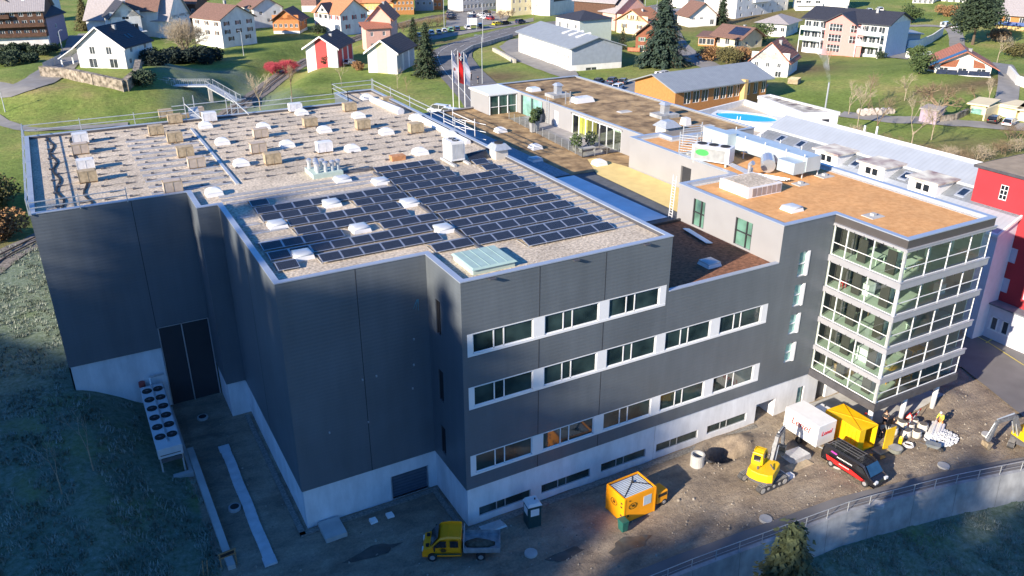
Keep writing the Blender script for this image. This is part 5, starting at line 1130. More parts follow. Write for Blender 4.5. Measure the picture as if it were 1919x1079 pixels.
# excavators ---------------------------------------------------------------
def excavator(label, x, y, track_rz, body_rz, P):
    t = thing('excavator', label, 'excavator', (x, y, .02), 0)
    Tm = Matrix.Rotation(track_rz, 4, 'Z')
    for s in (-1, 1):
        mb = MB(); mb.T = Tm; pr = [(-1.55, .12), (-1.4, 0), (1.4, 0), (1.55, .12), (1.72, .38), (1.55, .64), (1.4, .72), (-1.4, .72), (-1.55, .64), (-1.72, .38)]; mb.ext(pr, s*1.05-.25, s*1.05+.25); tr_ = mb.build('track', mat('track_rubber', (.055, .055, .058), .8, .35, 5), t)
        mb = MB(); mb.T = Tm
        for xx in (-1.3, -.65, 0, .65, 1.3): mb.tube((xx, s*1.05-.27, .36), (xx, s*1.05+.27, .36), .26 if abs(xx) > 1 else .15, n=12)
        mb.build('roller', mat('roller_metal', (.42, .40, .36), .6, .2), tr_)
        mb = MB(); mb.T = Tm
        for k in range(18):
            xx = -1.45+k*.17; mb.box(xx, s*1.05-.26, .72, xx+.07, s*1.05+.26, .75)
        mb.build('track_pads', mat('pad_steel', (.22, .22, .22), .6, .3), tr_)
    mb = MB(); mb.T = Tm; mb.box(-.8, -.85, .3, .8, .85, .8); mb.build('undercarriage', steel, t)
    mb = MB(); mb.T = Tm; mb.box(1.85, -1.2, .1, 1.95, 1.2, .6); mb.bar((1.0, -.5, .4), (1.9, -.5, .35), .12); mb.bar((1.0, .5, .4), (1.9, .5, .35), .12); mb.build('dozer_blade', mat('blade_grey', (.45, .45, .44), .6, .2), t)
    Tb = Matrix.Rotation(body_rz, 4, 'Z')
    pl = [(-1.45, -.75), (-1.2, -1.12), (.9, -1.12), (1.15, -.9), (1.15, .9), (.9, 1.12), (-1.2, 1.12), (-1.45, .75), (-1.58, 0)]
    mb = MB(); mb.T = Tb; mb.prism(pl, 1.0, 1.75, top=[(a_*.95, b_*.95) for a_, b_ in pl]); bd = mb.build('engine_body', P, t, bevel=.06)
    mb = MB(); mb.T = Tb; mb.prism([(a_*1.01, b_*1.01) for a_, b_ in pl[:2]+pl[6:]], .82, 1.02); mb.prism([(a_*.98, b_*.98) for a_, b_ in pl], .8, 1.0); mb.build('counterweight_skirt', steel, t)
    mb = MB(); mb.T = Tb; mb.loft([[(-.35, .1, 1.7), (1.05, .1, 1.7), (1.05, 1.08, 1.7), (-.35, 1.08, 1.7)], [(-.35, .1, 2.2), (1.2, .1, 2.2), (1.2, 1.08, 2.2), (-.35, 1.08, 2.2)], [(-.3, .15, 2.85), (.85, .15, 2.85), (.85, 1.02, 2.85), (-.3, 1.02, 2.85)]]); cb = mb.build('cab', P, t, bevel=.05)
    mb = MB(); mb.T = Tb
    mb.poly([(-.2, 1.087, 2.02), (-.2, 1.045, 2.66), (.75, 1.045, 2.66), (.95, 1.087, 2.1)]); mb.poly([(-.36, .3, 2.1), (-.325, .3, 2.65), (-.325, .9, 2.65), (-.36, .9, 2.1)][::1]); mb.poly([(1.21, .2, 2.2), (1.21, 1.0, 2.2), (.93, .97, 2.72), (.93, .2, 2.72)]); mb.poly([(-.2, .09, 2.02), (.95, .09, 2.1), (.75, .13, 2.66), (-.2, .13, 2.66)]); mb.build('window', cglass, cb)
    mb = MB(); mb.T = Tb
    for k in range(4): mb.bar((.0+k*.14, .2, 2.9), (.0+k*.14, 1.0, 2.9), .04)
    mb.bar((-.05, .2, 2.95), (.5, .2, 2.95), .06); mb.bar((-.05, 1.0, 2.95), (.5, 1.0, 2.95), .06); mb.build('roof_guard', P, cb)
    mb = MB(); mb.T = Tb; mb.tube((-.9, .3, 1.72), (-.9, .3, 2.0), .09, .09, 8); mb.bar((-.3, -.9, 1.75), (-.1, -.5, 2.05), .08); mb.build('exhaust', steel, bd)
    # boom: two parallel beams with hydraulic ram
    A, B_, C_, D_ = Vector((1.0, -.25, 1.4)), Vector((2.1, -.25, 3.5)), Vector((4.0, -.25, 3.3)), Vector((4.5, -.25, 1.3))
    bm_ = mat('boom_steel', (.13, .14, .16), .5, .35, 4)
    mb = MB(); mb.T = Tb; mb.bar(A, B_, .3, .42); mb.bar(B_, C_, .28, .36); mb.build('boom', bm_, t)
    mb = MB(); mb.T = Tb; mb.bar(C_, D_, .24, .3); mb.build('stick', bm_, t)
    mb = MB(); mb.T = Tb; mb.tube(A+Vector((.4, .22, .0)), A.lerp(B_, .8)+Vector((.1, .22, -.3)), .07, .05, 8); mb.tube(A+Vector((.4, -.22, .0)), A.lerp(B_, .8)+Vector((.1, -.22, -.3)), .07, .05, 8); mb.tube(B_.lerp(C_, .1)+Vector((0, 0, .35)), C_+Vector((.1, 0, .25)), .08, .05, 8); mb.tube(C_+Vector((.25, 0, -.1)), D_+Vector((.35, 0, .4)), .06, .05, 8); mb.build('hydraulic_ram', galv, t)
    mb = MB(); mb.T = Tb; a0 = D_+Vector((0, 0, -.1)); prf = [(a0.x-.35, a0.z), (a0.x+.25, a0.z+.1), (a0.x+.3, a0.z-.35), (a0.x-.05, a0.z-.75), (a0.x-.6, a0.z-.7), (a0.x-.55, a0.z-.62), (a0.x-.08, a0.z-.6)]; mb.ext(prf, -.6, .1); mb.build('bucket', mat('bucket_worn', (.30, .24, .16), .6, .4, 4), t)
    return t
excavator('yellow excavator with dark raised boom on the dirt beside the pit', 46.9, 40.6, rad(2), rad(28), yelb)
excavator('second yellow excavator cut off by the right edge of the picture', 71.8, 32.7, rad(20), rad(168), yelb)
# loading bucket, pallet and stuff by the trailer
for nm, lab, u, v, dims, m_ in (('shovel_bucket', 'spare excavator bucket lying between excavator and trailer', 1492, 857, (1.1, .8, .5), galv), ('plank_pile', 'flat timber planks under the spare bucket', 1497, 872, (1.4, .5, .12), osb), ('white_block', 'small white block on the dirt right of the excavator track', 1480, 893, (.3, .3, .3), wpaint), ('white_block', 'white block near the double wall corner, left one', 700, 977, (.3, .3, .22), wpaint), ('white_block', 'white block on the dirt, right one below the roller door', 731, 967, (.3, .3, .22), wpaint), ('cable_drum_base', 'flat bundle lying by the parked truck bed', 923, 988, (1.1, .5, .15), galv)):
    p = G(u, v, 0); mb = MB(); a_, b_, c_ = dims; mb.prism([(p.x-a_, p.y-b_), (p.x+a_, p.y-b_), (p.x+a_, p.y+b_), (p.x-a_, p.y+b_)], 0, c_, top=[(p.x-a_*.8, p.y-b_*.9), (p.x+a_*.9, p.y-b_*.8), (p.x+a_*.8, p.y+b_*.8), (p.x-a_*.9, p.y+b_*.9)]); tag(mb.build(nm, m_, loc=(p.x, p.y, 0)), lab, nm.replace('_', ' '))
# sacks, stones, barrow under the tower -------------------------------------
lat = 'big white sack on the building site, '
SK = [(1672, 812, 1.0, 'leftmost front one'), (1688, 800, .9, 'behind the yellow gas bottle'), (1697, 817, .95, 'beside the cement mixer'), (1704, 804, .9, 'open one in the middle of the heap'), (1712, 795, .85, 'rear middle one next to the column'), (1716, 818, .9, 'front one right of the middle'), (1728, 806, 1.0, 'next to the white pipes'), (1680, 795, .8, 'orange tinted one at the rear')]
for k, (u, v, s, q) in enumerate(SK):
    p = G(u, v, .1); sk = thing('bulk_sack', lat+q, 'sack', (p.x, p.y, .05), R.uniform(0, 2), 'big sacks under the tower')
    mb = MB(); rs = []
    for r_, z in ((.38, 0), (.48, .12), (.5, .45), (.42, .68), (.46, .78)): rs.append([(r_*s*math.cos(2*math.pi*i/10)*(1+.12*math.sin(i*3+k)), r_*s*math.sin(2*math.pi*i/10)*(1+.12*math.cos(i*2+k)), z*s) for i in range(10)])
    mb.loft(rs); mb.build('sack_body', mat('sack_cream', (.62, .58, .50), .9, .12, 3) if k != 7 else mat('sack_orange', (.6, .38, .25), .9, .1), sk, smooth=True)
    mb = MB(); mb.tube((0, 0, .70*s), (0, 0, .795*s), .34*s, .38*s, 10); mb.build('sack_fill', mat('sack_fill', (.12, .11, .10), .9, .3, 4), sk)
mb = MB(); rr_ = random.Random(3); c = G(1762, 822, 0)
for k in range(420):
    a_, r_ = rr_.uniform(0, 6.28), rr_.random()**.5; x, y = c.x+math.cos(a_)*r_*1.7, c.y+math.sin(a_)*r_*1.25; z = .12+.45*(1-r_)*rr_.uniform(.6, 1); s = rr_.uniform(.09, .17)
    mb.tube((x, y, z-s*.4), (x+rr_.uniform(-.1, .1), y+rr_.uniform(-.1, .1), z+s*.6), s*.7, s*.5, 5)
tag(mb.build('stone_heap', mat('white_stone', (.55, .57, .60), .8, .25, 6), loc=(c.x, c.y, 0)), 'heap of whitish stones at the right end of the sacks', 'stones', kind='stuff')
mb = MB(); p, q = G(1718, 800, .5), G(1752, 775, .5)
for k in range(5): mb.tube((67.5+k*.12, 39.2-k*.2, .25+.14*(k % 2)), (65.0+k*.12, 37.9-k*.2, .25+.14*(k % 2)), .14, .14, 8)
tag(mb.build('pipe_bundle', plastw, loc=(66, 38.5, 0)), 'bundle of white plastic pipes behind the stone heap', 'pipes')
br = thing('barrier_board', 'red and white striped barrier plank leaning over the pipes', 'barrier', (65, 39.8, .1), world=True)
for k in range(8):
    a_, b_ = Vector((63.4, 39.3, .75)), Vector((67.4, 40.6, .95)); mb = MB(); mb.bar(a_.lerp(b_, k/8), a_.lerp(b_, (k+1)/8), .05, .22); mb.build('stripe', red if k % 2 else wpaint, br)
gbt = thing('gas_bottle', 'small yellow bottle standing before the sacks', 'bottle', tuple(G(1686, 833, .1))); mb = MB(); mb.tube((0, 0, 0), (0, 0, .75), .17, .17, 12); mb.tube((0, 0, .75), (0, 0, .95), .17, .06, 12); mb.build('bottle_body', yelb, gbt); mb = MB(); mb.tube((0, 0, .95), (0, 0, 1.05), .06, .06, 8); mb.build('valve', steel, gbt)
mx_ = thing('mixing_tub', 'round grey mortar tub on the dirt near the yellow container', 'tub', tuple(G(1677, 845, .1))); mb = MB(); mb.tube((0, 0, 0), (0, 0, .4), .55, .65, 16); mb.build('tub', mat('tub_grey', (.22, .23, .20), .7, .2), mx_); mb = MB(); mb.tube((0, 0, .33), (0, 0, .405), .55, .56, 16); mb.build('mortar', concd, mx_)
hr = thing('hose_reel', 'white coiled hose lying beside the mortar tub', 'hose', tuple(G(1702, 836, .1))); mb = MB()
for k in range(20):
    a0, a1 = k*.628, (k+1)*.628; r0 = .5-.008*k; mb.tube((r0*math.cos(a0), r0*math.sin(a0), .05+.012*k), (r0*math.cos(a1), r0*math.sin(a1), .06+.012*k), .05, .05, 5)
mb.build('hose_coil', plastw, hr)
wb = thing('wheelbarrow', 'dark metal wheelbarrow below the stone heap', 'wheelbarrow', tuple(G(1746, 842, .05)), rad(-60)); mb = MB(); mb.loft([[(-.4, -.25, .3), (.4, -.25, .3), (.4, .25, .3), (-.4, .25, .3)], [(-.6, -.38, .65), (.65, -.38, .65), (.65, .38, .65), (-.6, .38, .65)]]); mb.build('tray', mat('barrow_grey', (.20, .23, .25), .5, .3), wb); mb = MB(); mb.tube((.75, -.05, .2), (.75, .05, .2), .2, .2, 12); mb.build('wheel', black, wb); mb = MB()
for s in (-1, 1): mb.bar((.75, s*.1, .2), (-1.2, s*.32, .62), .05); mb.bar((-.35, s*.28, .3), (-.4, s*.28, 0), .05)
mb.build('handle_frame', steel, wb)
mb = MB(); p = G(1652, 842, .1); mb.box(p.x-.8, p.y-.5, .02, p.x+.8, p.y+.5, .12); tag(mb.build('plywood_sheet', osb, loc=(p.x, p.y, 0)), 'plywood sheet lying by the yellow container door', 'sheet')
mb = MB(); p = G(1768, 832, .1)
mb = MB(); mb.bar((71.4, 47.3, .25), (73.2, 44.6, .45), .9, .5); tag(mb.build('red_tarp', mat('magenta_red', (.50, .02, .09), .5, .1), loc=(72.3, 46, .2)), 'magenta red covered board pile behind the glass tower', 'covered pile')
for k, (u, v, lab) in enumerate(((1737, 786, 'red and white warning sign triangle lying left by the middle column'), (1762, 790, 'orange traffic cone right of the pipes'))):
    p = G(u, v, .1)
    if k == 0: p = G(1703, 786, .1); t = thing('warning_sign', lab, 'sign', tuple(p), rad(-40)); mb = MB(); mb.ext([(-.45, .05), (.45, .05), (0, .8)], 0, .03); mb.build('sign_border', red, t); mb = MB(); mb.ext([(-.28, .15), (.28, .15), (0, .62)], -.01, .0); mb.build('sign_face', wpaint, t)
    else: t = thing('traffic_cone', lab, 'cone', tuple(p)); mb = MB(); mb.tube((0, 0, .04), (0, 0, .7), .2, .04, 12); mb.box(-.26, -.26, 0, .26, .26, .05); mb.build('cone_body', mat('cone_orange', (.75, .20, .04), .5), t); mb = MB(); mb.tube((0, 0, .33), (0, 0, .5), .134, .092, 12); mb.build('white_band', wpaint, t)
# people ----------------------------------------------------------------------
def skinmesh(name, joints, edges, m, parent):
    me = bpy.data.meshes.new(name); me.from_pydata([j[0] for j in joints], edges, []); me.materials.append(m)
    o = bpy.data.objects.new(name, me); col.objects.link(o); o.parent = parent
    sk_ = o.modifiers.new('skin', 'SKIN'); sv = me.skin_vertices[0].data
    for i, j in enumerate(joints): sv[i].radius = (j[1], j[1] if len(j) < 3 else j[2])
    sv[0].use_root = True
    s_ = o.modifiers.new('sub', 'SUBSURF'); s_.levels = 1; s_.render_levels = 1
    return o
def person(label, x, y, rz, jacket, trousers, hat, lean=0, z=.1, arms=0, group=None):
    t = thing('person', label, 'person', (x, y, z), rz, group); skin = mat('skin', (.50, .30, .21), .6, .05)
    fx = lambda zz: lean*max(0, zz-.95)
    J = [((fx(.95), 0, .95), .13, .16), ((fx(1.2), 0, 1.2), .12, .16), ((fx(1.42), 0, 1.42), .10, .15), ((fx(1.52), 0, 1.52), .055), ((fx(1.58)+.01, 0, 1.6), .08), ((fx(1.68)+.02, 0, 1.70), .10), ((fx(1.76), 0, 1.79), .06)]
    E_ = [(0, 1), (1, 2), (2, 3), (3, 4), (4, 5), (5, 6)]
    for s in (-1, 1):
        b0 = len(J); J += [((0, s*.10, .88), .09), ((.03+.03*s, s*.12, .50), .06), ((-.02+.05*s, s*.13, .10), .045), ((.12+.05*s, s*.14, .05), .04)]; E_ += [(0, b0), (b0, b0+1), (b0+1, b0+2), (b0+2, b0+3)]
        b0 = len(J); ax = fx(1.4); J += [((ax, s*.20, 1.41), .06), ((ax-.02+.1*arms, s*.27, 1.14), .045), ((ax+.08+.2*arms, s*.25, .90+.12*arms), .033), ((ax+.13+.22*arms, s*.24, .82+.12*arms), .035)]; E_ += [(2, b0), (b0, b0+1), (b0+1, b0+2), (b0+2, b0+3)]
        hx, hy, hz_ = J[-1][0]
        for f_ in range(4): b1 = len(J); J.append(((hx+.05+.01*f_, hy+s*(.025-.017*f_), hz_-.05), .010)); E_.append((b0+3, b1))
        b1 = len(J); J.append(((hx+.05, hy-s*.05, hz_+.0), .011)); E_.append((b0+3, b1))
    skinmesh('body', J, E_, skin, t)
    K = [((fx(.97), 0, .97), .155, .19), ((fx(1.2), 0, 1.2), .145, .185), ((fx(1.42), 0, 1.42), .12, .165), ((fx(1.48), 0, 1.49), .075)]; F_ = [(0, 1), (1, 2), (2, 3)]
    for s in (-1, 1):
        b0 = len(K); ax = fx(1.4); K += [((ax, s*.21, 1.41), .078), ((ax-.02+.1*arms, s*.28, 1.14), .062), ((ax+.08+.2*arms, s*.255, .92+.12*arms), .05)]; F_ += [(2, b0), (b0, b0+1), (b0+1, b0+2)]
    skinmesh('jacket', K, F_, jacket, t)
    K = [((0, 0, .95), .14, .17)]; F_ = []
    for s in (-1, 1): b0 = len(K); K += [((0, s*.10, .86), .105), ((.03+.03*s, s*.12, .50), .078), ((-.02+.05*s, s*.13, .12), .065)]; F_ += [(0, b0), (b0, b0+1), (b0+1, b0+2)]
    skinmesh('trousers', K, F_, trousers, t)
    for s in (-1, 1): mb = MB(); mb.box(-.07+.05*s, s*.13-.05, 0, .2+.05*s, s*.13+.05, .12); mb.build('boot', black, t, bevel=.03)
    mb = MB(); mb.loft([[(fx(1.75)+.02+r_*math.cos(k*.785)*1.1, r_*math.sin(k*.785), z_) for k in range(8)] for r_, z_ in ((.12, 1.73), (.12, 1.80), (.08, 1.87), (.02, 1.89))]); mb.build('helmet' if hat[1] else 'hair', hat[0], t, smooth=True)
    return t
navy = mat('navy_cloth', (.02, .025, .045), .9, .2); drk = mat('dark_cloth', (.03, .03, .032), .9, .2); hiv = mat('hi_vis', (.62, .66, .08), .8, .1); hivo = mat('hi_vis_orange', (.70, .22, .06), .8, .1); gry = mat('grey_cloth', (.25, .26, .26), .9, .1); brn = mat('brown_hair', (.06, .035, .02), .9, .2)
pt = G(1656, 800, .1); person('person in dark clothes standing upright beside the middle column', pt.x, pt.y, rad(200), drk, navy, (brn, 0), 0, .13)
pt = G(1649, 818, .1); person('person in grey jacket and dark trousers bending slightly in front of the upright one', pt.x, pt.y, rad(250), gry, navy, (brn, 0), .35, .05, 1)
pt = G(1611, 805, .1); person('crouching worker in dark clothes behind the yellow container', pt.x, pt.y+.3, rad(300), navy, drk, (red, 1), .6, .1, 1)
pt = G(1762, 798, .1); person('worker in yellow hi-vis jacket bending at the right column', pt.x, pt.y, rad(190), hiv, hivo, (wpaint, 1), .7, .05, 1)
pt = gh(883, 150); person('pedestrian in dark clothes walking left on the road verge', pt.x, pt.y, rad(120), drk, navy, (brn, 0), 0, pt.z+.1)
pt = gh(896, 157); person('pedestrian in blue clothes on the road beside the lamp post', pt.x, pt.y, rad(120), navy, gry, (brn, 0), 0, pt.z+.1)
# ================================================================ TERRACE BUILDING, POOL ROOF, GREY AND RED BUILDINGS
tb = thing('terrace_building', 'flat roofed pavilion with brown planted roof and glass front on terrace', 'building', (70, 100, 4), world=True)
ZB = 19.62; OB = [(62.7, 76.7), (64.1, 76.7), (64.1, 76.75), (77.5, 76.75), (77.5, 118.6), (61.6, 118.6), (61.6, 113.3), (62.7, 113.3)]
mb = MB(); facade(mb, (62.7, 118.5), (62.7, 79.1), ZL-.3, ZB, [(118.5-111.0, 118.5-104.6, ZL-2.3, ZB-.35), (118.5-101.4, 118.5-100.2, ZL-.2, ZL+2.1), (118.5-96.6, 118.5-84.9, ZL-.15, ZB-.35)], .3)
facade(mb, (77.5, 76.75), (77.5, 118.6), 4, ZB); facade(mb, (77.5, 118.6), (62.7, 118.6), 4, ZB); facade(mb, (62.7, 76.75), (77.5, 76.75), 4, ZB)
mb.build('grey_wall', cladg, tb)
mb = MB(); mb.poly([(x, y, ZB-.2) for x, y in inset([(62.7, 76.75), (77.5, 76.75), (77.5, 118.6), (62.7, 118.6)], .3)]); mb.build('sedum_roof', sedum, tb)
mb = MB(); ring(mb, [(62.6, 76.65), (77.6, 76.65), (77.6, 118.7), (62.6, 118.7)], 0, .4, ZB-.05, ZB+.06); mb.build('parapet_cap', capm, tb)
mb = MB(); mb.box(62.95, 84.9, ZL-.15, 63.0, 96.6, ZB-.35); mb.v = []; mb.f = []; mb.mi = []
fr_ = MB()
for k in range(8): y = 84.9+k*1.655; fr_.box(62.75, y, ZL-.15, 62.87, y+.1, ZB-.35)
fr_.box(62.7, 84.7, ZB-.5, 62.9, 96.8, ZB-.3); wf = fr_.build('window_frame', frame_w, tb); mb = MB(); mb.poly([(62.83, 96.6, ZL-.15), (62.83, 84.9, ZL-.15), (62.83, 84.9, ZB-.35), (62.83, 96.6, ZB-.35)]); mb.build('glass_pane', glass_t, wf)
mb = MB(); mb.box(62.9, 84.5, ZL-.2, 68.5, 97, ZL-.1); mb.build('inner_floor', mat('terrace_floor', (.28, .26, .24), .7), tb)
mb = MB(); mb.box(68.5, 84.5, ZL-.2, 68.7, 97, ZB-.3); mb.box(62.95, 84.55, ZL-.1, 68.5, 84.7, ZB-.3); mb.build('inner_wall', intw, tb)
mb = MB(); mb.box(63.6, 94.0, ZL-.1, 65.2, 96.3, ZB-.5); mb.build('yellow_partition', mat('yellow_wall', (.62, .52, .10), .7), tb)
mb = MB(); mb.box(62.82, 100.2, ZL-.2, 62.86, 101.4, ZL+2.1); mb.build('white_door', wpaint, tb)
# glazed end at the far left
gx = 61.6
mb = MB(); fz = [4, 8.0, 12.0, 15.9]
for z in (7.7, 11.7, 15.6, 19.2): mb.box(57.9, 112.2, z, 62.7, 112.35, z+.35)
for k in range(4): mb.box(57.9+k*1.55, 112.15, 4, 58.0+k*1.55, 112.3, 19.3)
for z in (13.7, 17.5): mb.box(57.9, 112.2, z, 62.7, 112.3, z+.08)
fr2 = mb.build('glazed_front', frame_w, tb); mb = MB(); mb.poly([(57.9, 112.28, 4), (62.7, 112.28, 4), (62.7, 112.28, 19.3), (57.9, 112.28, 19.3)]); mb.build('glass_pane', mat('dark_green_glass', (.03, .07, .06), .08, .5, .6, spec=.9), fr2)
mb = MB(); mb.box(57.8, 112.3, 4, 62.75, 118.5, 19.3); mb.build('stair_block', cladg, tb); mb = MB(); mb.box(57.6, 112.0, 19.35, 62.8, 118.7, ZB); mb.build('canopy_roof', frame_w, tb)
mb = MB(); mb.box(62.98, 104.7, ZL-2, 63.02, 110.9, ZB-.4); mb.build('pale_glass', mat('pale_green_glass', (0,)*3), tb); mb = MB()
for k in range(3): mb.box(62.72, 104.7+k*3.05, ZL-.3, 62.84, 104.82+k*3.05, ZB-.35)
mb.build('window_frame', joint, tb)
for x, y, lab in ((66.5, 106.5, 'rear'), (72, 88, 'middle')):
    t = thing('roof_vent', f'{lab} silver vent stack on a wide dark plinth on the brown planted roof', 'roof vent', (x, y, ZB-.2)); mb = MB(); mb.box(-1.5, -1.3, 0, 1.5, 1.3, .45); mb.build('plinth', concd, t); mb = MB(); mb.box(-.45, -.45, .45, .45, .45, 1.7); mb.build('stack', alu, t); mb = MB(); mb.prism([(-.65, -.65), (.65, -.65), (.65, .65), (-.65, .65)], 1.65, 2.0, top=[(-.3, -.3), (.3, -.3), (.3, .3), (-.3, .3)]); mb.build('cap', capm, t)
t = thing('exhaust_hood', 'broad metal exhaust hood at the corner beside the orange strip roof', 'exhaust hood', (66.5, 80.6, ZB-.2)); mb = MB(); mb.box(-1.0, -1.0, 0, 1.0, 1.0, .9); mb.build('stack', mat('beige_panel', (0,)*3), t); mb = MB(); mb.prism([(-1.3, -1.3), (1.3, -1.3), (1.3, 1.3), (-1.3, 1.3)], .9, 1.6, top=[(-.6, -.6), (.6, -.6), (.6, .6), (-.6, .6)]); mb.build('hood', galv, t)
for x, y, w_, d_, h_, m_, lab, nm in ((65.5, 112, .9, .9, .5, acryl, 'white skylight dome at the rear of the brown planted roof', 'roof_dome'), (67.6, 101.5, 1.6, 1.0, .7, plastw, 'stack of white boxes on the brown planted roof', 'white_boxes'), (71.5, 83, .5, .6, .9, plastw, 'white slatted vent near the front of the brown roof', 'slatted_vent'), (69, 93, 1.0, .6, .12, concrete, 'flat pale slab on the middle of the brown roof', 'roof_slab'), (73.5, 81, .9, .5, .1, concrete, 'flat pale slab near the front right of the brown roof', 'roof_slab')):
    mb = MB(); mb.prism([(x-w_, y-d_), (x+w_, y-d_), (x+w_, y+d_), (x-w_, y+d_)], ZB-.2, ZB-.2+h_, top=[(x-w_*.8, y-d_*.8), (x+w_*.8, y-d_*.8), (x+w_*.8, y+d_*.8), (x-w_*.8, y+d_*.8)]); tag(mb.build(nm, m_, loc=(x, y, ZB-.2)), lab, nm.replace('_', ' '))
for x, y, k in ((64.6, 101.3, 0), (65.2, 101.0, 1)): mb = MB(); mb.bar((x, y, ZB-.2), (x, y, ZB+1.6), .12); tag(mb.build('vent_pole', alu, loc=(x, y, ZB)), ('left' if k == 0 else 'right')+' thin silver pole of the pair on the brown roof', 'pole')
ld = thing('wall_ladder', 'silver caged ladder on the terrace wall beside the white door', 'ladder', (62.5, 103, ZL), world=True); mb = MB(); mb.bar((62.55, 103.2, ZL-.2), (62.55, 103.2, ZB+.6), .07); mb.bar((62.55, 102.6, ZL-.2), (62.55, 102.6, ZB+.6), .07)
for k in range(12): mb.bar((62.55, 103.2, ZL+.28*k), (62.55, 102.6, ZL+.28*k), .04)
mb.build('ladder_frame', galv, ld)
# planters and furniture on the terrace
def leaf_cloud(mb, c, r, n_, s, rr, squash=1.0, mi=0):
    for k in range(n_):
        while True:
            q = Vector((rr.uniform(-1, 1), rr.uniform(-1, 1), rr.uniform(-1, 1)))
            if .25 < q.length < 1: break
        p_ = Vector(c)+Vector((q.x*r, q.y*r, q.z*r*squash)); a = Vector((rr.uniform(-1, 1), rr.uniform(-1, 1), rr.uniform(-.6, .6))).normalized(); b__ = a.orthogonal().normalized(); ss = s*rr.uniform(.6, 1.3)
        mb.add([p_-a*ss, p_+b__*ss*.6, p_+a*ss, p_-b__*ss*.6], [[0, 1, 2, 3]], mi)
leafg = mat('leaf_green', (.035, .075, .022), .8, .4, 3, c2=(.09, .13, .035)); leafd = mat('leaf_dark', (.02, .045, .025), .85, .5, 2.5, c2=(.05, .08, .035))
rr_ = random.Random(5)
for k, (u, v, hp, lab) in enumerate(((998, 247, 1.3, 'tall grey planter with green shrub, left one at the glass balustrade'), (1005, 243, 1.3, 'tall grey planter with dark shrub, right one at the balustrade'), (1000, 232, 1.1, 'tall grey planter nearest the white door'), (1010, 228, 1.1, 'dark tall planter right of the one nearest the white door'), (1079, 281, .7, 'low square pot with round bush, left one before the glass front'), (1106, 275, .7, 'low square pot with round bush, right one before the glass front'))):
    p = G(u, v, ZL-.12); t = thing('planter', lab, 'planter', tuple(p), 0, 'planters on the terrace'); mb = MB(); mb.prism([(-.28, -.28), (.28, -.28), (.28, .28), (-.28, .28)], 0, hp, top=[(-.36, -.36), (.36, -.36), (.36, .36), (-.36, .36)]); mb.build('pot', concd, t); mb = MB(); leaf_cloud(mb, (0, 0, hp+.45), .55 if k < 4 else .85, 240, .16, rr_, 1.2); mb.build('foliage', leafg if k % 2 == 0 else leafd, t)
for u, v, lab in ((1100, 283, 'low grey bench before the glass front'), (1076, 262, 'small grey stool near the middle of the terrace'), (1134, 285, 'dark low table at the right end of the terrace')):
    p = G(u, v, ZL-.12); t = thing('garden_bench' if 'bench' in lab else 'garden_stool' if 'stool' in lab else 'garden_table', lab, 'bench' if 'bench' in lab else 'stool' if 'stool' in lab else 'table', tuple(p)); mb = MB(); w_ = 1.1 if 'bench' in lab else .5; mb.box(-w_, -.35, .35, w_, .35, .5); mb.build('top', concrete if 'dark' not in lab else steel, t)
    for i in (-w_+.1, w_-.2): mb = MB(); mb.box(i, -.3, 0, i+.12, .3, .35); mb.build('leg', concd, t)
mb = MB(); mb.tube(G(1123, 276, ZL-.12), G(1123, 276, ZL-.12)+Vector((0, 0, 2.5)), .09, .09, 8); tag(mb.build('parasol_pole', steel, loc=tuple(G(1123, 276, ZL))), 'dark standing pole before the right glass doors of the terrace', 'pole')
# pool terrace -----------------------------------------------------------------
pt_ = thing('pool_terrace', 'white walled roof terrace carrying a small turquoise swimming pool', 'building', (98, 100, 5), world=True)
zq = 12.2; A_, B_, C_, D_ = G(1292, 213, zq+.9), G(1436, 262, zq+.9), G(1540, 235, zq+.9), G(1396, 187, zq+.9)
poly = [(A_.x, A_.y), (B_.x, B_.y), (C_.x, C_.y), (D_.x, D_.y)]
mb = MB(); mb.prism(poly, 2, zq); mb.build('terrace_block', mat('terrace_beige', (.42, .38, .33), .9, .12, .6), pt_)
mb = MB(); ring(mb, poly, -.15, .25, 6, zq+1.0); mb.build('parapet_wall', white, pt_)
pc = G(1398, 219, zq+1.3); po = thing('swimming_pool', 'oval turquoise pool in a white raised surround with ladder', 'swimming pool', (pc.x, pc.y, zq), YAW*-1+rad(-62))
po.rotation_euler = (0, 0, rad(-60)); N_ = 28; pe = [(5.1*math.cos(2*math.pi*k/N_), 2.9*math.sin(2*math.pi*k/N_)) for k in range(N_)]
mb = MB(); rect = [(-5.6, -3.3), (5.6, -3.3), (5.6, 3.3), (-5.6, 3.3)]
sq = []
for k in range(N_):
    a_ = 2*math.pi*k/N_; cx_, cy_ = math.cos(a_), math.sin(a_); s = min(5.7/max(abs(cx_), 1e-6), 3.3/max(abs(cy_), 1e-6)); sq.append((cx_*s, cy_*s))
for k in range(N_):
    j = (k+1) % N_; mb.poly([(*sq[k], 1.35), (*sq[j], 1.35), (*pe[j], 1.35), (*pe[k], 1.35)][::1]); mb.poly([(*sq[k], 0), (*sq[j], 0), (*sq[j], 1.35), (*sq[k], 1.35)]); mb.poly([(*pe[j], 1.0), (*pe[k], 1.0), (*pe[k], 1.35), (*pe[j], 1.35)])
mb.build('surround', plastw, po); mb = MB(); mb.poly([(x, y, 1.22) for x, y in pe]); mb.build('water', mat('pool_water', (.0, .42, .58), .12, .06, .4), po)
mb = MB(); mb.bar((-.5, -3.5, 0), (-.5, -3.2, 2.0), .08); mb.bar((0, -3.5, 0), (0, -3.2, 2.0), .08)
for k in range(5): mb.bar((-.5, -3.45+.03*k, .3*k+.2), (0, -3.45+.03*k, .3*k+.2), .06)
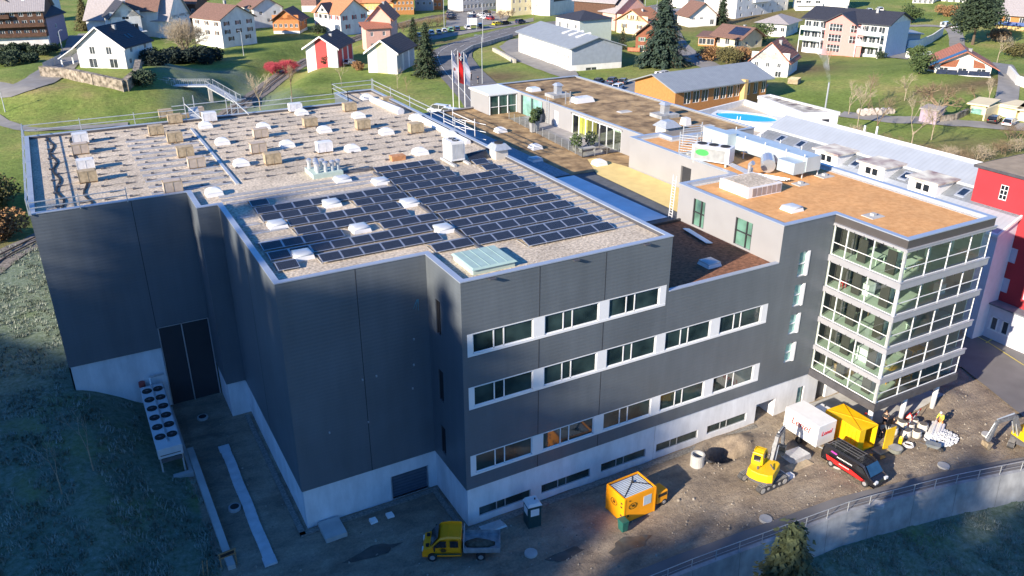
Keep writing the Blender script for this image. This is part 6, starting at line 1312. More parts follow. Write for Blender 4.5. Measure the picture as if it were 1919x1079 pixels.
mb.build('ladder', plastw, po); mb = MB(); mb.box(5.71, -2.6, .15, 5.75, 1.5, 1.15); mb.build('end_panel', mat('tan_panel', (.28, .23, .22), .7), po)
# white block and shed roof behind the pool
wbk = thing('white_annex', 'white flat roofed annex with mottled skylight strip behind the pool', 'building', tuple(G(1500, 215, 10)), world=True)
zk = 14.4; a_, b_, c_, d_ = G(1419, 183, zk), G(1500, 213, zk), G(1571, 212, zk), G(1445, 178, zk); a_, b_, c_, d_ = [tuple(q[:2]) for q in (G(1421, 182, zk), G(1505, 214, zk), G(1572, 212, zk), G(1443, 179, zk))]
mb = MB(); mb.prism([a_, b_, c_, d_], 3, zk); mb.build('annex_body', plastw, wbk)
mb = MB(); ring(mb, [a_, b_, c_, d_], -.12, .35, zk-.3, zk+.25); mb.build('parapet', white, wbk); mb = MB(); mb.poly([(x, y, zk+.02) for x, y in inset([a_, b_, c_, d_], .4)]); mb.build('mottled_roof', mat('mottled_roof', (.16, .10, .11), .9, .4, .7, c2=(.75, .72, .6)), wbk)
mb = MB(); e_ = Vector(b_); g_ = Vector(c_); q0, q1 = e_.lerp(g_, .55), e_.lerp(g_, .75); nn_ = Vector(((g_-e_).y, -(g_-e_).x)).normalized()*.06; mb.add([(q0.x+nn_.x, q0.y+nn_.y, zk-3.2), (q1.x+nn_.x, q1.y+nn_.y, zk-3.2), (q1.x+nn_.x, q1.y+nn_.y, zk-.9), (q0.x+nn_.x, q0.y+nn_.y, zk-.9)], [[0, 1, 2, 3]]); mb.build('door', doorm, wbk)
cp_ = G(1542, 232, 9); mb = MB(); mb.tube(cp_, (cp_.x, cp_.y, 16.5), .16, .16, 10); tag(mb.build('flue_pipe', alu, loc=tuple(cp_)), 'slender silver flue giving off white smoke above the grey roof', 'chimney')
# smoke plume as a small volume
sm = bpy.data.materials.new('chimney_smoke'); sm.use_nodes = True; nt = sm.node_tree; n = nt.nodes; l = nt.links; n.remove(n['Principled BSDF']); v_ = n.new('ShaderNodeVolumePrincipled'); v_.inputs['Color'].default_value = (.95, .97, 1, 1)
tc = n.new('ShaderNodeTexCoord'); q_ = n.new('ShaderNodeTexNoise'); q_.inputs['Scale'].default_value = .55; q_.inputs['Detail'].default_value = 5; l.new(tc.outputs['Object'], q_.inputs['Vector']); mr = n.new('ShaderNodeMapRange'); mr.inputs['From Min'].default_value = .42; mr.inputs['From Max'].default_value = .72; mr.inputs['To Max'].default_value = .8; l.new(q_.outputs['Fac'], mr.inputs['Value']); l.new(mr.outputs[0], v_.inputs['Density']); l.new(v_.outputs[0], n['Material Output'].inputs['Volume'])
mb = MB(); rs = []
for k in range(8):
    t_ = k/7; cx_, cy_, cz_, r_ = cp_.x-1.2*t_-1.6*t_*t_, cp_.y+1.5*t_, 16.5+7.5*t_, .25+.95*t_; rs.append([(cx_+r_*math.cos(a0*.785), cy_+r_*math.sin(a0*.785), cz_) for a0 in range(8)])
mb.loft(rs); tag(mb.build('smoke', sm, loc=tuple(cp_)), 'thin white smoke plume drifting up from the slender flue', 'smoke', kind='stuff')
# long grey roof with dormers ---------------------------------------------------
gb_ = thing('grey_roof_building', 'long building with grey sheet roof, roof windows and flat dormers', 'building', (91, 68, 0), world=True)
xe, xr_, ze, sl_p = 86.1, 95.3, 12.9, .4412; ya, yb = 48.0, 88.0; zr_ = ze+(xr_-xe)*sl_p
sheet = mat('pale_sheet_roof', (.40, .44, .49), .5, .06, .5, band=('Y', .62, .01, .06), metal=.15)
pz = lambda x: ze+(x-xe)*sl_p
mb = MB(); mb.box(xe+.35, ya+.15, -.3, 103.5, yb, ze); mb.ext([(xe+.35, ze-.1), (xr_, zr_-.35), (103.9, ze-.1)], ya+.16, yb-.02); mb.build('shade_tinted_wall', mat('shade_tinted_wall', (.60, .60, .66), .9, .05), gb_)  # white wall; the lavender cast of the tower's shade is put into its colour
def slope(mb, x0, x1, y0, y1, o, t=.14): mb.add([(x0, y0, pz(x0)+o), (x1, y0, pz(x1)+o), (x1, y1, pz(x1)+o), (x0, y1, pz(x0)+o), (x0, y0, pz(x0)+o-t), (x1, y0, pz(x1)+o-t), (x1, y1, pz(x1)+o-t), (x0, y1, pz(x0)+o-t)], [[0,1,2,3],[4,7,6,5],[0,4,5,1],[1,5,6,2],[2,6,7,3],[3,7,4,0]])
mb = MB(); slope(mb, xe, 91.5, ya, yb, .1); slope(mb, 91.5, xr_, 53.9, yb, .28, .3); slope(mb, 89.2, 91.5, ya, yb, .1); mb.add([(xr_, 53.9, zr_+.28), (104.2, 53.9, ze+.1), (104.2, yb, ze+.1), (xr_, yb, zr_+.28)], [[0, 1, 2, 3]]); mb.build('sheet_roof', sheet, gb_)
mb = MB(); slope(mb, 91.45, 91.6, 53.9, yb, .34, .1); slope(mb, xe-.15, xe+.1, ya-.1, yb, .14, .3); slope(mb, xe, 91.5, yb-.2, yb+.15, .2, .4); slope(mb, xe, 89.7, ya-.12, ya+.1, .18, .35); slope(mb, xr_-.2, xr_+.25, 53.9, yb, .4, .2); mb.build('verge_trim', plastw, gb_)
def onroof(u, v):
    d = ray(u, v); t = (ze-sl_p*xe-CZ)/(d.z-sl_p*d.x); return Vector((d.x*t, d.y*t, CZ+d.z*t))
for (u, v), lab in zip(((1463, 262), (1500, 272), (1604, 308), (1697, 332), (1805, 363)), 'abcde'):
    p = onroof(u, v); mb = MB(); slope(mb, p.x-.75, p.x+.75, p.y-.6, p.y+.6, .22, .12); w_ = mb.build('roof_window', capm, gb_); mb = MB(); slope(mb, p.x-.55, p.x+.55, p.y-.42, p.y+.42, .235, .01); mb.build('pane', mat('skylight_glass', (.02, .035, .07), .1, .3, spec=.9), w_)
for (u, v) in ((1560, 293), (1645, 318), (1740, 348)):
    p = onroof(u-8, v+12); zt_ = p.z+1.5; d_ = MB(); d_.box(p.x-.6, p.y-1.9, p.z-.6, p.x+3.6, p.y+1.9, zt_); dm_ = d_.build('dormer', plastw, gb_)
    mb = MB(); mb.box(p.x-1.0, p.y-2.2, zt_, p.x+3.9, p.y+2.2, zt_+.22); mb.build('dormer_roof', mat('mottled_dormer', (.34, .22, .24), .9, .3, .55, c2=(.80, .78, .66)), dm_)
    mb = MB()
    for q_ in (-.9, .1): mb.box(p.x-.63, p.y+q_, p.z+.35, p.x-.605, p.y+q_+.75, p.z+1.15)
    mb.build('dormer_window', cglass, dm_)
mb = MB(); mb.box(xe+.32, 60, 3, xe+.36, 61, 4.5); mb.build('wall_window', cglass, gb_)
for k, (u, v) in enumerate(((1615, 246), (1638, 248))): p = onroof(u, v); mb = MB(); mb.tube(p+Vector((.5, 0, -.5)), p+Vector((.5, 0, .75)), .14, .14, 8); tag(mb.build('flue_pipe', plastw, loc=tuple(p)), ('left' if k == 0 else 'right')+' short white flue of the pair on the grey ridge', 'chimney')
# red building
rb = thing('red_building', 'dark red rendered building with brown flat roof and pale shutters', 'building', (97, 45, 0), world=True)
redw = mat('red_render', (.36, .03, .04), .9, .08, .6)
xr2 = 89.62; hz_ = []
for y in (42.8, 38.6, 34.4):
    for z in (5.3, 9.2, 13.0): hz_.append((54-y-2.0, 54-y-.2, z, z+1.6))
hz_ = [(54-51.0, 54-50.1, 15.6, 17.3)]+[(54-yy-2, 54-yy, z, z+1.7) for yy in (47.4, 43.6) for z in (5.5, 9.1)]
mb = MB(); facade(mb, (xr2, 54), (xr2, 39.5), 4.3, 18.55, hz_, .15); facade(mb, (xr2, 39.5), (104, 39.5), 0, 18.55); facade(mb, (104, 54), (xr2, 54), 0, 18.55); mb.build('red_wall', redw, rb)
for q_ in hz_:
    y1__ = 54-q_[0]; y0__ = 54-q_[1]; mb = MB(); mb.box(xr2+.05, y0__, q_[2], xr2+.12, y1__, q_[3]); w_ = mb.build('window', frame_w if q_[2] > 15 else mat('shutter_lavender', (.50, .52, .62), .7, .05, band=('Z', .12, .01, .15)), rb)
    if q_[2] > 15:
        mb = MB()
        for i in range(2):
            for j in range(3): mb.box(xr2+.04, y0__+.08+i*.42, q_[2]+.1+j*.53, xr2+.055, y0__+.42+i*.42, q_[2]+.55+j*.53)
        mb.build('pane', cglass, w_)
mb = MB(); mb.box(xr2-.3, 39.2, 18.55, 104, 54.3, 18.75); mb.build('roof', mat('brown_flat_roof', (.33, .26, .18), .9, .15, 1), rb); mb = MB(); mb.box(xr2-.35, 39.2, 18.5, xr2-.3, 54.35, 18.8); mb.box(xr2-.35, 54.3, 18.5, 104, 54.35, 18.8); mb.build('roof_edge', darkcap, rb)
lw = thing('ground_floor_annex', 'pale ground floor annex with white framed windows below the red wall', 'building', (89, 40, 0), world=True)
hw_ = [(2.1, 3.0, 1.3, 2.9), (3.4, 4.3, 1.3, 2.9), (6.4, 7.6, 1.3, 2.9)]
mb = MB(); facade(mb, (88.4, 49.8), (88.4, 39.5), -.3, 4.25, hw_, .2); facade(mb, (88.4, 39.5), (xr2, 39.5), -.3, 4.25); facade(mb, (xr2, 49.8), (88.4, 49.8), -.3, 4.25); mb.poly([(88.4, 49.8, 4.25), (88.4, 39.5, 4.25), (xr2, 39.5, 4.25), (xr2, 49.8, 4.25)]); mb.build('wall', mat('shade_tinted_wall', (0,)*3), lw)
mb = MB(); mb.box(88.0, 39.2, 4.25, xr2, 50.1, 4.42); mb.build('dark_ledge', mat('ledge_grey', (.16, .18, .21), .7), lw)
for q_ in hw_:
    a0, a1 = 49.8-q_[0], 49.8-q_[1]; mb = MB()
    for yy in (a1, a0-.12): mb.box(88.36, yy-.02, q_[2], 88.5, yy+.14, q_[3])
    mb.box(88.34, a1-.15, q_[2]-.1, 88.5, a0+.15, q_[2]+.04); mb.box(88.36, a1, q_[3]-.1, 88.5, a0, q_[3]); w_ = mb.build('window', frame_w, lw); mb = MB(); mb.box(88.52, a1, q_[2], 88.54, a0, q_[3]); mb.build('pane', houseglass, w_)
car('black car parked in the shaded courtyard beside the pale wall', 'black', (.012, .012, .015), (87.0, 51.2, .14), rad(-95), 'wagon')
# ================================================================ VILLAGE
WM = {'white': white, 'cream': cream, 'pink': mat('pink_render', (.66, .40, .33), .9, .07), 'blue': mat('pale_blue_render', (.55, .60, .68), .9, .06), 'salmon': mat('salmon_render', (.68, .27, .25), .9, .05), 'ochre': mat('ochre_wood', (.42, .19, .06), .85, .12, 2), 'yellow': mat('yellow_render', (.80, .74, .38), .9, .05), 'redw': mat('house_red', (.50, .07, .07), .85, .08),
      'brown': woodd, 'redwood': mat('red_shingle', (.27, .10, .055), .85, .25, 3, band=('Z', .25, .01, .2)), 'mint': mat('mint_render', (.58, .66, .57), .9, .05), 'grey': mat('grey_render', (.42, .42, .43), .9, .1), 'purple': mat('purple_render', (.34, .27, .34), .9, .08), 'orangew': mat('orange_wood_wall', (.52, .20, .07), .85, .15), 'barn': mat('barn_wood', (.24, .14, .12), .9, .25, 2), 'greyblue': mat('grey_blue_sheet', (.27, .31, .37), .6, .08, 1, band=('X', .5, .02, .15)), 'ochrel': mat('light_ochre', (.62, .42, .18), .9, .1)}
shut = {'g': mat('shutter_green', (.10, .28, .17), .7, .1), 'b': mat('shutter_brown', (.10, .055, .035), .7, .1), 'r': mat('shutter_red', (.34, .05, .05), .7, .1), 'w': wpaint, 'd': mat('shutter_dark', (.02, .035, .035), .7, .1)}
def house(label, A, B, dep, wh, rh, gable='S', wall='white', roof=tileb, front=(), right=(), left=(), sh=None, ov=.7, base=None, name='house', zb=None, gwall=None, chim=(), extra=None, win=(1.1, 1.25), cat='house'):
    """A, B: picture points of the left and right foot of the front wall; front/right/left: rows (z, n[, w, h]) of windows"""
    a = gh(*A) if zb is None else G(*A, zb); b_ = gh(*B) if zb is None else G(*B, zb); z = (a.z+b_.z)/2; a = G(*A, z); b_ = G(*B, z)
    d = b_-a; L = d.length; rz = math.atan2(d.y, d.x); t = thing(name, label, cat, (a.x, a.y, z), rz); D = dep; wm = WM[wall]
    mb = MB(); sides = {'front': ((0, 0), (L, 0)), 'right': ((L, 0), (L, D)), 'back': ((L, D), (0, D)), 'left': ((0, D), (0, 0))}
    wins = {'front': front, 'right': right, 'left': left, 'back': ()}; todo = []
    for s, (p, q) in sides.items():
        LL = math.dist(p, q); hol = []
        for row in wins[s]:
            zz, k = row[0], row[1]; ww, hh = (row[2], row[3]) if len(row) > 2 else win; u0, u1 = (row[4]*LL, row[5]*LL) if len(row) > 4 else (0, LL)
            for i in range(k):
                u = u0+(u1-u0)*(i+.5)/k; hq = (u-ww/2, u+ww/2, zz, zz+hh)
                if not any(abs(u-o[0]-(o[1]-o[0])/2) < ww and abs(zz-o[2]) < hh for o in hol): hol.append(hq); todo.append((p, q, hq))
        facade(mb, p, q, -2.5 if not base else base[1], wh, hol, .14)
    gw = MB() if gwall else mb
    if gable == 'F': gw.poly([(0, 0, wh), (L, 0, wh), (L/2, 0, wh+rh)]); gw.poly([(L, D, wh), (0, D, wh), (L/2, D, wh+rh)])
    if gable == 'S': gw.poly([(L, 0, wh), (L, D, wh), (L, D/2, wh+rh)]); gw.poly([(0, D, wh), (0, 0, wh), (0, D/2, wh+rh)])
    mb.build('wall', wm, t)
    if gwall: gw.build('gable', WM[gwall], t)
    if base: mb = MB(); mb.box(.02, .02, -2.5, L-.02, D-.02, base[1]); mb.build('base_wall', WM[base[0]], t)
    mb = MB(); th = .24
    if gable in 'FS':
        W_ = L if gable == 'F' else D; k = rh/(W_/2); pr = [(-ov, wh-ov*k), (W_/2, wh+rh), (W_+ov, wh-ov*k), (W_+ov, wh-ov*k+th), (W_/2, wh+rh+th), (-ov, wh-ov*k+th)]
        if gable == 'F': mb.ext(pr, -ov, D+ov)
        else: mb.ext(pr, -ov, L+ov, axis='x')
    elif gable == 'H':
        q = min(L, D)/2; e = [(-ov, -ov), (L+ov, -ov), (L+ov, D+ov), (-ov, D+ov)]; r0 = (q, D/2) if L > D else (L/2, q); r1 = (L-q, D/2) if L > D else (L/2, D-q)
        V_ = [(*p, wh) for p in e]+[(*r0, wh+rh), (*r1, wh+rh)]
        mb.add(V_, ([[0, 1, 5, 4], [1, 2, 5], [2, 3, 4, 5], [3, 0, 4]] if L > D else [[0, 1, 4], [1, 2, 5, 4], [2, 3, 5], [3, 0, 4, 5]])+[[3, 2, 1, 0]])
    elif gable == 'N': mb.box(-ov, -ov, wh, L+ov, D+ov, wh+.3)
    elif gable == 'P': mb.add([(-ov, -ov, wh), (L+ov, -ov, wh), (L+ov, D+ov, wh+rh), (-ov, D+ov, wh+rh), (-ov, -ov, wh+.2), (L+ov, -ov, wh+.2), (L+ov, D+ov, wh+rh+.2), (-ov, D+ov, wh+rh+.2)], [[0,3,2,1],[4,5,6,7],[0,1,5,4],[1,2,6,5],[2,3,7,6],[3,0,4,7]])
    rf = mb.build('roof', roof, t)
    if not chim and gable in 'FS' and cat == 'house' and min(L, D) > 8.5: chim = ((.62, .62, .35),) if gable == 'S' else ((.62, .4, .0),)
    for (cx_, cy_, ch_) in chim: mb = MB(); mb.box(cx_*L-.35, cy_*D-.35, wh, cx_*L+.35, cy_*D+.35, wh+rh+ch_); mb.box(cx_*L-.42, cy_*D-.42, wh+rh+ch_, cx_*L+.42, cy_*D+.42, wh+rh+ch_+.12); mb.build('chimney', concd, rf)
    for p, q, (u0, u1, z0, z1) in todo:
        p_, q_ = Vector((*p, 0)), Vector((*q, 0)); dd = (q_-p_).normalized(); nn = Vector((dd.y, -dd.x, 0)); P = lambda u, z, o: p_+dd*u+nn*o+Vector((0, 0, z))
        mb = MB(); um, zm = (u0+u1)/2, (z0+z1)/2
        for (x0, x1, y0, y1) in ((u0, u0+.09, z0, z1), (u1-.09, u1, z0, z1), (um-.04, um+.04, z0, z1), (u0+.09, u1-.09, z0, z0+.08), (u0+.09, u1-.09, z1-.08, z1)):
            c8 = [P(x0, y0, -.12), P(x1, y0, -.12), P(x1, y0, -.05), P(x0, y0, -.05), P(x0, y1, -.12), P(x1, y1, -.12), P(x1, y1, -.05), P(x0, y1, -.05)]; mb.add(c8, [[4,5,6,7][::-1],[2,3,7,6][::-1],[0,1,5,4][::-1],[1,2,6,5][::-1],[3,0,4,7][::-1]])
        w_ = mb.build('window', frame_w, t); mb = MB(); mb.poly([P(u0, z0, -.11), P(u1, z0, -.11), P(u1, z1, -.11), P(u0, z1, -.11)]); mb.build('pane', houseglass, w_)
        if sh:
            for a0, a1 in ((u0-.52, u0-.04), (u1+.04, u1+.52)):
                mb = MB(); mb.add([P(a0, z0, .01), P(a1, z0, .01), P(a1, z1, .01), P(a0, z1, .01), P(a0, z0, .06), P(a1, z0, .06), P(a1, z1, .06), P(a0, z1, .06)], [[4,5,6,7],[0,1,5,4],[1,2,6,5],[2,3,7,6],[3,0,4,7]]); mb.build('shutter', shut[sh], w_)
    if extra: extra(t, L, D, wh, rh)
    return t
def balcony(x0, x1, y, z, m_=woodd, d=1.2, post=None, rail=1.0, solid=True):
    def f(t, L, D, wh, rh):
        xa, xb = x0*L, x1*L; mb = MB(); mb.box(xa, y-d, z-.15, xb, y, z)
        if solid: mb.box(xa, y-d, z, xb, y-d+.06, z+rail); mb.box(xa, y-d, z, xa+.06, y, z+rail); mb.box(xb-.06, y-d, z, xb, y, z+rail)
        b_ = mb.build('balcony', m_, t)
        if post:
            for x in (xa, xb-.12): mb = MB(); mb.box(x, y-d, -1, x+.12, y-d+.12, z+2.6); mb.build('post', post, b_)
    return f
def multi(*fs):
    def f(*a):
        for q in fs: q(*a)
    return f
def skyl(lst, gable='S'):
    """roof windows at (u, v) fractions on the slope that faces the viewer"""
    def f(t, L, D, wh, rh):
        k = rh/((D if gable == 'S' else L)/2)
        for u, v, m_ in lst:
            mb = MB()
            if gable == 'S': y = v*D/2; x = u*L; mb.add([(x-.45, y-.5, wh+(y-.5)*k+.3), (x+.45, y-.5, wh+(y-.5)*k+.3), (x+.45, y+.5, wh+(y+.5)*k+.3), (x-.45, y+.5, wh+(y+.5)*k+.3)], [[0, 1, 2, 3]])
            else: x = L-v*L/2; y = u*D; mb.add([(x+.6, y-.4, wh+(L-x-.6)*k+.3), (x+.6, y+.4, wh+(L-x-.6)*k+.3), (x-.6, y+.4, wh+(L-x+.6)*k+.3), (x-.6, y-.4, wh+(L-x+.6)*k+.3)], [[0, 1, 2, 3]])
            mb.build('roof_window', m_, t)
    return f
def slab(x0, y0, z0, x1, y1, z1, nm, m_):
    def f(t, L, D, wh, rh): mb = MB(); mb.box(x0*L, y0*D, z0, x1*L, y1*D, z1); mb.build(nm, m_, t)
    return f
pvm = mat('pv_blue', (.025, .035, .07), .25, .2)
# left group
def porch(t, L, D, wh, rh):
    k = rh/(L/2); mb = MB(); z0 = wh-.7*k; mb.add([(-.7, -.7, z0), (-5.2, -.7, z0-2.6), (-5.2, 5, z0-2.6), (-.7, 5, z0), (-.7, -.7, z0+.2), (-5.2, -.7, z0-2.4), (-5.2, 5, z0-2.4), (-.7, 5, z0+.2)], [[0,1,2,3],[7,6,5,4],[0,4,5,1],[1,5,6,2],[2,6,7,3]]); pf = mb.build('porch_roof', wpaint, t)
    for y in (0, 4.5): mb = MB(); mb.box(-4.9, y-.15, -1, -4.6, y+.15, z0-2.3); mb.build('porch_post', wpaint, pf)
    mb = MB(); mb.ext([(-.75, wh-.8*k-.05), (L/2, wh+rh-.05), (L+.75, wh-.8*k-.05), (L+.75, wh-.8*k+.32), (L/2, wh+rh+.32), (-.75, wh-.8*k+.32)], -.78, -.70); mb.build('gable_trim', wpaint, t)
house('white modern gabled house with dark roof above the stone wall', (151, 127), (239, 129), 13, 5.2, 4.6, 'F', 'white', tiled, front=((.1, 2, 2.2, 2.3, .08, .95), (3.4, 2, 1.5, 2.0, .15, .85)), right=((1, 3), (3.6, 2)), extra=multi(porch, skyl([(.45, .35, cglass), (.57, .35, cglass)], 'F')), zb=9.0, ov=.5)
house('big dark brown chalet with rows of white curtained windows and balconies', (-75, 85), (92, 78), 17, 9.2, 5.2, 'S', 'brown', tilel, front=((2.4, 11, 1.3, 1.2), (5.2, 11, 1.3, 1.2), (7.5, 10, 1.2, 1.1)), right=((3, 3), (6, 3)), base=('white', 1.6), extra=multi(balcony(0, 1, 0, 1.9), balcony(0, 1, 0, 4.7), balcony(0, .62, 0, 7.2, d=1.0), skyl([(.78, .45, acryl)])), zb=9)
house('small cross gable dormer wing above the chalet balcony', (-60, 78), (38, 77), 12, 11.2, 4.4, 'F', 'brown', tiled, front=((9.3, 4, 1.2, 1.1),), base=('brown', 8.8), zb=9, ov=1.1)
house('purple rendered annex in the shade right of the brown chalet', (93, 80), (128, 68), 9, 7.5, 2.5, 'S', 'purple', tiled, front=((3.5, 1), (.8, 1)), right=((3.6, 2), (.9, 2)), zb=8.5)
house('pale blue shaded gable house behind the purple annex', (86, 38), (118, 33), 12, 8, 6, 'F', 'blue', tilel, front=((6, 1, 1.4, 2.6),), zb=6)
house('white house with large grey lavender roof behind the modern house', (165, 60), (318, 62), 16, 4.5, 9, 'S', 'white', tilel, right=((2, 3), (4, 3)), zb=7.5)
house('white gabled villa with large glass gable window', (212, 62), (268, 58), 11, 4.8, 4.4, 'F', 'white', tiled, front=((.2, 2, 2.6, 2.3), (3.9, 1, 2.2, 2.6, .3, .7)), right=((1.5, 2),), extra=balcony(-.25, 1.1, 0, .2, wpaint, 2.2, solid=False), zb=9)
house('pale house in the shade with steep dark roof, left of the shuttered one', (300, 62), (318, 55), 10, 7.5, 4, 'F', 'white', tileb, front=((4, 1), (1, 1)), right=((4, 2), (1.5, 2)), zb=7.5)
house('white apartment house with garages behind the conifers', (318, 40), (352, 38), 10, 8, 1, 'N', 'white', tileg, front=((5.5, 2), (2.5, 2)), extra=balcony(0, 1, 0, 4.6, wpaint), zb=7)
house('white house with brown shuttered windows and long brown roof', (366, 70), (418, 77), 13, 6.6, 3.6, 'S', 'white', tileb, front=((4.4, 3, 1.2, 1.3), (1.6, 3, 1.2, 1.3)), right=((4.5, 3), (2, 3), (-.2, 2)), sh='b', chim=((.5, .6, 1.0),), zb=7.2)
house('brown roofed timber house behind the shuttered white house', (350, 52), (372, 52), 12, 8.5, 4.5, 'S', 'brown', tileb, front=((5.2, 2),), zb=7, extra=balcony(-.2, .9, 0, 4, woodd))
house('white house with dark red hipped roof at the edge of the meadow', (450, 40), (478, 48), 11, 6.2, 3.2, 'S', 'white', tileb, front=((3.6, 2), (1, 2)), right=((3.6, 2), (1, 1)), zb=6)
house('red brown shingled cottage with white windows and dark roof', (513, 62), (562, 62), 11.5, 4.6, 3.3, 'F', 'orangew', tileb, front=((2.0, 5, 1.1, 1.2), (5.2, 1, 1.6, 1.0, .35, .65)), right=((2.2, 2),), base=('white', .8), zb=5.2, chim=((.3, .3, .3),), ov=1.0)
def ornate(t, L, D, wh, rh):
    mb = MB(); mb.poly([(L*.18, -.6, wh), (L*.62, -.6, wh), (L*.40, -.6, wh+2.9)]); mb.box(L*.2, -.55, wh-2.6, L*.6, .1, wh); mb.build('cross_gable', white, t)
    mb = MB(); mb.ext([(L*.13, wh-.6), (L*.40, wh+3.0), (L*.67, wh-.6), (L*.67, wh-.35), (L*.40, wh+3.3), (L*.13, wh-.35)], -1.1, 3.5); mb.build('cross_gable_roof', tiled, t)
    mb = MB(); mb.box(L*.35, -.62, wh+.3, L*.45, -.58, wh+1.4); mb.box(L*.25, -.6, wh-2, L*.35, -.57, wh-.7); mb.box(L*.45, -.6, wh-2, L*.55, -.57, wh-.7); mb.build('window', houseglass, t)
    mb = MB(); mb.box(L*.45, -2.2, -.5, L*.95, 0, 2.9); mb.build('veranda', WM['blue'], t)
house('ornate white house with bright orange roof and dark cross gable', (591, 56), (640, 62), 13, 6.6, 4.2, 'S', 'white', tilero, front=((4.4, 4, 1.0, 1.4), (1.2, 4, 1.0, 1.4)), right=((4.2, 3, 1.1, 1.5), (1.2, 2, 1.1, 1.5)), sh='r', extra=ornate, zb=5, chim=((.4, .5, 1.4),))
house('brown barn tower with white foot behind the orange roofed house', (566, 22), (594, 22), 8, 9, 2, 'S', 'barn', tiled, base=('white', 2.5), front=((6, 1),), zb=5)
house('long ochre barn with orange roof and white lower wall', (683, 27), (742, 27), 14, 5.2, 5, 'S', 'ochrel', tilero, front=((2.6, 4, .6, .5, .0, .45),), base=('white', 1.9), extra=skyl([(.4, .4, cglass), (.75, .4, cglass)]), zb=5)
house('low ochre wing at the left end of the long barn', (661, 27), (685, 27), 12, 4.6, 3, 'P', 'ochre', tilero, front=((2.9, 4, .6, .4),), zb=5)
house('ochre chalet with white windows in many rows, next to the long barn', (738, 28), (776, 27), 12, 6.4, 3.8, 'F', 'ochre', tileb, front=((4.2, 5, .9, 1.1), (1.9, 6, .9, 1.1), (6.9, 2, .8, .9, .3, .7)), right=((3, 3),), zb=5, ov=1.2)
house('dark house with white windows beside the ochre chalet', (778, 20), (812, 20), 10, 7.5, 3, 'S', 'grey', tiled, front=((2.5, 3), (5, 3)), zb=5)
house('small orange timber house behind the car park trees', (812, 18), (828, 18), 8, 6, 3, 'F', 'orangew', tiled, front=((1.6, 2), (4, 1)), zb=5)
house('pink house with orange roof and small stair wing', (694, 90), (735, 90), 14, 9.2, 3.6, 'F', 'pink', tiler, front=((5.6, 2, 1.0, 1.4),), right=((5.6, 2, 1, 1.4),), zb=5, chim=((.55, .5, .5),), ov=1.0)
house('low pink wing with orange lean-to roof before the pink house', (688, 96), (733, 93), 5, 6.6, 1.4, 'P', 'pink', tiler, front=((4.4, 2, .9, 1.3), (1.4, 2, .9, .9)), zb=5)
def twin(c_):
    def f(t, L, D, wh, rh):
        mb = MB(); mb.add([(L*.31, -.03, -.5), (L*.68, -.03, -.5), (L*.68, -.03, wh+rh*.62), (L*.5, -.03, wh+rh-.05), (L*.31, -.03, wh+rh*.60)], [[0, 1, 2, 3, 4]]); mb.build('coloured_stripe', WM[c_], t)
        mb = MB(); mb.ext([(-.8, wh-.95*rh/(L/2)), (L/2, wh+rh-.15), (L+.8, wh-.95*rh/(L/2)), (L+.8, wh-.95*rh/(L/2)+.5), (L/2, wh+rh+.3), (-.8, wh-.95*rh/(L/2)+.5)], -.95, -.86); mb.build('gable_trim', wpaint, t)
        for k in range(3): mb = MB(); mb.box(L+.0, .8+k*D/3, -.3, L+.04, .8+(k+.72)*D/3, wh-.3); mb.build('side_panel', WM['redw'] if c_ == 'redw' else WM['grey'], t)
    return f
house('white house with red gable stripe and dark brown roof, left of a matching one', (576, 126), (634, 127), 15, 5.4, 2.9, 'F', 'white', tileb, extra=twin('redw'), zb=5, ov=.8)
house('white house with pale yellow gable stripe, right of the red striped one', (691, 136), (745, 138), 15, 5.6, 2.9, 'F', 'white', tileb, extra=twin('yellow'), zb=5, ov=.8)
house('long grey office building with rows of windows behind the car park', (868, 22), (965, 14), 12, 7.2, .5, 'N', 'grey', tileg, front=((4.3, 14, 1.3, 1.6), (1.2, 14, 1.3, 1.6)), zb=5)
house('cream house behind bare shrubs, right of the grey offices', (958, 30), (1012, 26), 12, 8, 3, 'S', 'cream', tileb, front=((5, 5, 1, 1.4), (1.8, 5, 1, 1.4)), zb=5)
house('white building with black upper wall and pale green shutters', (1030, 30), (1080, 22), 12, 11, 2, 'S', 'white', tiled, front=((6.2, 4, 1.4, 1.7), (9, 4, 1.4, 1.6)), sh='g', extra=slab(.14, -.003, 5.4, 1.0, 0.0, 11, 'black_cladding', joint), zb=5)
house('large brown half timbered inn with tiled roof and many windows', (1150, 56), (1204, 46), 18, 9.5, 6.5, 'F', 'brown', tilel, front=((6.6, 5, 1.0, 1.2), (4.0, 5, 1.0, 1.2), (1.5, 5, 1.0, 1.2)), zb=5)
house('pale pink wing of the brown inn with beige tiled roof', (1106, 50), (1152, 58), 15, 6.5, 5.5, 'S', 'pink', tilel, front=((3.6, 3), (1, 2)), zb=5)
house('cubic white green house with flat hipped grey roof', (1041, 80), (1085, 90), 12.5, 8.4, 2.2, 'H', 'white', tiled, front=((5.4, 3, 1.3, 1.6), (2.2, 3, 1.4, 1.9)), right=((5.2, 2, 1.2, 2.0), (1.6, 2, 1.2, 2.2)), extra=slab(1.0, 0, -1, 1.003, 1, 8.35, 'mint_side', WM['mint']), zb=4.8)
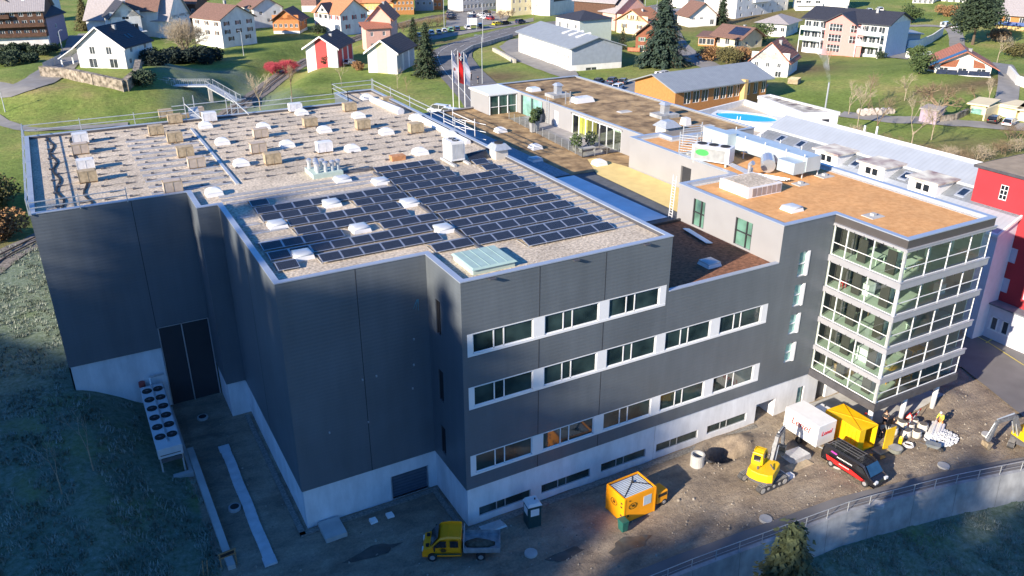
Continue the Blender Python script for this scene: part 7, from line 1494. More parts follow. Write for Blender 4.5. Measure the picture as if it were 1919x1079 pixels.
def hallx(t, L, D, wh, rh):
    mb = MB(); mb.box(L+.0, .1, 2.1, L+.05, D-.1, wh); mb.build('sheet_cladding', WM['greyblue'], t)
    mb = MB(); mb.poly([(L+.06, .1, wh), (L+.06, D-.1, wh), (L+.06, D/2, wh+rh-.1)]); mb.build('gable_cladding', WM['greyblue'], t)
    for k in range(3): mb = MB(); mb.tube((L*(.58+k*.12), D*.30, wh+rh*.60+.2), (L*(.58+k*.12), D*.58, wh+rh*.95+.2), .5, .5, 8); mb.build('roof_light', acryl, t)
    mb = MB(); mb.box(L*.05, -.03, wh-1.05, L*.13, -.005, wh-.75); mb.box(L*.05, -.03, wh-1.5, L*.35, -.005, wh-1.3); mb.build('blue_sign', mat('sign_blue', (.25, .42, .60), .6), t)
hl = house('long white workshop hall with blue grey sheet roof and side cladding', (972, 100), (1070, 137), 15.5, 6.6, 2.4, 'S', 'white', tileg, front=((3.6, 15, .95, .95, .02, .98),), right=((3.4, 2, 3.4, 1.1), (.4, 1, 3.4, .8, .2, .6)), extra=hallx, zb=4.5, name='workshop_hall', cat='building', ov=.9)
house('small cream house with orange gable roof behind the spruce', (1155, 62), (1212, 68), 10, 4.8, 3.6, 'F', 'cream', tilero, front=((2.2, 2, 1.2, 1.3), (5.3, 2, 1.0, 1.2, .3, .7)), sh='b', zb=4.8, ov=1.0)
house('red brown shingled cottage with pale green shutters left of the spruce', (1190, 98), (1238, 100), 10, 5.6, 3.1, 'F', 'redwood', tileb, front=((3.4, 2, 1.2, 1.2), (1.0, 2, 1.2, 1.2)), sh='g', base=('white', .5), zb=4.8, ov=1.1, extra=balcony(-.28, .2, 0, .6, mat('balcony_red', (.42, .16, .09), .8)))
house('white gabled house behind the narrow green conifer', (1291, 52), (1341, 50), 10, 4.4, 4.2, 'F', 'white', tileb, front=((2.8, 2, 1.2, .8, 0, .6), (.9, 1, 1.6, 1.8, .7, 1)), zb=5, ov=.9)
house('white house with twin red garage doors at the road bend', (1266, 38), (1298, 36), 8, 3.2, .4, 'N', 'white', tilel, extra=multi(slab(.08, -.005, 0, .42, .0, 2.3, 'garage_door', WM['redw']), slab(.55, -.005, 0, .9, 0, 2.3, 'garage_door', WM['redw'])), zb=5)
house('white block of flats at the top edge above the red garages', (1288, 20), (1338, 14), 12, 8, 2, 'S', 'white', tileb, front=((4.8, 3), (2, 3)), zb=5)
house('white half timbered villa near the top edge, left of the flats', (1362, 32), (1378, 28), 10, 9.5, 2, 'H', 'white', tileb, front=((6.5, 1), (3.5, 2)), zb=6, sh='d')
house('long white villa with balconies at the top edge', (1378, 34), (1475, 22), 13, 9.5, 2.5, 'S', 'white', tileb, front=((6, 7), (3, 7), (.4, 5)), zb=6, extra=balcony(.3, .6, 0, 5.4, wpaint))
house('beige bungalow with blue solar modules and orange gable', (1336, 84), (1388, 92), 10, 3.4, 2.6, 'S', 'cream', tileb, front=((.8, 3, 1.8, 1.8),), right=((.8, 2),), extra=lambda t, L, D, wh, rh: (lambda mb: (mb.add([(L*.45, .6, wh+.6*rh/(D/2)+.32), (L*1.0, .6, wh+.6*rh/(D/2)+.32), (L*1.0, D*.42, wh+rh*.84+.32), (L*.45, D*.42, wh+rh*.84+.32)], [[0, 1, 2, 3]]), mb.build('solar_module', pvm, t)))(MB()), zb=5.2, ov=1.1)
house('low orange carport at the left of the beige bungalow', (1308, 84), (1338, 86), 7, 2.6, .8, 'P', 'orangew', tileb, front=((.3, 2, 2.4, 1.9),), zb=5.2)
house('white cottage with red brown roof and wood pile beside the meadow', (1404, 146), (1474, 152), 12, 4.8, 4.4, 'F', 'white', tiler, front=((3.1, 3, 1.0, 1.2, 0, .9), (.8, 2, 1.6, 1.5), (6.4, 2, .5, .4, .35, .65)), right=((2.0, 3), (4, 1)), zb=5.2, ov=.7)
house('white bungalow with flat brown hipped roof behind the meadow', (1418, 62), (1472, 66), 14, 3.6, 2.4, 'H', 'white', tilel, front=((1, 4, 1.4, 1.4),), right=((1, 3),), zb=6, ov=1.2)
house('white apartment block with long balconies above the pink one', (1490, 24), (1588, 26), 13, 9, 2.2, 'S', 'white', tileb, front=((6.4, 6, 2.0, 1.6, 0, .55), (3.4, 6, 2.0, 1.6, 0, .55)), zb=6, extra=multi(balcony(0, .5, 0, 3.1, wpaint), balcony(0, .5, 0, 6.1, wpaint)))
def pinkx(t, L, D, wh, rh):
    a, b_ = L*.30, L*.66; k = 2.6
    mb = MB(); facade(mb, (a, -2.0), (b_, -2.0), -1.5, wh-.6, [(1.2, 5.2, 3.2, 5.2), (7.6, 11.6, 3.2, 5.2), (1.2, 5.2, 6.2, 8.2), (7.6, 11.6, 6.2, 8.2), (1.2, 5.2, .3, 2.3)], .2); mb.poly([(a, -2, wh-.6), (b_, -2, wh-.6), ((a+b_)/2, -2, wh-.6+k)]); mb.poly([(a, 0, -1.5), (a, -2, -1.5), (a, -2, wh-.6), (a, 0, wh-.6)]); mb.poly([(b_, -2, -1.5), (b_, 0, -1.5), (b_, 0, wh-.6), (b_, -2, wh-.6)]); mb.build('pink_bay', WM['salmon'], t)
    mb = MB(); mb.ext([(a-.8, wh-.9), ((a+b_)/2, wh-.6+k+.1), (b_+.8, wh-.9), (b_+.8, wh-.65), ((a+b_)/2, wh-.6+k+.4), (a-.8, wh-.65)], -2.8, D*.4); mb.build('bay_roof', tiled, t)
    mb = MB()
    for x0 in (1.2, 7.6):
        for z0 in ((3.2, 6.2, .3) if x0 < 2 else (3.2, 6.2)):
            for i in range(5): mb.box(a+x0+i*.98, -1.95, z0, a+x0+i*.98+.1, -1.85, z0+2)
            mb.box(a+x0, -1.95, z0+.95, a+x0+4, -1.85, z0+1.03)
    w_ = mb.build('window_grid', frame_w, t); mb = MB(); mb.box(a+1, -1.83, 0, b_-.6, -1.8, 8.4); mb.build('pane', houseglass, w_)
    for x0, x1 in ((.0, .27), (.70, .97)):
        for z in (3.0, 6.0): mb = MB(); mb.box(x0*L, -2.6, z-.2, x1*L, 0, z); mb.box(x0*L, -2.6, z, x1*L, -2.52, z+1.0); mb.build('balcony', mat('balcony_mint', (.60, .70, .68), .6, .05), t)
        for x in (x0, x1): mb = MB(); mb.box(x*L-.1, -2.6, -2, x*L+.1, -2.4, 6); mb.build('balcony_post', wpaint, t)
house('three storey apartment house with pink centre bay, mint balconies and dark roof', (1502, 90), (1655, 107), 16, 9.0, 2.6, 'S', 'white', tiled, front=((6.3, 3, 1.9, 1.9, 0, .28), (3.3, 3, 1.9, 1.9, 0, .28), (.3, 3, 1.9, 1.9, 0, .28), (6.3, 3, 1.9, 1.9, .7, .98), (3.3, 3, 1.9, 1.9, .7, .98), (.3, 3, 1.9, 1.9, .7, .98)), right=((6.4, 2), (3.6, 2), (1, 2)), extra=multi(pinkx, slab(1.0, 0, -1, 1.003, 1, 8.95, 'blue_side', WM['blue'])), chim=((.35, .5, .8), (.75, .4, .8)), zb=6.2, name='apartment_house', ov=1.0)
house('white building with tall windows at the top right edge, left one', (1708, 14), (1746, 16), 12, 8, 1, 'S', 'white', tiler, front=((2, 4, 1.2, 2.2), (5, 4, 1.2, 1.6)), zb=7)
house('white building with tall windows at the top right edge, right one', (1752, 12), (1832, 18), 12, 8, 1, 'S', 'white', tiler, front=((2, 6, 1.2, 2.2), (5, 6, 1.2, 1.6)), zb=7)
house('orange timber chalet with blue balcony and grey roof at the top right corner', (1872, 50), (1980, 58), 15, 4.6, 4.5, 'S', 'ochre', tilel, front=((1.6, 4, 1.6, 1.8),), extra=multi(balcony(-.1, 1, 0, 1.0, mat('balcony_blue', (.05, .10, .28), .6), 1.6), slab(-.05, -.05, -3.5, 1, 0, .8, 'timber_substructure', WM['ochrel'])), zb=8, ov=1.2)
def pvch(t, L, D, wh, rh):
    k = rh/(L/2); mb = MB(); mb.add([(-1.4, -1.6, wh-1.4*k+.34), (L*.5, -1.6, wh+rh+.34), (L*.5, 1.4, wh+rh+.34), (-1.4, 1.4, wh-1.4*k+.34)], [[0, 1, 2, 3]]); mb.build('solar_module', pvm, t)
    for i in range(5): mb = MB(); mb.box(L*.03+i*L*.19, -1.75, 2.9, L*.03+(i+.93)*L*.19, -1.7, 4.0); mb.build('balcony_panel', pvm, t)
    mb = MB(); mb.box(0, -1.7, 2.7, L, 0, 2.85); mb.build('balcony', wpaint, t); mb = MB(); mb.poly([(L*.08, -.02, 4.4), (L*.38, -.02, 4.4), (L*.42, -.02, 6.4), (L*.12, -.02, 5.2)]); mb.poly([(L*.68, -.02, 4.4), (L*.9, -.02, 4.4), (L*.86, -.02, 5.5), (L*.66, -.02, 6.4)]); mb.build('timber_gable_panel', WM['redwood'], t)
    mb = MB(); mb.box(L*.47, -.03, 0, L*.60, -.005, 2.2); mb.build('red_door', red, t)
house('chalet with red tiled roof, solar modules on gable edge and dark balcony panels', (1745, 158), (1850, 164), 12, 5.0, 3.2, 'F', 'white', tiler, front=((.7, 4, 1.1, 1.2), (3.0, 3, 2.0, 1.3)), extra=pvch, zb=5.6, ov=1.6)
house('low white shed with dark doorway left of the solar chalet', (1722, 152), (1746, 156), 8, 3.4, .8, 'P', 'white', tiler, front=((.2, 1, 1.2, 1.9),), zb=5.6)
for lab, A_, B_, dz in (('cream garage with pale green door by the farm lane, left one', (1814, 222), (1842, 226), 0), ('cream garage with tilted white canopy behind the parked cars', (1868, 226), (1900, 232), 0), ('cream garage with orange side at the right edge', (1905, 234), (1935, 238), 0)):
    house(lab, A_, B_, 7, 3.0, .3, 'N', 'cream', cream, extra=slab(.1, -.01, 0, .8, 0, 2.3, 'garage_door', mat('pale_green_glass', (0,)*3) if 'green' in lab else wpaint), name='garage', zb=5.2)
def schoolx(t, L, D, wh, rh):
    for k in range(4):
        pass
    mb = MB(); mb.box(L*.70, -1.2, -2, L*.735, .1, wh+.3); mb.build('yellow_pier', WM['ochrel'], t)
house('orange ochre timber hall with long grey roof and white window grids', (1262, 224), (1432, 196), 13, 6.2, 2.2, 'S', 'ochre', tileg, front=((2.9, 3, 1.9, 2.5, .08, .36), (2.9, 4, 1.6, 2.5, .40, .70), (2.9, 5, 1.3, 2.5, .76, .99)), extra=schoolx, zb=4.6, name='timber_hall', cat='building', ov=1.2)
house('grey flat garage building right of the apartment forecourt', (1690, 84), (1722, 84), 8, 3.2, .3, 'N', 'grey', tileg, zb=6.4, name='garage')
# small built things -------------------------------------------------------------
def wallrun(name, label, pts, hh, th, m_, cat='wall', zt=None):
    mb = MB()
    for p, q in zip(pts, pts[1:]):
        a, b_ = gh(*p), gh(*q); d = (b_-a); d.z = 0; d.normalize(); nn = Vector((-d.y, d.x, 0))*th/2; za, zb_ = (a.z+hh, b_.z+hh) if zt is None else (zt, zt)
        mb.add([a-nn-Vector((0,0,2)), b_-nn-Vector((0,0,2)), b_+nn-Vector((0,0,2)), a+nn-Vector((0,0,2)), Vector((*(a-nn)[:2], za)), Vector((*(b_-nn)[:2], zb_)), Vector((*(b_+nn)[:2], zb_)), Vector((*(a+nn)[:2], za))], [[0,3,2,1],[4,5,6,7],[0,1,5,4],[1,2,6,5],[2,3,7,6],[3,0,4,7]])
    c = gh(*pts[0]); return tag(mb.build(name, m_, loc=tuple(c)), label, cat)
stone = mat('boulder_stone', (.10, .085, .06), .95, .3, 1.1, c2=(.42, .36, .29), bump=.3, bscale=1.6)
wallrun('boulder_wall', 'rough brown boulder wall below the white modern house', [(80, 143), (130, 147), (180, 158), (236, 170), (258, 150), (262, 130)], 2.4, 1.4, stone, zt=None)
wallrun('white_wall', 'white curved retaining wall right of the apartment house', [(1700, 92), (1722, 90), (1745, 80), (1765, 66)], 2.6, .4, white)
wallrun('white_wall', 'low white wall below the apartment forecourt', [(1697, 108), (1720, 110), (1744, 108)], 1.8, .4, white)
wallrun('cream_wall', 'long cream wall between the garages of the farm lane', [(1842, 226), (1868, 216), (1905, 222), (1935, 226)], 2.4, .3, cream)
wallrun('stone_wall', 'low grey stone wall left of the garages', [(1760, 228), (1790, 224), (1812, 214)], 1.2, .5, stone)
wallrun('white_wall', 'white angled wall at the right edge above the garages', [(1888, 140), (1905, 160), (1935, 168)], 2.2, .5, white)
wallrun('stone_wall', 'stone block row along the curve of the workshop forecourt', [(925, 96), (940, 104), (965, 118)], 1.1, .8, mat('pale_block', (.45, .42, .36), .9, .2, 1.5))
wallrun('underpass_wall', 'dark curved concrete wall where the road bends round the embankment', [(860, 118), (866, 104), (885, 92), (920, 82), (960, 70)], 1.2, .5, concd)
sd_ = thing('garden_shed', 'grey lavender garden shed beside the apple tree', 'shed', tuple(gh(1744, 226)), rad(20)); mb = MB(); mb.box(-2.5, -1.6, -1, 2.5, 1.6, 2.6); mb.build('wall', WM['purple'], sd_); mb = MB(); mb.box(-2.8, -1.9, 2.6, 2.8, 1.9, 2.8); mb.build('roof', tilel, sd_)
wp_ = thing('silage_stack', 'pale wrapped bale stack on the farm lane', 'stack', tuple(gh(1645, 214)), rad(-20), world=False)
for k in range(6): mb = MB(); mb.tube((-3.8+k*1.3, -.8, .6), (-3.8+k*1.3, .8, .6), .66, .66, 10); mb.build('bale', mat('bale_wrap', (.55, .48, .42), .8, .2, 2), wp_)
ws_ = thing('wood_pile', 'firewood pile against the white cottage', 'wood pile', tuple(gh(1488, 156)), rad(30)); mb = MB()
for k in range(40): mb.tube((-1.5+(k % 10)*.33, -1.2, .2+(k//10)*.32), (-1.5+(k % 10)*.33, 1.2, .2+(k//10)*.32), .16, .15, 6)
mb.build('logs', osb, ws_)
# footbridge over the cutting
fb = thing('footbridge', 'grey steel footbridge with railings and stairs crossing the railway cutting', 'footbridge', tuple(gh(330, 160)), world=True)
zbr = 7.2; Pb = [G(300, 156, zbr), G(325, 160, zbr), G(392, 160, zbr), G(445, 190, 4.6)]
mb = MB(); rl = MB()
for p, q in zip(Pb, Pb[1:]):
    d = (q-p); d.z = 0; d.normalize(); nn = Vector((-d.y, d.x, 0)); mb.bar(p, q, 2.2, .3)
    L = (q-p).length; k = int(L/.5)
    for s in (-1.05, 1.05):
        rl.bar(p+nn*s+Vector((0, 0, 1.3)), q+nn*s+Vector((0, 0, 1.3)), .07)
        for i in range(k+1): c_ = p.lerp(q, i/k)+nn*s; rl.bar(c_, c_+Vector((0, 0, 1.3)), .035 if i % 4 else .09)
mb.build('deck', galv, fb); rl.build('railing', galv, fb); mb = MB()
for u, v in ((330, 160), (392, 160)): c_ = G(u, v, zbr); mb.box(c_.x-.4, c_.y-.4, 0, c_.x+.4, c_.y+.4, zbr-.1)
mb.build('pier', concrete, fb)
mb = MB(); a, b_ = G(300, 158, 6.8), G(345, 205, 2.2); mb.bar(a, G(322, 172, 6.0), 2.6, .3); mb.bar(G(322, 172, 6.0), b_, 2.6, .3); tag(mb.build('concrete_ramp', concrete, loc=tuple(b_)), 'pale concrete ramp running down from the footbridge', 'ramp')
# terrace fence and grey gate wall at the white modern house
fn = thing('garden_fence', 'grey slatted screen fence left of the white modern house', 'fence', tuple(gh(82, 132)), world=True)
for k in range(5):
    a, b_ = G(82+k*7, 130-k*3.5, 9.5), G(88+k*7, 127-k*3.5, 9.5); mb = MB(); mb.add([a-Vector((0, 0, 2)), b_-Vector((0, 0, 2)), b_+Vector((0, 0, 1.6)), a+Vector((0, 0, 1.6)), a+Vector((.1, .1, -2)), b_+Vector((.1, .1, -2)), b_+Vector((.1, .1, 1.6)), a+Vector((.1, .1, 1.6))], [[0,1,2,3],[7,6,5,4],[3,2,6,7],[0,3,7,4],[1,5,6,2]]); mb.build('fence_panel', WM['grey'], fn)
# flags, lamps, signs
for k, (u, v0, v1, fl_, lab) in enumerate(((850, 205, 112, 'w', 'flagpole with white grey banner, left one of three'), (861, 205, 117, 'r', 'flagpole with red banner and white cross, middle one of three'), (872, 209, 121, 'w2', 'flagpole with plain pale banner, right one of three'))):
    p = gh(u, v0); hh = 12.6; t = thing('flagpole', lab, 'flagpole', tuple(p), 0, 'flagpoles before the building'); mb = MB(); mb.tube((0, 0, 0), (0, 0, hh), .11, .06, 8); mb.build('pole', plastw, t)
    mb = MB(); q = [];
    for i in range(9):
        z = hh-.2-i*.82; ww = 1.35 if fl_ != 'r' else 1.2+.25*math.sin(i); q.append([(.08, 0, z), (.08+ww*(.35+.65*min(1, (i+.5)/5)), .25*math.sin(i*1.1), z-.6)])
    for i in range(8): mb.poly([q[i][0], q[i+1][0], q[i+1][1], q[i][1]])
    bn_ = mb.build('banner', red if fl_ == 'r' else mat('banner_grey', (.55, .55, .62), .8, .08), t)
    if fl_ == 'r': mb = MB(); mb.box(.5, -.12, hh-2.1, .72, -.05, hh-1.1); mb.box(.25, -.12, hh-1.7, .97, -.05, hh-1.48); mb.build('white_cross', wpaint, bn_)
    if fl_ == 'w': mb = MB(); mb.box(.35, -.1, hh-4.2, .8, -.04, hh-3.6); mb.build('red_emblem', mat('faded_red', (0,)*3), bn_)
def lamp(label, u, v, hh, arm=1.6, dirn=-1):
    p = gh(u, v); t = thing('street_lamp', label, 'street lamp', tuple(p), 0, 'street lamps'); mb = MB(); mb.tube((0, 0, 0), (0, 0, hh), .12, .07, 8); mb.build('pole', galv, t); mb = MB(); mb.tube((0, 0, hh), (dirn*arm*.5, 0, hh+.45), .06, .05, 6); mb.tube((dirn*arm*.5, 0, hh+.45), (dirn*arm, 0, hh+.5), .05, .05, 6); mb.build('arm', galv, t); mb = MB(); mb.box(dirn*arm-.45, -.15, hh+.42, dirn*arm+.35, .15, hh+.56); mb.build('lamp_head', alu, t)
lamp('tall street lamp beside the glazed pavilion end', 904, 157, 11.5); lamp('tall street lamp on the bend of the main road', 905, 80, 12.5); lamp('street lamp in front of the long ochre barn', 656, 62, 9, 1.2, 1); lamp('street lamp by the station car park', 833, 62, 13); lamp('street lamp near the white modern house road', 118, 98, 6, .8, 1); lamp('lamp on the shaded slope behind the bare bush', 457, 105, 7, .5); lamp('lamp beside the meadow path at the left edge', 10, 210, 4, .4)
for k, (u, v, hh) in enumerate(((1208, 26, 9), (1240, 28, 9), (1230, 30, 6))): lamp(f'{["left", "middle", "right"][k]} pole of the three by the red garages', u, v, hh, .5)
bs = thing('billboard', 'white blank billboard on two posts among the parked cars', 'billboard', tuple(gh(885, 56)), rad(-25)); mb = MB(); mb.box(-1.8, -.06, 1.8, 1.8, .06, 4.2); mb.build('board', wpaint, bs)
for x in (-1.6, 1.5): mb = MB(); mb.box(x, -.05, 0, x+.12, .05, 1.8); mb.build('post', galv, bs)
# cars ---------------------------------------------------------------------------
CC = {'white': (.75, .75, .76), 'silver': (.50, .52, .54), 'black': (.015, .015, .02), 'blue': (.03, .05, .11), 'green': (.25, .52, .30), 'yellow': (.78, .66, .04), 'grey': (.14, .145, .15), 'red': (.35, .03, .03)}
def pc_(c, u, v, rz, where, kind='car', grp='cars parked in the village'):
    p = gh(u, v); car(f'{c} {kind if kind != "wagon" else "estate car"} {where}', c, CC[c], (p.x, p.y, hz(p.x, p.y)+.16), rad(rz), kind, grp)
rw_ = 'in the row along the main road, '
for k, (c, u, v, kd) in enumerate((('white', 786, 70, 'car'), ('blue', 795, 69, 'car'), ('white', 808, 66, 'suv'), ('silver', 822, 64, 'car'), ('white', 832, 61, 'wagon'), ('green', 844, 59, 'car'), ('blue', 856, 58, 'suv'), ('white', 876, 55, 'wagon'), ('blue', 899, 52, 'suv'))): pc_(c, u, v, 75, rw_+['at the left end', 'second from the left', 'third from the left', 'fourth', 'fifth next to the green one', 'the only green one', 'right of the green one', 'left of the billboard', 'right of the billboard'][k], kd)
pc_('yellow', 932, 48, 15, 'alone by the roadside ahead of a dark car'); pc_('black', 947, 46, 15, 'behind the yellow one at the roadside', 'wagon')
for k, (c, u, v) in enumerate((('silver', 884, 28), ('blue', 884, 34), ('white', 902, 30), ('black', 912, 26), ('silver', 914, 32), ('red', 918, 38), ('white', 908, 36))): pc_(c, u, v, 100, 'in the station car park, '+['rear left', 'front left', 'left of the centre', 'rear centre', 'right of the centre', 'front right', 'front centre'][k])
for k, (c, u, v) in enumerate((('black', 846, 38), ('blue', 847, 33), ('grey', 845, 28))): pc_(c, u, v, 10, 'left side of the car park, '+['nearest', 'middle', 'farthest'][k])
pc_('blue', 975, 44, 20, 'with red tail by the verge before the white green house', 'suv')
pc_('white', 655, 121, 40, 'beside the red striped house', 'car')
for k, (c, u, v, kd) in enumerate((('white', 822, 214, 'van'), ('white', 841, 220, 'van'), ('white', 857, 224, 'suv'), ('white', 872, 226, 'car'))): pc_(c, u, v, 118, 'below the flagpoles, '+['leftmost', 'second', 'third', 'rightmost'][k], kd, 'vehicles below the flagpoles')
pc_('white', 1243, 148, 15, 'parked behind the pavilion at the lawn edge', 'van')
for k, (c, u, v) in enumerate((('black', 1122, 158), ('black', 1138, 166), ('blue', 1148, 156), ('white', 1158, 168), ('grey', 1168, 158))): pc_(c, u, v, 35, 'in the car park behind the pavilion, '+['first from the left', 'nearest the roof edge', 'third', 'fourth', 'last on the right'][k], 'wagon' if k % 2 else 'car')
pc_('black', 1862, 230, 20, 'left one before the cream garages', 'wagon'); pc_('silver', 1892, 235, 15, 'right one before the cream garages', 'wagon')
pc_('silver', 1772, 52, 10, 'under the big conifer on the hillside lane', 'van'); pc_('white', 1792, 54, 10, 'half hidden by the big conifer', 'wagon')
pc_('white', 1628, 22, 60, 'behind the apartment roof'); pc_('white', 1648, 20, 60, 'farther right behind the apartment roof')
pc_('blue', 1202, 18, 80, 'by the flag poles at the road bend')
mb = MB()
# ================================================================ VEGETATION
VR = random.Random(21)
needle = mat('needle_green', (.016, .038, .018), .85, .5, 1.3, c2=(.055, .085, .035)); needl2 = mat('needle_blue_green', (.02, .05, .035), .85, .5, 1.3, c2=(.05, .085, .055)); olive = mat('olive_leaf', (.06, .065, .02), .85, .5, 2, c2=(.17, .15, .05))
twig = mat('twig_brown', (.15, .105, .065), .95, .3, 2, c2=(.28, .21, .13)); twigp = mat('twig_pale', (.30, .25, .18), .95, .3, 2, c2=(.46, .38, .27)); twigr = mat('twig_red', (.42, .04, .07), .9, .3, 2, c2=(.60, .10, .13)); rust = mat('rust_leaf', (.20, .08, .035), .9, .4, 2, c2=(.40, .24, .10))
def conifer_mesh(seed, hgt=1.0, rad_=.22, n_=2600, s=.035, lean=.55, tip=1.0):
    r = random.Random(seed); mb = MB(); layers = 26; limbs = MB()
    for i in range(layers):
        t = i/(layers-1); z = .06+.93*t; R0 = rad_*(1-t)**.85*(1+.12*math.sin(i*2.4))+.008; nb = max(4, int(11*(1-t)+4))
        for j in range(nb):
            a = 2*math.pi*(j/nb)+r.uniform(-.3, .3)+i; Rr_ = R0*r.uniform(.72, 1.12)*(1+.15*math.sin(3*a+seed)); drop = Rr_*r.uniform(.25, .55)
            limbs.tube((0, 0, z*hgt), (Rr_*math.cos(a)*hgt, Rr_*math.sin(a)*hgt, (z-drop)*hgt), .006*hgt*(1-t*.6), .002*hgt, 3, caps=False)
            k = max(3, int(n_/(layers*nb*1.0)*(.35+1.3*(1-t))))
            for q in range(k):
                u = r.uniform(.15, 1.0)**.7; c = Vector((Rr_*u*math.cos(a), Rr_*u*math.sin(a), z-drop*u**1.3)); c += Vector((r.gauss(0, 1), r.gauss(0, 1), r.gauss(0, .7)))*s*.45*(.5+u)
                d = Vector((math.cos(a+r.uniform(-.7, .7)), math.sin(a+r.uniform(-.7, .7)), -lean*r.uniform(.2, 1.4))).normalized(); sd_ = d.cross(Vector((0, 0, 1))).normalized()*s*r.uniform(.28, .5); L = s*r.uniform(.7, 1.5)*(1-.35*t)
                mb.add([c*hgt-sd_*hgt, (c+d*L)*hgt, c*hgt+sd_*hgt, (c-d*L*.35+Vector((0, 0, s*.2)))*hgt], [[0, 1, 2, 3]])
    return mb, limbs
def tree_from(name, label, crown, mcrown, hgt, trunk_r, loc, rz=0, cat='tree', group=None, mbark=bark, th=.95, limbs=None):
    t = thing(name, label, cat, loc, rz, group); mb = MB(); mb.tube((0, 0, -.8), (0, 0, hgt*th), trunk_r, trunk_r*.12, 8); tr_ = mb.build('trunk', mbark, t)
    if limbs: limbs.build('limbs', mbark, tr_)
    crown.build('crown', mcrown, t); return t
def conifer(label, u, v, hgt, w, seed, m_=needle, n_=2600, group=None, name='conifer', z=None, p=None):
    p = p or gh(u, v); c, l_ = conifer_mesh(seed, hgt, w/hgt/2, n_, .055 if n_ < 4000 else .04 if n_ < 20000 else .026); return tree_from(name, label, c, m_, hgt, hgt*.016, (p.x, p.y, p.z-.1), VR.uniform(0, 6), group=group, limbs=l_)
conifer('tall dense spruce standing right of the red cottage', 1240, 122, 19.5, 16.5, 1, needl2, 9000, name='spruce')
conifer('medium spruce beside the shaded road bend', 800, 143, 13.5, 9, 2, needle, 4200, name='spruce')
conifer('small spruce behind the yellow striped house', 776, 92, 9.5, 6, 3, needle, 1800, name='spruce')
conifer('broad thuja between chalet and modern house', 162, 56, 11, 10, 4, olive, 3000)
conifer('narrow conifer before the white gable villa, left one', 293, 58, 9, 6, 5, olive, 1800)
conifer('narrow conifer behind the bare bush, right one of two', 320, 60, 11.5, 7, 6, needle, 1800)
conifer('slim dark green conifer beside the white gabled house', 1352, 46, 12, 5.5, 7, leafd, 2200)
conifer('small dark shrub conifer at the upper left of the workshop', 1166, 92, 7, 4, 8, needle, 900)
conifer('dark conifer behind the right part of the shuttered house', 474, 52, 8, 5, 9, needle, 900)
def leafy(label, u, v, hgt, w, m_=leafg, n_=2500, s=.35, name='bush', lobes=7, seed=0, cat='bush', trunk=True, group=None, squash=.8, th=.5, mb_=bark, p=None):
    r = random.Random(seed*7+int(u)); p = p or gh(u, v); mb = MB()
    for k in range(lobes):
        a = r.uniform(0, 6.28); q = r.uniform(0, .5)*w/2*1.2; R0 = w/2*r.uniform(.45, .75); zc = hgt*r.uniform(.35, .8) if k else hgt*.55; R0 = min(R0, hgt*.55); zc = min(zc, hgt-R0*.7)
        leaf_cloud(mb, (q*math.cos(a), q*math.sin(a), zc), R0, n_//lobes, s, r, squash)
    t = thing(name, label, cat, (p.x, p.y, p.z-.1), 0, group); mb.build('crown' if cat == 'tree' else 'foliage', m_, t)
    mb = MB(); mb.tube((0, 0, -.5), (0, 0, hgt*th), w*.03+.05, .05, 7)
    for k in range(6): a = k*1.05; mb.tube((0, 0, hgt*.2), (w*.25*math.cos(a), w*.25*math.sin(a), hgt*.6), .06, .02, 4)
    mb.build('trunk', mb_, t); return t
leafy('huge dark green tree on the hillside at the upper right', 1822, 84, 19, 17, leafd, 7500, .42, 'tree', 12, 1, 'tree')
leafy('second dark clump of the hillside tree, upper part', 1858, 40, 14, 11, needl2, 4000, .42, 'tree', 8, 2, 'tree')
leafy('green tree right of the beige bungalow', 1425, 82, 7, 8, leafg, 2500, .32, 'tree', 7, 3, 'tree'); leafy('dark green bush at the wall above the hillside cars', 1706, 44, 7, 8, leafg, 1800, .35)
leafy('dark round bush right of the pink apartment balcony', 1650, 110, 2.6, 3.4, leafd, 600, .2); leafy('dark green hedge left of the red cottage', 596, 62, 3, 9, leafd, 1600, .25, seed=4); leafy('narrow dark bush before the red gable stripe', 610, 126, 3.6, 2.6, leafd, 600, .2); leafy('round brown bush between the two striped houses', 672, 132, 2.6, 5.5, rust, 900, .22)
leafy('dark green tree clump left of the solar chalet, front', 1722, 138, 5.5, 7, leafg, 1500, .3, seed=6); leafy('green bush clump left of the solar chalet, rear', 1712, 122, 5.5, 5, leafg, 1300, .3, seed=7)
leafy('orange brown hedge below the beige bungalow, left part', 1330, 112, 4, 10, rust, 2000, .25, seed=8); leafy('mixed olive hedge below the beige bungalow, middle part', 1362, 118, 4.5, 12, olive, 2400, .25, seed=9); leafy('brown hedge below the beige bungalow, right part', 1392, 116, 4.2, 10, rust, 2000, .25, seed=10); leafy('olive bushes between white cottage and lane', 1385, 140, 3, 10, olive, 1600, .25, seed=11)
leafy('dark shrubs in front of the big brown chalet, left part', 28, 100, 3, 14, leafd, 2200, .3, seed=12); leafy('dark shrubs in front of the big brown chalet, right part', 80, 102, 3, 14, leafd, 2200, .3, seed=13); leafy('dark shrubs at the left edge below the chalet', 15, 122, 4, 13, leafd, 2200, .3, seed=14); leafy('dark shrubs above the bend of the village road', 62, 120, 3, 11, leafd, 1700, .3, seed=15)
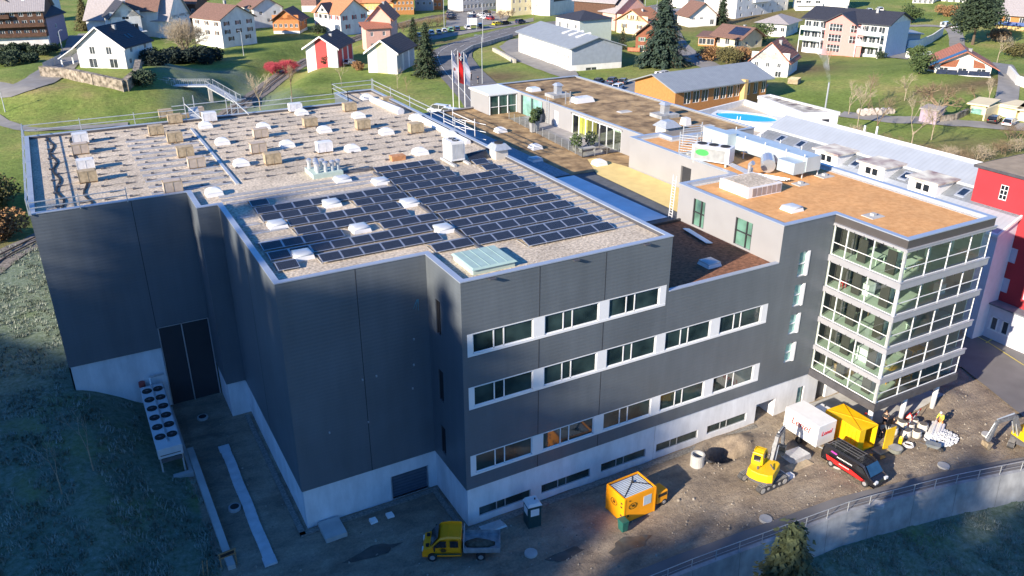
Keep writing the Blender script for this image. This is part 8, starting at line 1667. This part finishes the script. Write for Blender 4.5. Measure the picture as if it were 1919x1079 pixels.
leafy('dark undergrowth below the pale bare bush, left part', 335, 119, 4.2, 15, mat('painted_shade_leaf', (.014, .026, .018), .9, .4, 2), 3200, .4, seed=16); leafy('dark undergrowth below the pale bare bush, right part', 385, 117, 4.6, 15, mat('painted_shade_leaf', (0,)*3), 3200, .4, seed=17); leafy('dark undergrowth beside the railway cutting', 300, 122, 4, 10, mat('painted_shade_leaf', (0,)*3), 1600, .35, seed=18); leafy('dark bush under the footbridge', 262, 160, 3.4, 9, leafd, 1500, .3, seed=19)  # undergrowth leaf colour darkened to carry the shade lying on this slope
leafy('reddish shrub at the upper right wall', 1880, 78, 4, 12, rust, 1600, .3, seed=21); leafy('orange shrubs below the upper right white buildings', 1775, 30, 4, 16, rust, 2200, .35, seed=22); leafy('olive shrub clump at the upper right corner', 1900, 105, 4, 9, olive, 1500, .3, seed=23)
leafy('green and brown riverside bushes at the left edge', 12, 400, 6, 11, olive, 5200, .25, 'bush', 9, 24, p=Vector((-12.5, 139, 4))); leafy('dark bush behind the left roof corner', 30, 420, 4.5, 9, rust, 4200, .25, 'bush', 8, 25, p=Vector((-10.5, 128, 3.0)))
# bare trees -----------------------------------------------------------------------
def branch(mb, p, d, L, r, depth, rr, spread=.55, n=3):
    q = p+d*L; mb.tube(p, q, r, r*.65, 3 if depth < 3 else 5, caps=False)
    if depth == 0: return
    for k in range(n if depth > 1 else n+1):
        nd = (d+Vector((rr.gauss(0, 1), rr.gauss(0, 1), rr.gauss(.15, .6)))*spread).normalized(); branch(mb, p+d*L*rr.uniform(.55, 1), nd, L*rr.uniform(.6, .85), r*.6, depth-1, rr, spread, n)
def bare(label, u, v, hgt, m_=twigp, depth=4, spread=.5, n=3, rt_=.12, name='bare_tree', group=None, stems=1, up_=1.0, p=None, mbk=None):
    rr = random.Random(int(u*3+v)); p = p or gh(u, v); t = thing(name, label, 'tree' if stems == 1 else 'shrub', (p.x, p.y, p.z-.1), 0, group); tk_ = MB(); cr = MB()
    for s in range(stems):
        o = Vector((rr.gauss(0, .5), rr.gauss(0, .5), 0))*(0 if stems == 1 else 1.4); th_ = hgt*(.3 if stems == 1 else .14); tk_.tube(o-Vector((0, 0, .4)), o+Vector((0, 0, th_)), rt_*1.2, rt_*.9, 6)
        for k in range(n): d = Vector((rr.gauss(0, .45)*spread*2, rr.gauss(0, .45)*spread*2, up_)).normalized(); branch(cr, o+Vector((0, 0, th_*rr.uniform(.7, 1))), d, hgt*.24, rt_*.8, depth, rr, spread, n)
    tk_.build('trunk', mbk or m_, t); cr.build('crown', m_, t); return t
bare('pale birch with bare twigs on the lawn behind the roof, left one', 488, 205, 10, twigp, 4, .35, rt_=.12); bare('brown leafed birch on the lawn behind the roof, right one', 548, 190, 9.5, twig, 4, .35, rt_=.1)
bare('large pale bare bush in the sun left of the shuttered house', 352, 108, 15, twigp, 5, .55, 3, .12, 'bare_bush', stems=11)
bare('red twigged shrub on the dark slope', 540, 136, 5.5, twigr, 4, .75, 4, .08, 'red_shrub', stems=11)
bare('second red twigged shrub joined to the first', 515, 138, 5, twigr, 4, .75, 4, .08, 'red_shrub', stems=11)
bare('small red shrub before the shuttered house', 440, 70, 3.5, twigr, 3, .7, 3, .05, 'red_shrub', stems=4)
bare('broad old apple tree on the lawn above the farm lane', 1752, 222, 10, twig, 5, .75, 3, .32, 'apple_tree', mbk=bark)
for k, (u, v, hh, lab) in enumerate(((1628, 202, 9, 'thin pale bare tree on the meadow beside its long shadow'), (1695, 188, 7, 'small bare tree at the meadow right of the centre'), (1852, 190, 6, 'small leaning bare tree below the solar chalet'), (1825, 188, 4, 'small crooked fruit tree left of the leaning one'), (1552, 122, 6, 'bare tree casting a shadow below the pink house'), (1606, 240, 11, 'tall thin bare birch behind the grey roof, left one'), (1640, 258, 11, 'tall thin bare birch behind the grey roof, second one'), (1705, 285, 13, 'pale leafless tree behind the grey roof, middle'), (1745, 262, 8, 'thin bare birch right of the apple tree trunk'), (1157, 118, 6, 'round bare tree between workshop and red cottage'), (1590, 215, 8, 'bare sapling near the slender flue'), (1868, 118, 9, 'leaning pale trunk on the right hillside'), (1000, 38, 8, 'grey bare tree before the cream house'), (640, 160, 7, 'staked sapling on the lawn, left one'), (745, 165, 7, 'staked sapling on the lawn, middle one'), (762, 175, 6, 'staked sapling on the lawn, right one'))):
    bare(lab, u, v, hh, twigp if k % 3 else twig, 4 if k < 13 else 2, .4, 3, .09 if k < 13 else .05)
for k, (u, v) in enumerate(((1600, 262), (1665, 280), (1690, 296), (1735, 300), (1775, 302), (1800, 312), (1835, 300), (1870, 290), (1905, 285), (1900, 262))): bare(['pale', 'brown'][k % 2]+' leafless shrub behind the grey roof, '+ORD[k]+' from the left', u, v, 4.5, twigp if k % 2 == 0 else twig, 4, .8, 3, .05, 'bare_shrub', 'leafless shrubs behind the grey roof', 5)
for k, (u, v) in enumerate(((752, 60), (768, 56), (785, 54), (800, 52), (815, 50), (828, 46), (940, 36), (956, 34))): bare('grey brown leafless shrub along the railway, '+ORD[k]+' from the left', u, v, 5.5, twig, 4, .6, 3, .06, 'bare_shrub', 'leafless shrubs along the railway', 5)
# foreground trees ------------------------------------------------------------------
g0 = G(1476, 1052, 0)
conifer('spruce crown rising into the picture at the lower right', 0, 0, 15.5, 9.5, 31, mat('front_needle', (.035, .06, .025), .85, .45, 2, c2=(.085, .105, .045)), 20500, name='spruce', p=Vector((35.1, 27.2, -5.5)))
for k, (x, y, hh, lab) in enumerate(((-5.6, 63, 7, 'slender pale bare sapling on the frosty slope, left one'), (-3.2, 65, 7.5, 'slender pale bare sapling on the frosty slope, right one'))): bare(lab, 0, 0, hh, twigp, 2, .3, 2, .05, p=Vector((x, y, h(x, y))))
# spruces on the wooded hill west of the site: they cast the long shade ----------------
proto = {}
for k in (0, 1, 2): c_, l_ = conifer_mesh(50+k, 24, .17, 3000, .05); proto[k] = tree_from('hill_spruce', '', c_, needle, 24, .4, (0, 0, -200), limbs=l_)
first_ = set(); SP = SHADE_TREES = []
TT = [(-60, 48), (-20, 47), (0, 45), (4, 43), (7, 39.5), (10, 36.5), (14, 35.5), (17, 33.5), (20, 32), (22, 36.5), (24, 42), (27, 44.6), (31, 44.8), (34, 45.6), (38, 46.4), (44, 45.5), (52, 43.5), (62, 38.8), (68, 36)]
tr_r = random.Random(5); SHADE = []
for row in range(3):
    for i in range(20):
        y0 = 68-i*6.2-row*2.1+tr_r.uniform(-1, 1); x = -46-row*5+tr_r.uniform(-1.8, 1.8)-85; q_ = -45-x; y = y0-q_*math.tan(SUN_AZ-math.pi)
        tip = interp(TT, y0)+(tr_r.uniform(-4.5, 1.5) if row else tr_r.uniform(-4, 5.5))+q_/math.cos(SUN_AZ-math.pi)*math.tan(SUN_EL); SHADE.append((x, y, tip-h(x, y), row, i))
kd_ = {k: tree_of(v) for k, v in proto.items()}
for i, (x, y, hh, row, c_) in enumerate(SHADE):
    k = i % 3; lab = f'tall spruce on the left hill, {ORD[c_]} from the rear in the {["nearest", "middle", "farthest"][row]} row'
    s = hh/24
    if k not in first_: first_.add(k); t = proto[k]; t.location = (x, y, h(x, y)-.3); t.scale = (s, s, s); tag(t, lab, None, 'spruces on the wooded hill')
    else: t = copy_tree(proto[k], (x, y, h(x, y)-.3), i*1.3, lab, None, 'spruces on the wooded hill', kd_[k], (s, s, s))

# ================================================================ SCATTERED GROUND DETAIL
sr = random.Random(77); st = MB()
for k in range(1000):
    x = sr.uniform(5, 88); y = interp(WALL, x)+1.6+sr.random()**1.2*13
    if x < 22: y = sr.uniform(38, 74) if x < 10 else sr.uniform(38, 52)
    if 22 < x < 59 and y > 46.8: continue
    if x > 76 and y > 38: continue
    s = sr.uniform(.03, .10) if sr.random() < .93 else sr.uniform(.10, .17); z = hz(x, y)
    st.tube((x, y, z-.03), (x+sr.uniform(-.4, .4)*s, y+sr.uniform(-.4, .4)*s, z+s*.8), s, s*.55, 5)
tag(st.build('rubble', mat('rubble_stone', (.24, .20, .16), .95, .4, 2, c2=(.42, .38, .32))), 'loose stones and clods scattered over the dirt yard', 'rubble', kind='stuff')
tu = MB()
def tuft(x, y, s):
    z = hz(x, y)
    for k in range(4):
        a = sr.uniform(0, 6.28); dx, dy = math.cos(a)*s, math.sin(a)*s; bx, by = x+sr.uniform(-.2, .2), y+sr.uniform(-.2, .2); w_ = s*.16
        tu.add([(bx-dy*.16, by+dx*.16, z-.05), (bx+dy*.16, by-dx*.16, z-.05), (bx+dx*.55, by+dy*.55, z+s*sr.uniform(.5, .9))], [[0, 1, 2]])
for k in range(9000):
    x = sr.uniform(-12, 4.2); y = 52+sr.random()**1.3*70
    if -4.2 < x and y > 77.5: continue
    if x > 1.0 and y > 64.5: continue
    if noise.noise((x*.4, y*.25, 2)) < -.15: continue
    tuft(x, y, sr.uniform(.18, .5))
for k in range(7000):
    x = sr.uniform(34, 78); y = interp(WALL, x)-.5-sr.random()*9
    if noise.noise((x*.35, y*.35, 7)) < -.1: continue
    tuft(x, y, sr.uniform(.14, .34))
tag(tu.build('rough_grass', mat('frosted_grass', (.12, .15, .09), .9, .4, .5, c2=(.34, .38, .32))), 'rough half frosted grass tufts on the shaded slopes', 'grass', kind='stuff')
for k, (u, v, a_, b_, lab) in enumerate(((1640, 858, 1.1, .6, 'dark puddle by the yellow container door'), (1180, 1020, 1.8, .7, 'long wet patch below the striped container'), (700, 1035, 2.0, .6, 'wet patch left of the yellow truck'), (1330, 868, 1.0, .5, 'wet patch beside the concrete pipe'), (1060, 1040, 1.6, .5, 'shallow puddle right of the yellow truck'))):
    p = G(u, v, 0); pts = [(p.x+a_*math.cos(i*.52)*(1+.25*math.sin(i*2+k)), p.y+b_*math.sin(i*.52)*(1+.25*math.cos(i*1.7+k))) for i in range(12)]
    o = drape('puddle', pts, mat('puddle_water', (.10, .09, .08), .18, .3, 1), .035, .6); tag(o, lab, 'puddle')
